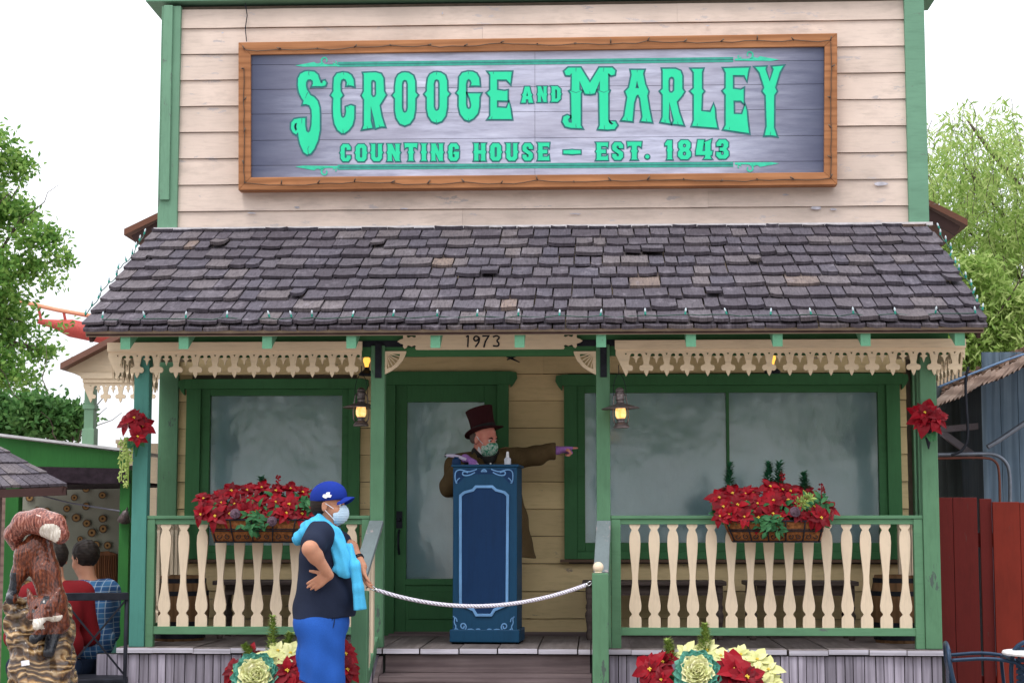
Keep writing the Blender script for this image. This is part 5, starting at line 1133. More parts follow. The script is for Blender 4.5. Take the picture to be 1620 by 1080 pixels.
# pavilion further left
Y = 4.0; t = thing('porch_pavilion', 'small cream pavilion with brown pitched roof and gingerbread, behind the left porch post', 'building', (AX(141, Y), Y, 0))
b = MB()
def slab(b, p, q, dy, th, mi=0):
    p, q = Vector(p), Vector(q); vs = [p, q, q+Vector((0, 0, th)), p+Vector((0, 0, th))]; vs += [v+Vector((0, dy, 0)) for v in vs]
    b.add(vs, [(0, 1, 2, 3), (7, 6, 5, 4), (0, 4, 5, 1), (1, 5, 6, 2), (2, 6, 7, 3), (3, 7, 4, 0)], mi)
slab(b, A(95, 584, Y-.25), A(262, 497, Y-.25), 1.6, .055); b.build('roof', paint('brown_pavilion_roof', (.20, .10, .075, 1), 'x', .15), t)
b = MB(); b.prism([[(105, 585), (262, 503), (262, 597), (132, 597)]], lambda u, v, w: A(u, v, Y-.05)+Vector((0, -w, 0)), 0, .05); b.prism([[(128, 590), (262, 590), (262, 599), (130, 599)]], lambda u, v, w: A(u, v, Y-.1)+Vector((0, -w, 0)), -.03, .04); b.build('gable_board', m_cream, t)
x0 = AX(133, Y-.1, 600); zz = AZ(599, Y-.1); valance('valance', lambda u, v, w: Vector((x0+u, Y-.1-w, zz+v+.03)), .134*5, t)
b = MB(); xa, xb = AX(134, Y, 650), AX(149, Y, 650); b.box(xa, xb, Y-.02, Y+.09, 0, AZ(600, Y)); b.box(xa-.012, xb+.012, Y-.032, Y+.102, AZ(645, Y), AZ(638, Y)); b.box(xa-.012, xb+.012, Y-.032, Y+.102, 0, AZ(676, Y)); b.build('post', paint('mint_green_paint', (.24, .42, .28, 1), 'z', .05), t, bevel=.004)
b = MB(); b.box(AX(182, Y+1), AX(246, Y+1), Y+1, Y+1.3, 0, AZ(700, Y+1)); b.box(AX(182, Y+1)-.01, AX(196, Y+1), Y+.98, Y+1.3, AZ(700, Y+1), AZ(694, Y+1)); b.build('low_wall', m_cream, t)
# ================================================================== GREEN STALL
m_sg = paint('bright_green_stall_paint', (.045, .21, .05, 1), 'z', .08, (.05, .1, .05, 1)); Yf, Yb = 1.2, 2.6
t = thing('green_stall', 'open green market stall with dark awning and pale wall of log slices at left', 'market stall', (AX(100, Yf), Yf, 0))
pm_ = lambda Yq: (lambda u, v, w: A(u, v, Yq)+Vector((0, -w, 0)))
b = MB(); b.prism([[(-60, 684), (203, 716), (203, 741), (-60, 735)]], pm_(Yf), 0, .04); b.build('fascia', m_sg, t)
b = MB(); slab(b, A(-60, 682, Yf-.12), A(208, 714.5, Yf-.12), 1.9, .018); b.build('roof', plain('pale_metal_roof', (.50, .50, .52, 1), .4), t)
b = MB(); P0 = [(60, 738), (203, 741), (206, 764), (150, 765), (96, 762)]; b.prism([P0], pm_(Yf-.05), -.02, .02); 
slab(b, A(-60, 770, Yf-.02), A(202, 764, Yf-.02), 1.3, .02); b.build('awning', plain('dark_plum_canvas', (.03, .02, .028, 1), .9, var=.4, bump=.4), t)
for x0, x1 in ((7, 28), (188, 204)):
    b = MB(); b.box(AX(x0, Yf), AX(x1, Yf), Yf, Yf+.1, 0, AZ(742, Yf)); b.build('post', m_sg, t, bevel=.004)
b = MB(); b.box(AX(24, Yb), AX(230, Yb), Yb, Yb+.05, AZ(930, Yb), AZ(735, Yb)); b.build('back_wall', plain('whitewashed_board', (.27, .275, .225, 1), .8, var=.15, scale=4), t)
b = MB(); b.box(AX(-80, Yb), AX(23.5, Yb), Yb, Yb+.05, 0, AZ(735, Yb)); b.build('side_board', rawwood('brown_pink_planks', (.20, .13, .11, 1), (.30, .2, .17, 1), 'x', 20), t)
b = MB(); b.box(AX(24, Yb), AX(230, Yb), Yb, Yb+.05, 0, AZ(930, Yb)-.002); b.build('lower_panel', m_sg, t)
b = MB(); b.box(AX(120, 2), AX(204, 2), 1.7, 2.2, 0, AZ(996, 2)); b.box(AX(118, 2), AX(206, 2), 1.66, 2.2, AZ(996, 2)+.001, AZ(990, 2)); b.build('counter', paint('dull_teal_counter', (.06, .17, .15, 1), 'x'), t)
def slicemat():
    M = Mt('sawn_log_slice'); tcx = M.n('ShaderNodeTexCoord'); vl = M.n('ShaderNodeVectorMath', operation='MULTIPLY'); M.l(tcx.outputs['Object'], vl.inputs[0]); vl.inputs[1].default_value = (1, 0, 1)
    ln = M.n('ShaderNodeVectorMath', operation='LENGTH'); M.l(vl.outputs[0], ln.inputs[0])
    M.col(M.ramp(ln.outputs['Value'], [(0, (.03, .018, .01, 1)), (.28, (.06, .03, .015, 1)), (.36, (.34, .20, .08, 1)), (.75, (.26, .14, .05, 1)), (.84, (.07, .035, .02, 1))])).rough(.6); return M.m
ms_ = [slicemat(), m_bark]; sl = None
for u, v, r in ((126, 288, 18), (160, 343, 18), (200, 345, 15), (98, 355, 13), (317, 288, 15), (285, 335, 16), (367, 250, 17), (367, 325, 17), (437, 278, 17), (325, 374, 20), (370, 398, 18), (438, 378, 18), (440, 421, 18), (392, 438, 19), (409, 490, 19), (459, 492, 17), (342, 465, 14), (270, 374, 12), (360, 495, 14), (240, 365, 12), (95, 640, 18), (120, 655, 16)):
    c = A(u/2.7, 680+v/2.7, Yb-.02); rr = r/2.7/196
    if sl is None:
        b = MB(); T = Euler((R(90), 0, 0)).to_matrix(); b.lathe((0, 0, 0), [(.849, -.02), (.849, 0)], 18, 0, T); b.lathe((0, 0, 0), [(.852, -.1), (.852, .003), (1, -.0), (1, -.2), (.5, -.2)], 18, 1, T)
        b.lathe((0, 0, 0), [(0, .05), (.28, .03), (.32, .001)], 12, 0, T); sl = b.build('log_slice', ms_); o = sl
    else: o = sl.copy(); COL.objects.link(o)
    o.location = c; o.scale = (rr, rr*.6, rr*random.uniform(.9, 1.05)); tag(o, 'round log slice with dark centre hung on the pale back wall of the stall', 'wood slice', 'log slices on the stall wall')
c = A(167, 899, Yb-.04); b = MB(); b.prism([[(150, 873), (172, 871), (186, 876), (186, 924), (170, 927), (151, 922)]], pm_(Yb-.01), 0, .04)
for k in range(9): x = 152+k*3.6; b.ribbon([(x, 878), (x+random.uniform(-2, 2), 900), (x+1, 922)], pm_(Yb-.05), 1.2, 0, .012)
tag(b.build('carved_panel', rawwood('red_brown_carving', (.16, .06, .025, 1), (.30, .12, .05, 1), 'z', 14, .5)), 'red-brown carved wood panel low on the stall wall', 'carving')
b = MB(); b.tube([A(37, 776, 1.6)+Vector((0, 0, 0)), A(110, 795, 1.4), A(190, 808, Yf-.02)], .006, 5); tag(b.build('cable', plain('grey_cable', (.16, .16, .2, 1), .6)), 'thin grey cable strung across the open front of the stall', 'cable')
c = A(198, 812, Yf-.06); b = MB(); b.lathe(c, [(.0, .03), (.02, .02), (.05, -.06), (.046, -.06), (.015, .01)], 14, 0, Euler((.5, .3, 0)).to_matrix()); b.tube([c, c+Vector((0, .07, .05))], .006, 6)
tag(b.build('clip_lamp', m_lmet, smooth=True), 'small grey clip-on lamp on the right post of the stall', 'lamp')
# nearer shingle roof at far left
t = thing('kiosk', 'low kiosk with dark shingle roof cut off by the left edge', 'kiosk', (AX(-40, .2), .4, 0)); b = MB(); random.seed(8)
ra, rb, rc_, rd = A(-70, 775, .0), A(107, 768, .0), A(-10, 702, 1.0), A(-90, 702, 1.0)
for r in range(4):
    n = 12
    for k in range(n):
        u0, u1 = k/n, (k+1)/n; v0, v1 = r/4, min((r+1.3)/4, 1); P = lambda u, v: ra.lerp(rb, u).lerp(rd.lerp(rc_, u), v); h = Vector((0, -.01, .014+random.uniform(0, .006)))
        q = [P(u0+.004, v0), P(u1-.004, v0), P(u1-.004, v1), P(u0+.004, v1)]; b.add(q+[q[0]+h, q[1]+h, q[2]+Vector((0, 0, .004)), q[3]+Vector((0, 0, .004))], [(0, 3, 2, 1), (4, 5, 6, 7), (0, 1, 5, 4), (1, 2, 6, 5), (2, 3, 7, 6), (3, 0, 4, 7)])
b.build('roof', m_shingle, t); b = MB(); b.bar(ra+Vector((0, .01, -.035)), rb+Vector((-.01, .01, -.035)), .03, .055); b.bar(rb+Vector((-.02, 0, -.03)), rc_+Vector((-.02, 0, -.03)), .03, .05); b.build('fascia', m_fascia, t)
b = MB(); b.box(AX(-70, .2), AX(-4, .2), .2, .28, 0, AZ(776, .2)); b.build('side_wall', rawwood('pinkish_grey_planks', (.22, .15, .14, 1), (.34, .25, .23, 1), 'z', 18), t)
# ================================================================== RED FENCE, SHED
t = thing('board_fence', 'tall dark red board fence closing the gap right of the shop', 'fence', (AX(1560, 1), 1, 0)); m_rf = paint('dark_red_fence_paint', (.135, .013, .011, 1), 'z', .2, (.10, .03, .025, 1), .5, .35); m_rf2 = paint('brighter_red_fence_paint', (.20, .022, .012, 1), 'z', .16, (.10, .03, .025, 1), .5, .3)
for x0, x1, y0, mt, Yq in ((1470, 1508, 787, m_rf, 1), (1508.6, 1547, 787, m_rf, 1), (1551, 1570, 789, m_rf, 1.0), (1571.5, 1614, 794, m_rf2, .97), (1614.5, 1662, 795, m_rf2, .97), (1662.5, 1700, 796, m_rf2, .97)):
    b = MB(); b.box(AX(x0, Yq), AX(x1, Yq), Yq, Yq+.03, .02, AZ(y0, Yq)); b.build('board', mt, t, bevel=.003)
b = MB(); b.box(AX(1470, 1.04), AX(1700, 1.04), 1.04, 1.09, .3, .4); b.box(AX(1470, 1.04), AX(1700, 1.04), 1.04, 1.09, 1.3, 1.4); b.build('rail', m_rf, t)
Ysd = 2.6; t = thing('blue_shed', 'weathered blue-grey shed with sagging shingle roof beyond the red fence', 'shed', (AX(1600, Ysd), Ysd, 0))
b = MB(); x = AX(1561, Ysd)
while x < AX(1760, Ysd): b.box(x, x+.135, Ysd, Ysd+.03, 0, AZ(560, Ysd)); x += .139
b.build('front_wall', rawwood('blue_painted_planks', (.09, .14, .20, 1), (.18, .245, .31, 1), 'z', 16, .85, .12), t)
b = MB(); x = AX(1478, 3.4)
while x < AX(1575, 3.4): b.box(x, x+.115, 3.4, 3.43, 0, AZ(590, 3.4)); x += .12
b.build('rear_wall', rawwood('shaded_grey_green_planks', (.10, .13, .13, 1), (.17, .20, .21, 1), 'z', 16, .85, .3), t)  # left side of the shed: its shadow is put into duller planks
b = MB(); b.box(AX(1557, Ysd), AX(1565, Ysd), Ysd-.03, Ysd+.8, 0, AZ(600, Ysd)); b.build('corner_post', rawwood('blue_corner', (.12, .18, .24, 1), (.2, .26, .32, 1), 'z', 16), t)
mw = paint('white_brace_paint', (.42, .40, .48, 1), 'x', .2)
b = MB(); b.bar(A(1492, 679, 3.0), A(1560, 673, 2.7), .05, .07, up=(0, 1, 0)); b.bar(A(1490, 684, 3.0), A(1548, 726, 2.9), .05, .07, up=(0, 1, 0)); b.build('brace', mw, t)
random.seed(4); b = MB()
E0 = [(1488, 640), (1520, 628), (1550, 610), (1585, 598), (1625, 578), (1700, 545)]; E1 = [(1492, 622), (1520, 606), (1555, 590), (1590, 574), (1625, 556), (1700, 520)]
for i in range(5):
    p, q, r_, s_ = A(*E0[i], 1.9), A(*E0[i+1], 1.9), A(*E1[i+1], 3.4), A(*E1[i], 3.4)
    b.add([p, q, r_, s_]+[v+Vector((0, 0, .04)) for v in (p, q, r_, s_)], [(0, 3, 2, 1), (4, 5, 6, 7), (0, 1, 5, 4), (1, 2, 6, 5), (2, 3, 7, 6), (3, 0, 4, 7)])
b.build('roof_boards', m_fascia, t)
b = MB()
def EP(u, v, h):                                       # u along the eave 0..1, v up the roof
    x = u*5; i = min(int(x), 4); f = x-i; p = A(*E0[i], 1.9).lerp(A(*E0[i+1], 1.9), f); q = A(*E1[i], 3.4).lerp(A(*E1[i+1], 3.4), f); return p.lerp(q, v)+Vector((0, 0, .045+h))
for r in range(7):
    for k in range(26):
        u0 = k/26+random.uniform(-.006, .006); u1 = u0+.036; v0 = r/7*.95; v1 = v0+.2; cu = random.uniform(0, .035)
        b.add([EP(max(u0, 0), v0, cu), EP(min(u1, 1), v0, cu*.6), EP(min(u1, 1), min(v1, 1), 0), EP(max(u0, 0), min(v1, 1), 0)]+[EP(max(u0, 0), v0, cu+.02), EP(min(u1, 1), v0, cu*.6+.02), EP(min(u1, 1), min(v1, 1), .012), EP(max(u0, 0), min(v1, 1), .012)], [(0, 3, 2, 1), (4, 5, 6, 7), (0, 1, 5, 4), (1, 2, 6, 5), (2, 3, 7, 6), (3, 0, 4, 7)])
b.build('shingles', rawwood('rusty_brown_shingles', (.13, .085, .06, 1), (.24, .15, .11, 1), 'y', 20, .85, .45), t)
b = MB()
for k in range(24):                                     # curled pale shingle ends along the eave
    u = (k+.5)/24; w_ = .05; p = EP(u, 0, 0); d = EP(min(u+.02, 1), 0, 0)-EP(max(u-.02, 0), 0, 0); d.normalize(); c0 = random.uniform(.02, .06)
    b.add([p-d*w_+Vector((0, -.02, .01)), p+d*w_+Vector((0, -.03, c0)), p+d*w_+Vector((0, -.04, c0-.04)), p-d*w_+Vector((0, -.04, -.05)), p-d*w_+Vector((0, .05, .0)), p+d*w_+Vector((0, .05, c0)), p+d*w_+Vector((0, .04, c0-.04)), p-d*w_+Vector((0, .04, -.05))], [(0, 3, 2, 1), (4, 5, 6, 7), (0, 1, 5, 4), (1, 2, 6, 5), (2, 3, 7, 6), (3, 0, 4, 7)])
b.build('curled_eave', rawwood('sun_bleached_shingle_ends', (.30, .20, .16, 1), (.55, .44, .38, 1), 'x', 14, .8, .35), t)
m_pipe = plain('grey_blue_conduit', (.17, .19, .23, 1), .4, .5)
for P, r_, nm, lab, mt in (([(1478, 719), (1560, 717), (1576, 719), (1590, 728), (1598, 745), (1598, 800)], .015, 'conduit', 'thick grey conduit running across and bending down behind the red fence', m_pipe), ([(1478, 725), (1560, 723), (1574, 728), (1581, 740), (1582, 800)], .010, 'conduit', 'thin rusty pipe bending down just left of the thick conduit', plain('rusty_pipe', (.15, .055, .04, 1), .7)),
                           ([(1562, 707), (1580, 697), (1622, 668), (1680, 630)], .02, 'conduit', 'grey conduit slanting up across the blue shed wall', m_pipe), ([(1532, 580), (1527, 600), (1529, 650), (1532, 690), (1525, 712), (1505, 720)], .011, 'cable', 'black cable drooping from the shed roof', m_strap), ([(1484, 612), (1540, 590), (1600, 566), (1700, 535)], .008, 'cable', 'thin blue cable running along above the shed roof', plain('blue_cable', (.12, .2, .34, 1), .5))):
    Yq = 2.35 if 'cable' not in nm else 1.8
    b = MB(); b.tube([A(u, v, Yq) for u, v in smooth_pts(P)], r_, 10); tag(b.build(nm, mt, smooth=True), lab, nm)
# ================================================================== PATIO CHAIRS AND TABLE, BOTTOM RIGHT
m_nav = plain('navy_powder_coat', (.02, .04, .075, 1), .35, .3)
def patio_chair(px, Y, rz, lab, top=1012):
    x = AX(px, Y); t = thing('patio_chair', lab, 'chair', (x, Y, 0), R(rz), 'navy metal patio chairs'); H = AZ(top, Y)
    b = MB(); b.tube(smooth_pts([(-.22, .2, .44), (-.23, .24, H-.14), (-.19, .25, H-.02), (0, .25, H), (.19, .25, H-.02), (.23, .24, H-.14), (.22, .2, .44)]), .013, 8); parl(b.build('back_frame', m_nav, smooth=True), t)
    b = MB()
    for k in range(9): x_ = -.18+k*.045; b.box(x_-.009, x_+.009, .232, .24, .47, H-.03)
    for k in range(8): z = .5+k*(H-.56)/7; b.box(-.2, .2, .2405, .247, z-.012, z+.012)
    parl(b.build('back_slats', m_nav), t); b = MB()
    for k in range(10): y = -.2+k*.042; b.box(-.22, .22, y-.014, y+.014, .435, .445)
    b.tube([(-.22, .2, .43), (-.22, -.22, .43), (.22, -.22, .43), (.22, .2, .43)], .012, 8); parl(b.build('seat', m_nav), t)
    for sx_, sy_ in ((-1, -1), (1, -1), (-1, 1), (1, 1)):
        b = MB(); b.tube([(sx_*.22, sy_*.2, .44), (sx_*.235, sy_*.24, 0)], .012, 8); parl(b.build('leg', m_nav), t)
    for s in (-1, 1):
        b = MB(); b.tube(smooth_pts([(s*.22, .23, .66), (s*.25, 0, .68), (s*.25, -.2, .64), (s*.23, -.22, .44)]), .011, 8); parl(b.build('armrest', m_nav, smooth=True), t)
    return t
patio_chair(1560, -.95, 82, 'navy metal patio chair at the lower right, just right of the porch corner', 1014)
patio_chair(1650, -.95, 172, 'navy metal patio chair cut off by the right edge', 1004)
Y = -.9; t = thing('patio_table', 'small round white patio table before the red fence', 'table', (AX(1662, Y-.35), Y-.35, 0)); zt = AZ(1027, Y-.35); b = MB(); b.lathe((0, 0, 0), [(0, zt-.02), (.29, zt-.02), (.295, zt-.01), (.29, zt), (0, zt)], 36); parl(b.build('table_top', plain('white_table_top', (.7, .7, .7, 1), .4)), t)
b = MB(); b.tube([(0, 0, zt-.021), (0, 0, .02)], .03, 12); b.lathe((0, 0, 0), [(.22, .001), (.22, .02), (.03, .05)], 20); parl(b.build('pedestal', m_nav, smooth=True, sharp=40), t)
# black crossed-back chair at left
Y = -.15; t = thing('cross_back_chair', 'black metal chair with crossed back before the green stall', 'chair', (AX(152, Y), Y-.0, 0), R(16)); H = AZ(937, Y); b = MB()
b.tube([(-.2, -.2, 0), (-.2, -.21, .45), (-.2, -.26, H)], .013, 8); b.tube([(.2, -.2, 0), (.2, -.21, .45), (.2, -.26, H)], .013, 8); b.tube([(-.2, .2, 0), (-.2, .2, .44)], .013, 8); b.tube([(.2, .2, 0), (.2, .2, .44)], .013, 8); parl(b.build('leg_frame', m_strap, smooth=True), t)
b = MB(); b.box(-.21, .21, -.275, -.25, H-.045, H+.005); parl(b.build('top_rail', m_strap, bevel=.004), t)
b = MB(); b.bar((-.19, -.26, H-.05), (.19, -.22, .5), .02, .012); b.bar((.19, -.262, H-.05), (-.19, -.222, .5), .02, .012); parl(b.build('cross_brace', m_strap), t)
b = MB(); b.box(-.22, .22, -.22, .22, .44, .47); parl(b.build('seat', m_strap, bevel=.008), t)
# ================================================================== PEOPLE
def skinmat(name, c1, c2):
    M = Mt(name); n = M.noise(M.coord(), 18, 4); M.col(M.mixc(M.ramp(n, [(.35, g(0)), (.7, g(1))]), c1, c2)).rough(.5); M.b.inputs['Subsurface Weight'].default_value = .08; M.b.inputs['Subsurface Scale'].default_value = .01; return M.m
m_skin = skinmat('warm_tan_skin', (.42, .20, .125, 1), (.48, .235, .15, 1)); m_skin2 = skinmat('ruddy_skin', (.62, .22, .17, 1), (.72, .32, .25, 1))
def cloth(name, c, var=.12, scale=260, bump=.25, rough=.85, c2=None):
    M = Mt(name); n = M.noise(M.coord(), scale, 3); f = M.noise(M.coord(), 7, 3)
    col_ = M.mixc(M.ramp(n, [(.35, g(0)), (.65, g(1))]), sc(c, 1-var), c2 or sc(c, 1+var)); col_ = M.mixc(M.ramp(f, [(.4, g(.25)), (.6, g(0))]), col_, sc(c, .6))
    M.col(col_).rough(rough); M.bump(n, bump, .004); return M.m
m_navy = cloth('navy_jersey', (.012, .018, .04, 1)); m_short = cloth('royal_blue_shorts', (.016, .085, .37, 1)); m_hood = cloth('sky_blue_fleece', (.07, .42, .70, 1)); m_cap = cloth('royal_blue_cap', (.007, .028, .24, 1))
m_hair = rawwood('black_brown_hair', (.010, .007, .006, 1), (.030, .020, .016, 1), 'x', 70, .55, 0); m_mask = cloth('pale_blue_mask', (.50, .66, .80, 1), .03); m_white = plain('white_stitching', (.75, .75, .8, 1), .6)
m_tweed = cloth('brown_tweed', (.092, .060, .026, 1), .45, 420, .5, c2=(.16, .105, .05, 1)); m_vest = cloth('dark_plum_waistcoat', (.025, .016, .035, 1)); m_hat = cloth('dark_maroon_felt', (.040, .008, .011, 1), .2); m_glove = cloth('lavender_knit', (.36, .17, .50, 1), .2, 200, .5)
m_trou = cloth('charcoal_trousers', (.03, .028, .03, 1)); m_shoe = plain('dark_shoe_leather', (.03, .022, .02, 1), .4); m_eyew = plain('eye_white', (.6, .58, .55, 1), .3); m_iris = plain('dark_iris', (.02, .012, .01, 1), .2)
def head(c, f, u, S=1.0, beard=False):
    f, s, u = frame(f, u); ax_ = axes(f, s, u); c = Vector(c); H = lambda a, b_, d: c+(f*a+s*b_+u*d)*S; E = lambda p, r, k=.02, op='+': ell(p, [q*S for q in r], ax_, k*S, op)
    P = [E(H(-.012, 0, .035), (.097, .077, .083)), E(H(.025, 0, -.035), (.066, .060, .082), .03), E(H(.058, 0, -.095), (.028, .03, .022), .03), E(H(.055, .036, -.035), (.032, .026, .03), .02), E(H(.055, -.036, -.035), (.032, .026, .03), .02),
         cap(H(.080, -.032, .022), H(.080, .032, .022), .013*S, .013*S, .015), E(H(.099, .031, .003), (.016, .018, .012), .01, '-'), E(H(.099, -.031, .003), (.016, .018, .012), .01, '-'),
         cap(H(.088, 0, .008), H(.112, 0, -.030), .009*S, .014*S, .012), E(H(.104, .012, -.034), (.012, .009, .009), .008), E(H(.104, -.012, -.034), (.012, .009, .009), .008),
         cap(H(.088, -.02, -.064), H(.088, .02, -.064), .009*S, .009*S, .006), cap(H(.087, -.017, -.074), H(.087, .017, -.074), .009*S, .009*S, .006)]
    for q in (-1, 1): P += [E(H(-.006, q*.080, -.008), (.020, .008, .033), .008), E(H(-.002, q*.088, -.006), (.011, .006, .02), .005, '-')]
    return P, H, (f, s, u)
def eyes(H, fr, parent, S=1):
    f, s, u = fr
    for q in (-1, 1):
        b = MB(); prof = [(.0125*S*math.sin(t), -.0125*S*math.cos(t)) for t in np.linspace(0, math.pi, 9)]; prof[0] = (0, prof[0][1]); prof[-1] = (0, prof[-1][1])
        p = H(.079, q*.031, .003); b.lathe(p, prof, 12, 0); b.lathe(p+f*.0085*S, [(r*.55, z*.55) for r, z in prof], 10, 1); b.build('eye', [m_eyew, m_iris], parent, smooth=True)
def hand(w, d, n, th=1, curl=(.3, .35, .4, .45), S=1.0, tang=.6, tc=.3):
    w = Vector(w); d = Vector(d).normalized(); n = Vector(n); n = (n-d*n.dot(d)).normalized(); s = d.cross(n)*th; P = []
    offs = (.027, .009, -.009, -.026)
    for i, o in enumerate(offs): P.append(cap(w+s*o*.45*S, w+(d*(.082-.004*abs(i-1))+s*o)*S, .015*S, .0112*S, .012))
    tips = []
    for i, o in enumerate(offs):
        L = (.070, .078, .072, .056)[i]*S; p = w+(d*(.082-.004*abs(i-1))+s*o)*S; a = 0; dd = (d+s*o*2.2).normalized()
        for j, (fr_, m) in enumerate(((.44, 1), (.31, 1.25), (.25, .8))):
            a += curl[i]*m; v = dd*math.cos(a)+n*math.sin(a); q = p+v*L*fr_; P.append(cap(p, q, (.0098-.0009*j)*S, (.0090-.0009*j)*S, .004)); p = q
        tips.append(p)
    p0 = w+(d*.018+s*.018)*S; v1 = (d*math.cos(tang)+s*math.sin(tang)+n*.15).normalized(); p1 = p0+v1*.045*S; v2 = (v1+n*tc-s*tc*.5).normalized(); p2 = p1+v2*.032*S; v3 = (v2+n*tc-s*tc*.5).normalized(); p3 = p2+v3*.026*S
    P += [cap(p0, p1, .016*S, .0125*S, .012), cap(p1, p2, .0115*S, .0105*S, .005), cap(p2, p3, .0102*S, .0085*S, .005)]
    return P, tips
def wrinkle(ax=(8, 5, 22), amp=.004):
    return lambda P: amp*np.sin(P[..., 0]*ax[0]+P[..., 2]*ax[2]+2*np.sin(P[..., 1]*11))*np.sin(P[..., 1]*ax[1]+P[..., 0]*13+P[..., 2]*6)
# ---------------------------------------------------------------- visitor in the cap, leaning by the steps
Yg = -1.0; G = lambda x, y, d=0: A(x, y, Yg+d)
gp = thing('person', 'person in blue cap and mask, navy T-shirt and royal blue shorts, hand on hip, sky blue hoodie over shoulders', 'person', (G(508, 1000).x, Yg, 0))
gp['label'] = 'person in blue cap and shorts, hand on hip, sky blue hoodie over the shoulders'
hp, H, fr_ = head(G(520, 799, -.02), (1, -.12, -.02), (-.05, 0, 1), .98)
shR, shL, elR, wrR, elL, wrL = G(505, 846, -.17), G(513, 846, .16), G(491, 868, -.33), G(521, 909, -.245), G(555, 866, .10), G(574, 896, .02)
sh = [cap(shR, shL, .068, .068, .05), ell(G(512, 878), (.135, .185, .165), None, .06), ell(G(516, 925), (.162, .175, .15), None, .06), ell(G(521, 945, -.02), (.155, .165, .11), None, .05)]
hips = [ell(G(511, 985), (.150, .175, .12), None, .05), ell(G(496, 990, -.07), (.11, .10, .11), None, .05), ell(G(496, 990, .07), (.11, .10, .11), None, .05)]
kR, kL = Vector((G(507, 1000).x, Yg-.11, .50)), Vector((G(490, 1000).x, Yg+.12, .50)); aR, aL = Vector((kR.x-.02, Yg-.12, .09)), Vector((kL.x-.03, Yg+.12, .09))
thigh = [cap(G(511, 995, -.085), kR, .105, .066, .04), cap(G(509, 995, .085), kL, .105, .066, .04)]
legs = [cap(kR, aR, .060, .038, .03), cap(kL, aL, .060, .038, .03), ell(kR+Vector((-.025, 0, -.13)), (.05, .05, .10), None, .03), ell(kL+Vector((-.025, 0, -.13)), (.05, .05, .10), None, .03),
        cap(aR+Vector((-.02, 0, -.04)), aR+Vector((.15, -.02, -.055)), .035, .028, .02), cap(aL+Vector((-.02, 0, -.04)), aL+Vector((.15, .02, -.055)), .035, .028, .02)]
h1, _ = hand(wrR, (-.78, .10, -.50), (.05, 1, .05), -1, (.06, .08, .12, .16), .98, .75, .05)
h2, _ = hand(wrL, (.12, -.12, -1), (1, .15, .1), 1, (.25, .35, .45, .5), .95, .5, .2)
arms = [cap(shR, elR, .056, .047, .03), cap(elR, wrR, .047, .027, .02), ell(elR+(wrR-elR)*.25, (.046, .046, .05), None, .02), cap(shL, elL, .052, .042, .03), cap(elL, wrL, .042, .026, .02)]
body = hp+[cap(G(514, 842), G(519, 812, -.01), .066, .055, .03)]+sh+hips+thigh+legs+arms+h1+h2
sdf('body', body, .0068, m_skin, gp); eyes(H, fr_, gp, .98)
zh = G(515, 975).z
sdf('t_shirt', sh+hips+thigh+[ell(G(512, 965), (.175, .185, .12), None, .05), cap(shR, shR.lerp(elR, .62), .068, .060, .04), cap(shL, shL.lerp(elL, .6), .062, .058, .04), cap(G(514, 848), G(517, 838), .07, .062, .03)], .0085, m_navy, gp, .014, [(G(512, 977), (.06, 0, -1)), (G(518, 824), (0, 0, 1))], wrinkle((9, 6, 20), .008))
sdf('shorts', hips+thigh+[cap(G(511, 990, -.085), kR+Vector((.03, -.01, -.02)), .122, .112, .04), cap(G(509, 990, .085), kL+Vector((0, .01, 0)), .115, .10, .04)], .009, m_short, gp, .012, [((0, 0, G(515, 966).z), (0, 0, 1)), (G(515, 1083), (-.3, 0, -1))], lambda P: .010*np.sin(P[..., 0]*46+P[..., 2]*11+2*np.sin(P[..., 2]*8+P[..., 1]*6))*np.clip((G(510, 985).z-P[..., 2])*4, 0, 1)+.004*np.sin(P[..., 2]*30+P[..., 0]*18))
b = MB(); b.tube([G(527, 975, -.185), G(522, 990, -.2), G(526, 1000, -.195)], .003, 5); b.tube([G(530, 975, -.18), G(528, 988, -.195), G(525, 999, -.198)], .0025, 5); b.build('drawstring', m_navy, gp)
for a in (aR, aL): sdf('shoe', [cap(a+Vector((-.04, 0, -.05)), a+Vector((.15, 0, -.055)), .045, .036, .02), cap(a+Vector((-.02, 0, -.02)), a+Vector((.03, 0, -.03)), .05, .045, .02)], .008, m_shoe, gp, .004, [((0, 0, .004), (0, 0, -1))])
# hoodie draped round the shoulders
hood = [cap(G(500, 831, -.10), G(488, 836, .02), .038, .045, .03), cap(G(488, 836, .02), G(502, 830, .12), .045, .036, .03), cap(G(500, 831, -.10), G(520, 838, -.13), .036, .034, .03), cap(G(502, 830, .12), G(530, 842, .10), .036, .03, .03),
        cap(G(494, 836, -.10), G(474, 850, -.06), .046, .036, .03), cap(G(474, 850, -.06), G(472, 853, .1), .034, .036, .03), cap(G(490, 832, -.05), G(505, 822, -.07), .034, .03, .03), cap(G(505, 822, -.07), G(528, 838, -.08), .026, .028, .03),
        ell(G(531, 856, -.155), (.055, .03, .10), Matrix.Rotation(R(-18), 3, 'Y'), .03), ell(G(541, 886, -.165), (.052, .028, .11), Matrix.Rotation(R(-10), 3, 'Y'), .03), cap(G(530, 900, -.17), G(551, 908, -.15), .022, .024, .02)]
hood = [p if p[0] == 'c' else ('e', p[1], p[2], np.array(p[3]), p[4], p[5]) for p in hood]
fold = lambda P: .006*np.abs(np.sin(P[..., 0]*62+P[..., 2]*16+1.6*np.sin(P[..., 2]*9)))+.002*np.sin(P[..., 0]*60+P[..., 2]*55+P[..., 1]*40)
hd = sdf('hoodie', hood, .0065, m_hood, gp, .004, [(G(544, 915, 0), (.15, 0, -1))], fold)
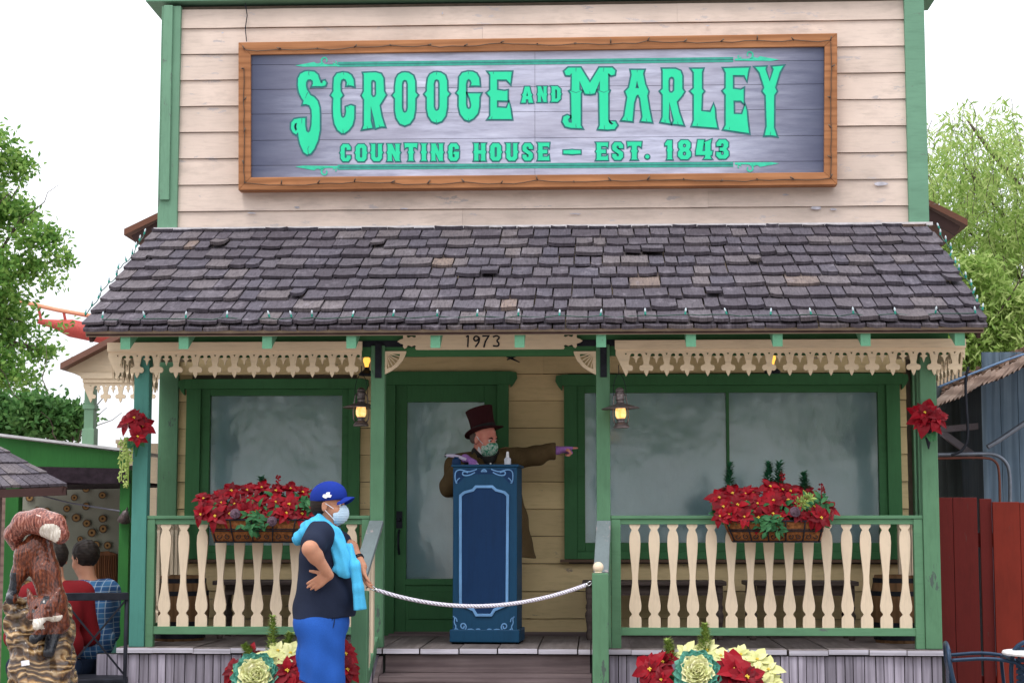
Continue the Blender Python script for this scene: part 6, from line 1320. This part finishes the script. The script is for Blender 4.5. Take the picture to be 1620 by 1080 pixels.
sdf('hoodie_sleeve', [cap(G(551, 866, -.12), G(560, 895, -.15), .030, .034, .02), cap(G(560, 895, -.15), G(567, 930, -.15), .034, .034, .02), cap(G(567, 930, -.15), G(571, 972, -.14), .034, .045, .02)], .0065, m_hood, hd, .0, [(G(570, 963, 0), (.1, 0, -1))], lambda P: .004*np.sin(P[..., 0]*150+P[..., 2]*12), )
hairp = [p for p in hp[:1]]
sdf('hair', hairp+[ell(H(-.05, 0, -.01), (.055, .07, .06), axes(*fr_), .02)], .007, m_hair, gp, .007, [(H(.01, 0, 0), tuple(fr_[0]*.9-fr_[2]*-.35)), (H(0, 0, .05), tuple(fr_[2]))])
f, s, u = fr_
cu = (u-f*.18).normalized()
capo = sdf('cap', [ell(H(-.008, 0, .048), (.107, .088, .093), axes(f, s, u), .02), ell(H(.02, 0, .065), (.085, .075, .075), axes(f, s, u), .03)], .0065, m_cap, gp, .002, [(H(0, 0, .028), tuple(-(u+f*-.10)))])
b = MB(); n_ = 18; up_ = (u*.98+f*.15).normalized(); fw = (f*.97+u*.16).normalized(); V = []
for i in range(n_+1):
    a = math.pi*(i/n_-.5)
    for k, rr in enumerate((.35, .7, 1.0)):
        sd_ = math.sin(a)*.078*(.9+.1*rr); fo_ = math.cos(a)*.085*rr; V.append(H(.078, 0, .042)+fw*fo_+s*sd_+up_*(-.42*sd_**2/.078-.012*rr**2+.010))
F = []
for i in range(n_):
    for k in range(2): o = i*3+k; F.append((o, o+1, o+4, o+3))
V2 = [v-up_*.005 for v in V]; m = len(V); F2 = [(m+a, m+d, m+c, m+b_) for a, b_, c, d in F]; R_ = []
for i in range(n_): R_ += [(i*3+2, m+i*3+2, m+i*3+5, i*3+5), (i*3, i*3+3, m+i*3+3, m+i*3)]
b.add(V+V2, F+F2+R_); b.build('brim', m_cap, capo, smooth=True, sharp=50)
b = MB(); b.lathe(H(-.008, 0, .143), [(0, -.004), (.008, -.002), (.006, .004), (0, .006)], 8); b.build('button', m_cap, capo)
q = -1 if s.y > 0 else 1     # side that faces the path
EM = lambda a, c_, w_: H(-.008+.113*a*1.0, 0, .048)+u*c_*.09+s*q*(.0905*math.sqrt(max(0, 1-a*a-c_*c_*.9))+.008+w_)
b = MB(); b.prism([[(.02, -.02), (.15, -.08), (.22, .02), (.38, .0), (.44, .16), (.32, .22), (.34, .36), (.16, .34), (.12, .24), (-.02, .2), (-.06, .06)]], EM, -.012, .0); b.build('side_emblem', m_white, capo)
FM_ = lambda a, c_, w_: H(-.008+.108*math.sqrt(max(0, 1-a*a-(c_*.8)**2))+.004+w_, 0, .048)+s*a*.09+u*c_*.09
b = MB(); b.prism([[(-.22, .2), (-.1, .2), (-.1, .55), (-.22, .55)]], FM_, -.01, .002); b.prism([[(-.1, .2), (.02, .2), (.02, .27), (-.1, .27)]], FM_, -.01, .002); b.prism([[(.05, .15), (.14, .5), (.22, .5), (.3, .15), (.22, .15), (.18, .35), (.13, .15)]], FM_, -.01, .002); b.build('front_emblem', m_white, capo)
mk = sdf('face_mask', [ell(H(.052, 0, -.058), (.062, .060, .062), axes(f, s, u), .02), ell(H(.092, 0, -.045), (.034, .03, .045), axes(f, s, u), .03)], .0055, m_mask, gp, .002, [(H(.042, 0, 0), tuple(-f-u*.05)), (H(0, 0, -.015), tuple(u-f*.35))], lambda P: .0018*np.sin(P[..., 2]*420))
b = MB()
for z0, z1 in ((-.025, .012), (-.09, -.03)): b.tube([H(.055, q*.058, z0), H(.03, q*.073, (z0+z1)/2), H(-.0, q*.083, z1)], .0025, 5)
b.build('mask_strap', m_white, mk)
b = MB(); d_ = (wrL-elL).normalized(); a_ = d_.orthogonal().normalized(); t_ = d_.cross(a_)
for o_ in (.55, .62): p = elL.lerp(wrL, o_); r_ = .040-.010*o_+.0015; b.tube([p+(a_*math.cos(k)+t_*math.sin(k))*r_*1.0 for k in np.linspace(0, 2*math.pi, 15)[:-1]], .004, 6, closed=True)
b.build('bracelet', m_strap, gp, smooth=True)
M = Mt('green_patterned_cotton'); M.col(M.ramp(M.noise(M.coord(), 42, 2), [(.38, (.03, .20, .12, 1)), (.47, (.12, .38, .27, 1)), (.52, (.62, .66, .62, 1)), (.6, (.10, .33, .24, 1)), (.7, (.55, .6, .55, 1))])); m_pmask = M.m
# ---------------------------------------------------------------- performer pointing across the porch
Yp = 1.0; Q = lambda x, y, d=0: A(x, y, Yp+d)
pf = thing('person', 'person in dark maroon top hat, brown tweed coat and patterned mask pointing from behind the lectern', 'person', (Q(776, 900).x, Yp, ZF))
pf['label'] = 'person in maroon top hat and brown tweed coat pointing from behind the lectern'
hp, H, fr_ = head(Q(766, 694, -.08), (.80, -.58, -.24), (.1, -.1, 1), .98); f, s, u = fr_
sR, sL = Q(724, 738, .0), Q(801, 722, .05); eR, wR = Q(713, 768, -.02), Q(741, 738, -.42); wR = Vector((Q(741, 738).x, .66, topz+.05)); eL, wL = Q(846, 722, -.02), Q(882, 712, -.06)
tor = [cap(sR, sL, .068, .066, .05), ell(Q(765, 762), (.175, .11, .17), None, .06), ell(Q(770, 805), (.155, .115, .16), None, .06), ell(Q(775, 850), (.165, .125, .12), None, .05)]
hpz = Q(776, 855); kn = [Vector((hpz.x-.09, Yp-.02, ZF+.46)), Vector((hpz.x+.09, Yp-.02, ZF+.46))]; an = [Vector((k.x+.01, Yp+.02, ZF+.08)) for k in kn]
lg = [cap((hpz.x-.08, Yp, hpz.z-.03), kn[0], .09, .062, .04), cap((hpz.x+.08, Yp, hpz.z-.03), kn[1], .09, .062, .04), cap(kn[0], an[0], .058, .038, .03), cap(kn[1], an[1], .058, .038, .03)]
h1, t1 = hand(wL, (1, -.05, .06), (0, -.35, -1), -1, (.04, 1.0, 1.1, 1.15), .98, .35, .5); h2, t2 = hand(wR, (.62, -.55, -.22), (.15, -.2, -1), 1, (.6, .7, .8, .85), .95, .5, .45)
am = [cap(sR, eR, .054, .044, .03), cap(eR, wR, .042, .027, .02), cap(sL, eL, .052, .043, .03), cap(eL, wL, .041, .027, .02)]
ft = [cap(a+Vector((0, .02, -.035)), a+Vector((.02, -.16, -.045)), .036, .03, .02) for a in an]
sdf('body', hp+[cap(Q(760, 722, .0), Q(763, 702, -.04), .062, .056, .03)]+tor+lg+am+h1+h2+ft, .0068, m_skin2, pf); eyes(H, fr_, pf, .98)
ws = lambda P: .005*np.sin(P[..., 0]*52+P[..., 2]*22+2.2*np.sin(P[..., 0]*13+P[..., 1]*9))+.004*np.sin(P[..., 0]*24-P[..., 2]*31)
sdf('sleeve_glove', h1[:4]+h1[16:17]+[c_ for i_ in range(4) for c_ in h1[4+3*i_:5+3*i_]]+[cap(wL-Vector((.03, 0, 0)), wL, .03, .028, .01)], .0055, m_glove, pf, .003).name = 'glove'
sdf('glove', h2[:4]+h2[16:17]+[c_ for i_ in range(4) for c_ in h2[4+3*i_:5+3*i_]]+[cap(wR, wR+(eR-wR).normalized()*.04, .03, .03, .01)], .0055, m_glove, pf, .003)
sdf('waistcoat', tor, .009, m_vest, pf, .012, [(Q(765, 717), (0, 0, 1))])
coat = [cap(sR, sL, .074, .072, .05), ell(Q(764, 762), (.185, .12, .18), None, .06), ell(Q(770, 805), (.165, .125, .16), None, .06), ell(Q(777, 850), (.185, .145, .14), None, .06), cap(Q(790, 775), Q(801, 905), .14, .225, .05),
        cap(sR, eR, .070, .064, .04), cap(eR, wR+(eR-wR).normalized()*.05, .062, .048, .03), cap(sL, eL, .068, .058, .04), cap(eL, wL-Vector((.03, 0, 0)), .057, .050, .03), cap(Q(735, 728, .05), Q(790, 716, .06), .05, .05, .05),
        ell(Q(773, 748, -.17), (.055, .09, .16), np.array(Matrix.Rotation(R(8), 3, 'Y')), .01, '-'), ell(Q(776, 850, -.17), (.05, .09, .25), None, .01, '-')]
sdf('tweed_coat', coat, .009, m_tweed, pf, .012, [(Q(830, 881), (-.12, 0, -1)), (wL-Vector((.012, 0, 0)), (1, 0, .0)), (Q(765, 712), (-.1, 0, 1))], ws)
b = MB()
for sg_, xx in ((-1, 752), (1, 795)):
    P = [(xx+sg_*2, 714), (xx+sg_*10, 728), (xx+sg_*4, 732), (xx+sg_*8, 737), (xx-sg_*12, 775), (xx-sg_*6, 735), (xx-sg_*2, 720)] if sg_ < 0 else [(xx-3, 714), (xx+7, 726), (xx+1, 730), (xx+5, 735), (xx-12, 775), (xx-10, 735), (xx-8, 720)]
    b.prism([P], lambda u_, v_, w_: Q(u_, v_, -.135)+Vector((0, .02*(v_ < 722)*1.0-w_, 0)), 0, .012)
b.build('lapel', m_tweed, pf, bevel=.003)
sdf('cravat', [cap(Q(757, 716, -.03), Q(779, 716, -.08), .05, .045, .03), ell(Q(774, 724, -.10), (.045, .03, .05), None, .02)], .007, m_trou, pf, .003)
b = MB(); b.prism([[(757, 706), (765, 712), (762, 719), (755, 712)]], lambda u_, v_, w_: Q(u_, v_, -.12-w_), 0, .006); b.build('shirt_collar', m_white, pf)
for py in (733, 752): b = MB(); b.lathe(Q(776, py, -.128), [(0, -.004), (.007, -.002), (.007, .002), (0, .004)], 10, 0, Euler((R(90), 0, 0)).to_matrix()); b.build('button', m_white, pf)
sdf('trousers', lg+tor[3:], .011, m_trou, pf, .016, [((0, 0, Q(776, 850).z), (0, 0, 1)), ((0, 0, ZF+.06), (0, 0, -1))])
for a in an: sdf('shoe', [cap(a+Vector((0, .03, -.04)), a+Vector((.02, -.17, -.048)), .042, .034, .02)], .009, m_shoe, pf, .004, [((0, 0, ZF+.002), (0, 0, -1))])
mk = sdf('face_mask', [ell(H(.050, 0, -.060), (.064, .064, .066), axes(f, s, u), .02), ell(H(.092, 0, -.045), (.036, .032, .045), axes(f, s, u), .03)], .0055, m_pmask, pf, .002, [(H(.035, 0, 0), tuple(-f-u*.05)), (H(0, 0, -.030), tuple(u-f*.22))])
q = 1 if H(0, 1, 0).y < H(0, -1, 0).y else -1
b = MB(); b.tube([H(.05, q*.062, -.03), H(.02, q*.078, -.005), H(-.005, q*.086, .018)], .0025, 5); b.build('mask_strap', m_white, mk)
sdf('hair', [ell(H(-.03, 0, .0), (.078, .079, .07), axes(f, s, u), .02)], .007, plain('grey_brown_hair', (.12, .09, .08, 1), .7, var=.4, scale=90), pf, .004, [(H(-.02, 0, 0), tuple(f)), (H(0, 0, -.045), tuple(-u))])
for q_ in (-1, 1):
    b = MB(); b.tube([H(.092, q_*.016, .020), H(.094, q_*.032, .027), H(.084, q_*.050, .020)], [.004, .0055, .003], 6); b.build('eyebrow', m_hair, pf, smooth=True)
# top hat, tipped back
hx = (u*.86-f*.50).normalized(); hb = H(-.014, 0, .056)
fx = (f-hx*f.dot(hx)).normalized(); fy = hx.cross(fx); T = Matrix((fx, fy, hx)).transposed()
b = MB(); b.lathe(hb, [(.088, .0), (.0865, .03), (.086, .07), (.089, .11), (.097, .160), (.0965, .165), (.0, .167)], 32, 0, T, 1.08, .95)
b.build('hat_crown', m_hat, pf, smooth=True, sharp=50)
b = MB(); n_ = 40; V = []
for r0, r1, th in ((.084, .138, .004),):
    for k in range(n_):
        t_ = 2*math.pi*k/n_; 
        for rr in (r0, (r0+r1)/2, r1):
            cu_ = (rr-r0)**1.3*.55*math.sin(t_)**2-(rr-r0)*.18*math.cos(t_)**2
            V.append(hb+fx*math.cos(t_)*rr*1.08+fy*math.sin(t_)*rr*.98+hx*(cu_+.001))
F = [(k*3+j, ((k+1) % n_)*3+j, ((k+1) % n_)*3+j+1, k*3+j+1) for k in range(n_) for j in range(2)]; m = len(V)
b.add(V+[v-hx*.006 for v in V], F+[tuple(m+i for i in q_[::-1]) for q_ in F]+[(k*3+2, ((k+1) % n_)*3+2, m+((k+1) % n_)*3+2, m+k*3+2) for k in range(n_)]+[(k*3, m+k*3, m+((k+1) % n_)*3, ((k+1) % n_)*3) for k in range(n_)])
b.build('hat_brim', m_hat, pf, smooth=True, sharp=60)
b = MB(); b.lathe(hb, [(.0885, .004), (.0895, .006), (.0882, .034), (.086, .036)], 32, 0, T, 1.085, .955); b.build('hat_band', m_trou, pf, smooth=True, sharp=60)
# quill in the hand
tp = (t2[0]+t2[1])/2; b = MB(); e_ = A(703, 720, .60); tip = Vector((tp.x+.03, tp.y-.01, topz+.01)); Pq = [tip, tip.lerp(e_, .35)+Vector((0, 0, .012)), tip.lerp(e_, .7)+Vector((0, 0, .018)), e_]; Pq = smooth_pts([tuple(v) for v in Pq]); Pq = [Vector(v) for v in Pq]
b.tube(Pq, .0025, 6, 0); nq = len(Pq)
def vane(lo, hi, w_, mi):
    vs = []; 
    for i in range(lo, hi): t_ = (i-lo)/(hi-1-lo); p = Pq[i]; d_ = (Pq[min(i+1, nq-1)]-Pq[i-1]).normalized(); sd_ = d_.cross(Vector((0, -1, .15))).normalized(); ww = w_*math.sin(math.pi*min(.97, .12+.8*t_))**.5; vs += [p-sd_*ww, p+sd_*ww*.8+Vector((0, -.002, 0)), p-sd_*ww+Vector((0, .002, 0)), p+sd_*ww*.8]
    k_ = hi-lo; fs = [(4*i+a, 4*i+b_, 4*i+4+b_, 4*i+4+a) for i in range(k_-1) for a, b_ in ((0, 1), (1, 3), (3, 2), (2, 0))]; b.add(vs, fs, mi)
c0 = int(nq*.25); c1 = int(nq*.82); vane(c0, c1+1, .014, 1); vane(c1, nq, .016, 2)
qo = b.build('quill_pen', [m_white, cloth('lilac_feather', (.50, .42, .62, 1)), m_strap]); tag(qo, 'lilac and white feather quill with dark tip held over the lectern', 'quill')
# ---------------------------------------------------------------- seated visitors at left
def seated(x, y, rz, shirt, lab, hz, hairm, trou, parts_='shirt'):
    random.seed(int(hz*100))
    t = thing('person', lab, 'person', (x, y, 0)); c, s_ = math.cos(rz), math.sin(rz); W = lambda a, b_, z: Vector((x+a*c-b_*s_, y+a*s_+b_*c, z)); k = hz/1.22   # a forward, b left
    Z = lambda z: z*k
    hp_, H_, fr2 = head(W(.06, 0, Z(1.10)), W(1, 0, Z(1.10))-W(0, 0, Z(1.10))+Vector((0, 0, -.25)), (0, 0, 1), .98)
    tr = [cap(W(.0, -.15, Z(.90)), W(.0, .15, Z(.90)), .07, .07, .05), ell(W(.0, 0, Z(.78)), (.13, .17, .17), np.array(Matrix.Rotation(rz, 3, 'Z')), .05), ell(W(-.01, 0, Z(.60)), (.14, .17, .14), np.array(Matrix.Rotation(rz, 3, 'Z')), .05)]
    lw = [cap(W(0, q_*.09, .50), W(.40, q_*.12, .50), .085, .062, .04) for q_ in (-1, 1)]+[cap(W(.40, q_*.12, .50), W(.38, q_*.12, .08), .056, .04, .03) for q_ in (-1, 1)]
    fe = [cap(W(.36, q_*.12, .045), W(.52, q_*.12, .04), .035, .03, .02) for q_ in (-1, 1)]
    ar = []; fo_ = []
    for q_ in (-1, 1):
        a0, a1, a2 = W(0, q_*.19, Z(.89)), W(.06, q_*.25, Z(.64)), W(.30, q_*.16, .66); ar += [cap(a0, a1, .052, .044, .03), cap(a1, a2, .040, .027, .02)]; fo_ += [cap(a0, a1, .060, .054, .03), cap(a1, a1.lerp(a2, .6), .052, .042, .03)]
        hh_, _ = hand(a2, W(1, -q_*.3, 0)-W(0, 0, 0), (0, 0, -1), q_, (.3, .35, .4, .45), .95); ar += hh_
    sdf('body', hp_+[cap(W(.01, 0, Z(.92)), W(.04, 0, Z(1.02)), .06, .055, .03)]+tr+lw+ar+fe, .010, m_skin, t)
    sdf(parts_, tr+fo_, .011, shirt, t, .014, [((0, 0, Z(.975)), (0, 0, 1)), ((0, 0, .50), (0, 0, -1))], wrinkle((12, 9, 16), .006))
    sdf('trousers', lw+tr[2:], .012, trou, t, .014, [((0, 0, .56), (0, 0, 1)), ((0, 0, .09), (0, 0, -1))])
    sdf('hair', [ell(H_(-.02, 0, .03), (.098, .084, .095), axes(*fr2), .02)], .009, hairm, t, .004, [(H_(.05, 0, .05), tuple(fr2[0]-fr2[2]*.5))], lambda P: .004*np.sin(P[..., 0]*110+3*np.sin(P[..., 2]*40))*np.sin(P[..., 2]*60+P[..., 1]*90))
    for q_ in (-1, 1): sdf('shoe', [cap(W(.34, q_*.12, .05), W(.53, q_*.12, .045), .044, .036, .02)], .011, m_shoe, t, .003, [((0, 0, .003), (0, 0, -1))])
    return t
def plaid():
    M = Mt('blue_plaid_cotton'); c = None; base = (.05, .16, .34, 1); col_ = base
    tcx = M.coord(); sp = M.n('ShaderNodeSeparateXYZ'); M.l(tcx, sp.inputs[0])
    for ch, sc2, cc, th in ((0, 14, (.02, .06, .18, 1), .4), (2, 14, (.02, .06, .18, 1), .4), (0, 28, (.45, .55, .66, 1), .12), (2, 28, (.45, .55, .66, 1), .12)):
        m1 = M.n('ShaderNodeMath', operation='MULTIPLY'); M.l(sp.outputs[ch], m1.inputs[0]); m1.inputs[1].default_value = sc2
        m2 = M.n('ShaderNodeMath', operation='FRACT'); M.l(m1.outputs[0], m2.inputs[0]); m3 = M.n('ShaderNodeMath', operation='LESS_THAN'); M.l(m2.outputs[0], m3.inputs[0]); m3.inputs[1].default_value = th
        m4 = M.n('ShaderNodeMath', operation='MULTIPLY'); M.l(m3.outputs[0], m4.inputs[0]); m4.inputs[1].default_value = .6; col_ = M.mixc(m4.outputs[0], col_, cc)
    M.col(col_).rough(.85); return M.m
m_jean = cloth('dark_denim', (.012, .022, .05, 1))
seated(A(143, 900, .35).x, .35, R(148), plaid(), 'dark-haired person in blue plaid shirt seated with back turned beside the fox carving', 1.36, m_hair, m_jean)
seated(A(90, 900, .0).x, .0, R(125), cloth('dark_red_fleece', (.17, .008, .012, 1)), 'person in dark red top seated just behind the fox carving', 1.36, m_hair, m_jean, 'fleece')
def stool(x, y, lab):
    t = thing('stool', lab, 'stool', (x, y, 0), 0, 'low stools under the seated visitors'); b = MB(); b.lathe((0, 0, 0), [(0, .40), (.16, .40), (.17, .41), (.16, .43), (0, .43)], 24); parl(b.build('seat', m_strap), t)
    for k in range(4): a = k*math.pi/2+.7; b = MB(); b.tube([(.11*math.cos(a), .11*math.sin(a), .4), (.16*math.cos(a), .16*math.sin(a), 0)], .012, 8); parl(b.build('leg', m_strap), t)
stool(A(140, 900, .35).x, .37, 'black stool under the person in the plaid shirt'); stool(A(90, 900, 0).x, .02, 'black stool under the person in the dark red top')
# ---------------------------------------------------------------- painted fox carving
Yx = -1.5; Z_ = lambda x, y, d=0: A(x, y, Yx+d); KX = 1/272.
def furmat(name, stops, rough=.28, scale=(5, 5, .8)):
    M = Mt(name); v = M.coord(scale, (0, R(14), 0)); n = M.noise(v, 16, 5, .6); w = M.n('ShaderNodeTexWave'); w.inputs['Scale'].default_value = 17; w.inputs['Distortion'].default_value = 9; w.inputs['Detail Scale'].default_value = 1.5; w.inputs['Detail'].default_value = 3; M.l(M.coord(), w.inputs['Vector'])
    ad = M.n('ShaderNodeMath', operation='MULTIPLY_ADD'); M.l(w.outputs['Fac'], ad.inputs[0]); ad.inputs[1].default_value = .16; M.l(n, ad.inputs[2]); hf = M.n('ShaderNodeMath', operation='MULTIPLY'); M.l(ad.outputs[0], hf.inputs[0]); hf.inputs[1].default_value = .92
    M.col(M.ramp(hf.outputs[0], stops)).rough(rough); M.b.inputs['Coat Weight'].default_value = .5; M.bump(hf.outputs[0], .6, .015); return M.m
mf = [furmat('carved_fox_red', [(.34, (.022, .006, .004, 1)), (.5, (.095, .022, .010, 1)), (.68, (.19, .048, .018, 1)), (.85, (.30, .10, .04, 1))]), furmat('carved_black', [(.3, (.003, .004, .006, 1)), (.8, (.012, .015, .024, 1))]), furmat('carved_cream', [(.3, (.42, .36, .28, 1)), (.7, (.72, .68, .62, 1))], .4)]
fx_ = thing('fox_carving', 'glossy painted wooden fox climbing down a carved log, white-tipped tail curled on top', 'sculpture', (Z_(62, 1000).x, Yx, 0))
fc = lambda x0, y0, d0, r0, x1, y1, d1, r1, k=.03: cap(Z_(x0, y0, d0), Z_(x1, y1, d1), r0*KX, r1*KX, k)
fox = [fc(62, 862, .0, 21, 72, 905, -.03, 22), fc(72, 905, -.03, 22, 84, 955, -.04, 20), fc(84, 955, -.04, 20, 92, 985, .0, 19), fc(60, 862, 0, 20, 42, 878, -.03, 18), fc(42, 876, -.03, 18, 30, 908, -.05, 12), fc(30, 908, -.05, 11, 19, 942, -.07, 8), fc(19, 942, -.07, 9, 18, 947, -.12, 9, .01),
       fc(84, 950, -.02, 20, 78, 962, -.1, 16), fc(88, 985, -.02, 14, 80, 1020, -.10, 9), fc(80, 1020, -.10, 9, 77, 1032, -.14, 9, .01), fc(74, 980, -.08, 12, 60, 1006, -.14, 8), fc(60, 1004, -.14, 8, 54, 1010, -.17, 8, .01)]
hd_ = [ell(Z_(69, 961, -.18), (23*KX, 17*KX, 19*KX), None, .015), fc(66, 968, -.22, 14, 60, 985, -.31, 7.5, .02), fc(60, 984, -.31, 7, 58, 990, -.325, 6, .01), ell(Z_(52, 974, -.18), (11*KX, 8*KX, 7*KX), None, .015), ell(Z_(86, 975, -.18), (13*KX, 8*KX, 8*KX), None, .015),
       ell(Z_(58, 962, -.245), (4.5*KX, 3*KX, 3*KX), None, .004, '-'), ell(Z_(75, 963, -.245), (4.5*KX, 3*KX, 3*KX), None, .004, '-'), fc(51, 952, -.18, 8, 44, 931, -.17, 2, .006), ell(Z_(48, 944, -.205), (3.5*KX, 3*KX, 8*KX), None, .003, '-'), fc(85, 952, -.18, 10, 95, 929, -.17, 2.2, .006), ell(Z_(90, 943, -.212), (5*KX, 3*KX, 8*KX), None, .003, '-')]
def fm(C):
    px = np.array([[(Z_(0, 0).x)]]) if False else None
    x = (C[:, 0]-Z_(0, 950).x)/KX; y = 950-(C[:, 2]-Z_(60, 950).z)/KX; r = np.zeros(len(C)); depth = C[:, 1]-Yx
    r[((x < 34) & (y > 905)) | ((y > 1000) & (x > 40))] = 1
    hd2 = depth < -.14; r[hd2 & (y > 978+(x-58)*-.15) & (x > 62) & (y < 992)] = 2; r[hd2 & (y > 972) & (x < 53) & (y < 985)] = 2; r[hd2 & (np.hypot(x-58, y-990) < 5)] = 1; r[hd2 & (np.hypot(x-60, y-994) < 4)] = 2
    r[(np.hypot((x-58)/1.5, y-962) < 3) & (depth < -.17)] = 1; r[(np.hypot((x-75)/1.5, y-963) < 3) & (depth < -.17)] = 1; r[(y < 952) & (depth < -.15) & (y > 932) & ((np.abs(x-48+(948-y)*.2) < 3.2) | (np.abs(x-90-(948-y)*.2) < 4.5))] = 1
    return r
rg = lambda P: .0012*np.sin(P[..., 2]*210+9*np.sin(P[..., 0]*22)+5*np.sin(P[..., 1]*31))
sdf('fox_body', fox+hd_, .0065, mf, fx_, 0, (), rg, fm)
tl = [fc(26, 862, .02, 10, 22, 845, -.02, 14), fc(22, 845, -.02, 14, 38, 827, -.06, 17), fc(38, 827, -.06, 17, 62, 824, -.09, 19), fc(62, 824, -.09, 19, 84, 832, -.11, 20), fc(84, 832, -.11, 20, 96, 846, -.11, 14)]
def tm(C):
    x = (C[:, 0]-Z_(0, 950).x)/KX; y = 950-(C[:, 2]-Z_(60, 950).z)/KX; return np.where((np.hypot((x-91)/18., (y-844)/16.) < 1) & (C[:, 1] < Yx-.10), 1, 0)
sdf('fox_tail', tl+[ell(Z_(91, 844, -.15), (15*KX, 8*KX, 14*KX), None, .015)], .0065, [furmat('carved_tail_red', [(.34, (.04, .010, .007, 1)), (.5, (.17, .040, .026, 1)), (.66, (.34, .13, .09, 1)), (.82, (.6, .38, .32, 1))]), mf[2]], fx_, 0, (), lambda P: .0012*np.sin(P[..., 2]*120-P[..., 0]*60+5*np.sin(P[..., 0]*19)), tm)
def logmat():
    M = Mt('varnished_carved_log'); w = M.n('ShaderNodeTexWave'); w.inputs['Scale'].default_value = 5; w.inputs['Distortion'].default_value = 14; w.inputs['Detail'].default_value = 3; w.bands_direction = 'Z'; M.l(M.coord((1, 1, 1.4)), w.inputs['Vector']); n = M.noise(M.coord(), 9, 4)
    c = M.ramp(w.outputs['Fac'], [(0, (.035, .018, .01, 1)), (.35, (.20, .10, .035, 1)), (.7, (.42, .24, .09, 1)), (1, (.55, .38, .20, 1))]); c = M.mixc(M.ramp(n, [(.4, g(.7)), (.6, g(0))]), c, (.06, .04, .03, 1)); M.col(c).rough(.25); M.b.inputs['Coat Weight'].default_value = .6; M.bump(w.outputs['Fac'], .8, .03); return M.m
lgp = [cap((Z_(62, 1000).x, Yx+.12, .1), (Z_(58, 1000).x, Yx+.12, Z_(60, 985).z), .22, .17, .05), fc(25, 1000, .0, 17, 22, 955, .03, 13), fc(40, 1060, -.03, 24, 36, 985, .0, 18), fc(85, 1075, -.05, 26, 88, 1010, .03, 20), fc(60, 1090, -.08, 30, 60, 1040, -.05, 26)]
sdf('log_base', lgp, .011, logmat(), fx_, 0, [((0, 0, .002), (0, 0, -1))], lambda P: .012*np.sin(P[..., 2]*38+4*np.sin(P[..., 0]*14)+3*np.sin(P[..., 1]*17))+.005*np.sin(P[..., 0]*90+P[..., 2]*22))
b = MB(); b.prism([[(33, 1045), (46, 1043), (47, 1051), (34, 1053)]], lambda u_, v_, w_: Z_(u_, v_, -.17-w_), 0, .003); b.build('price_tag', m_white, fx_)
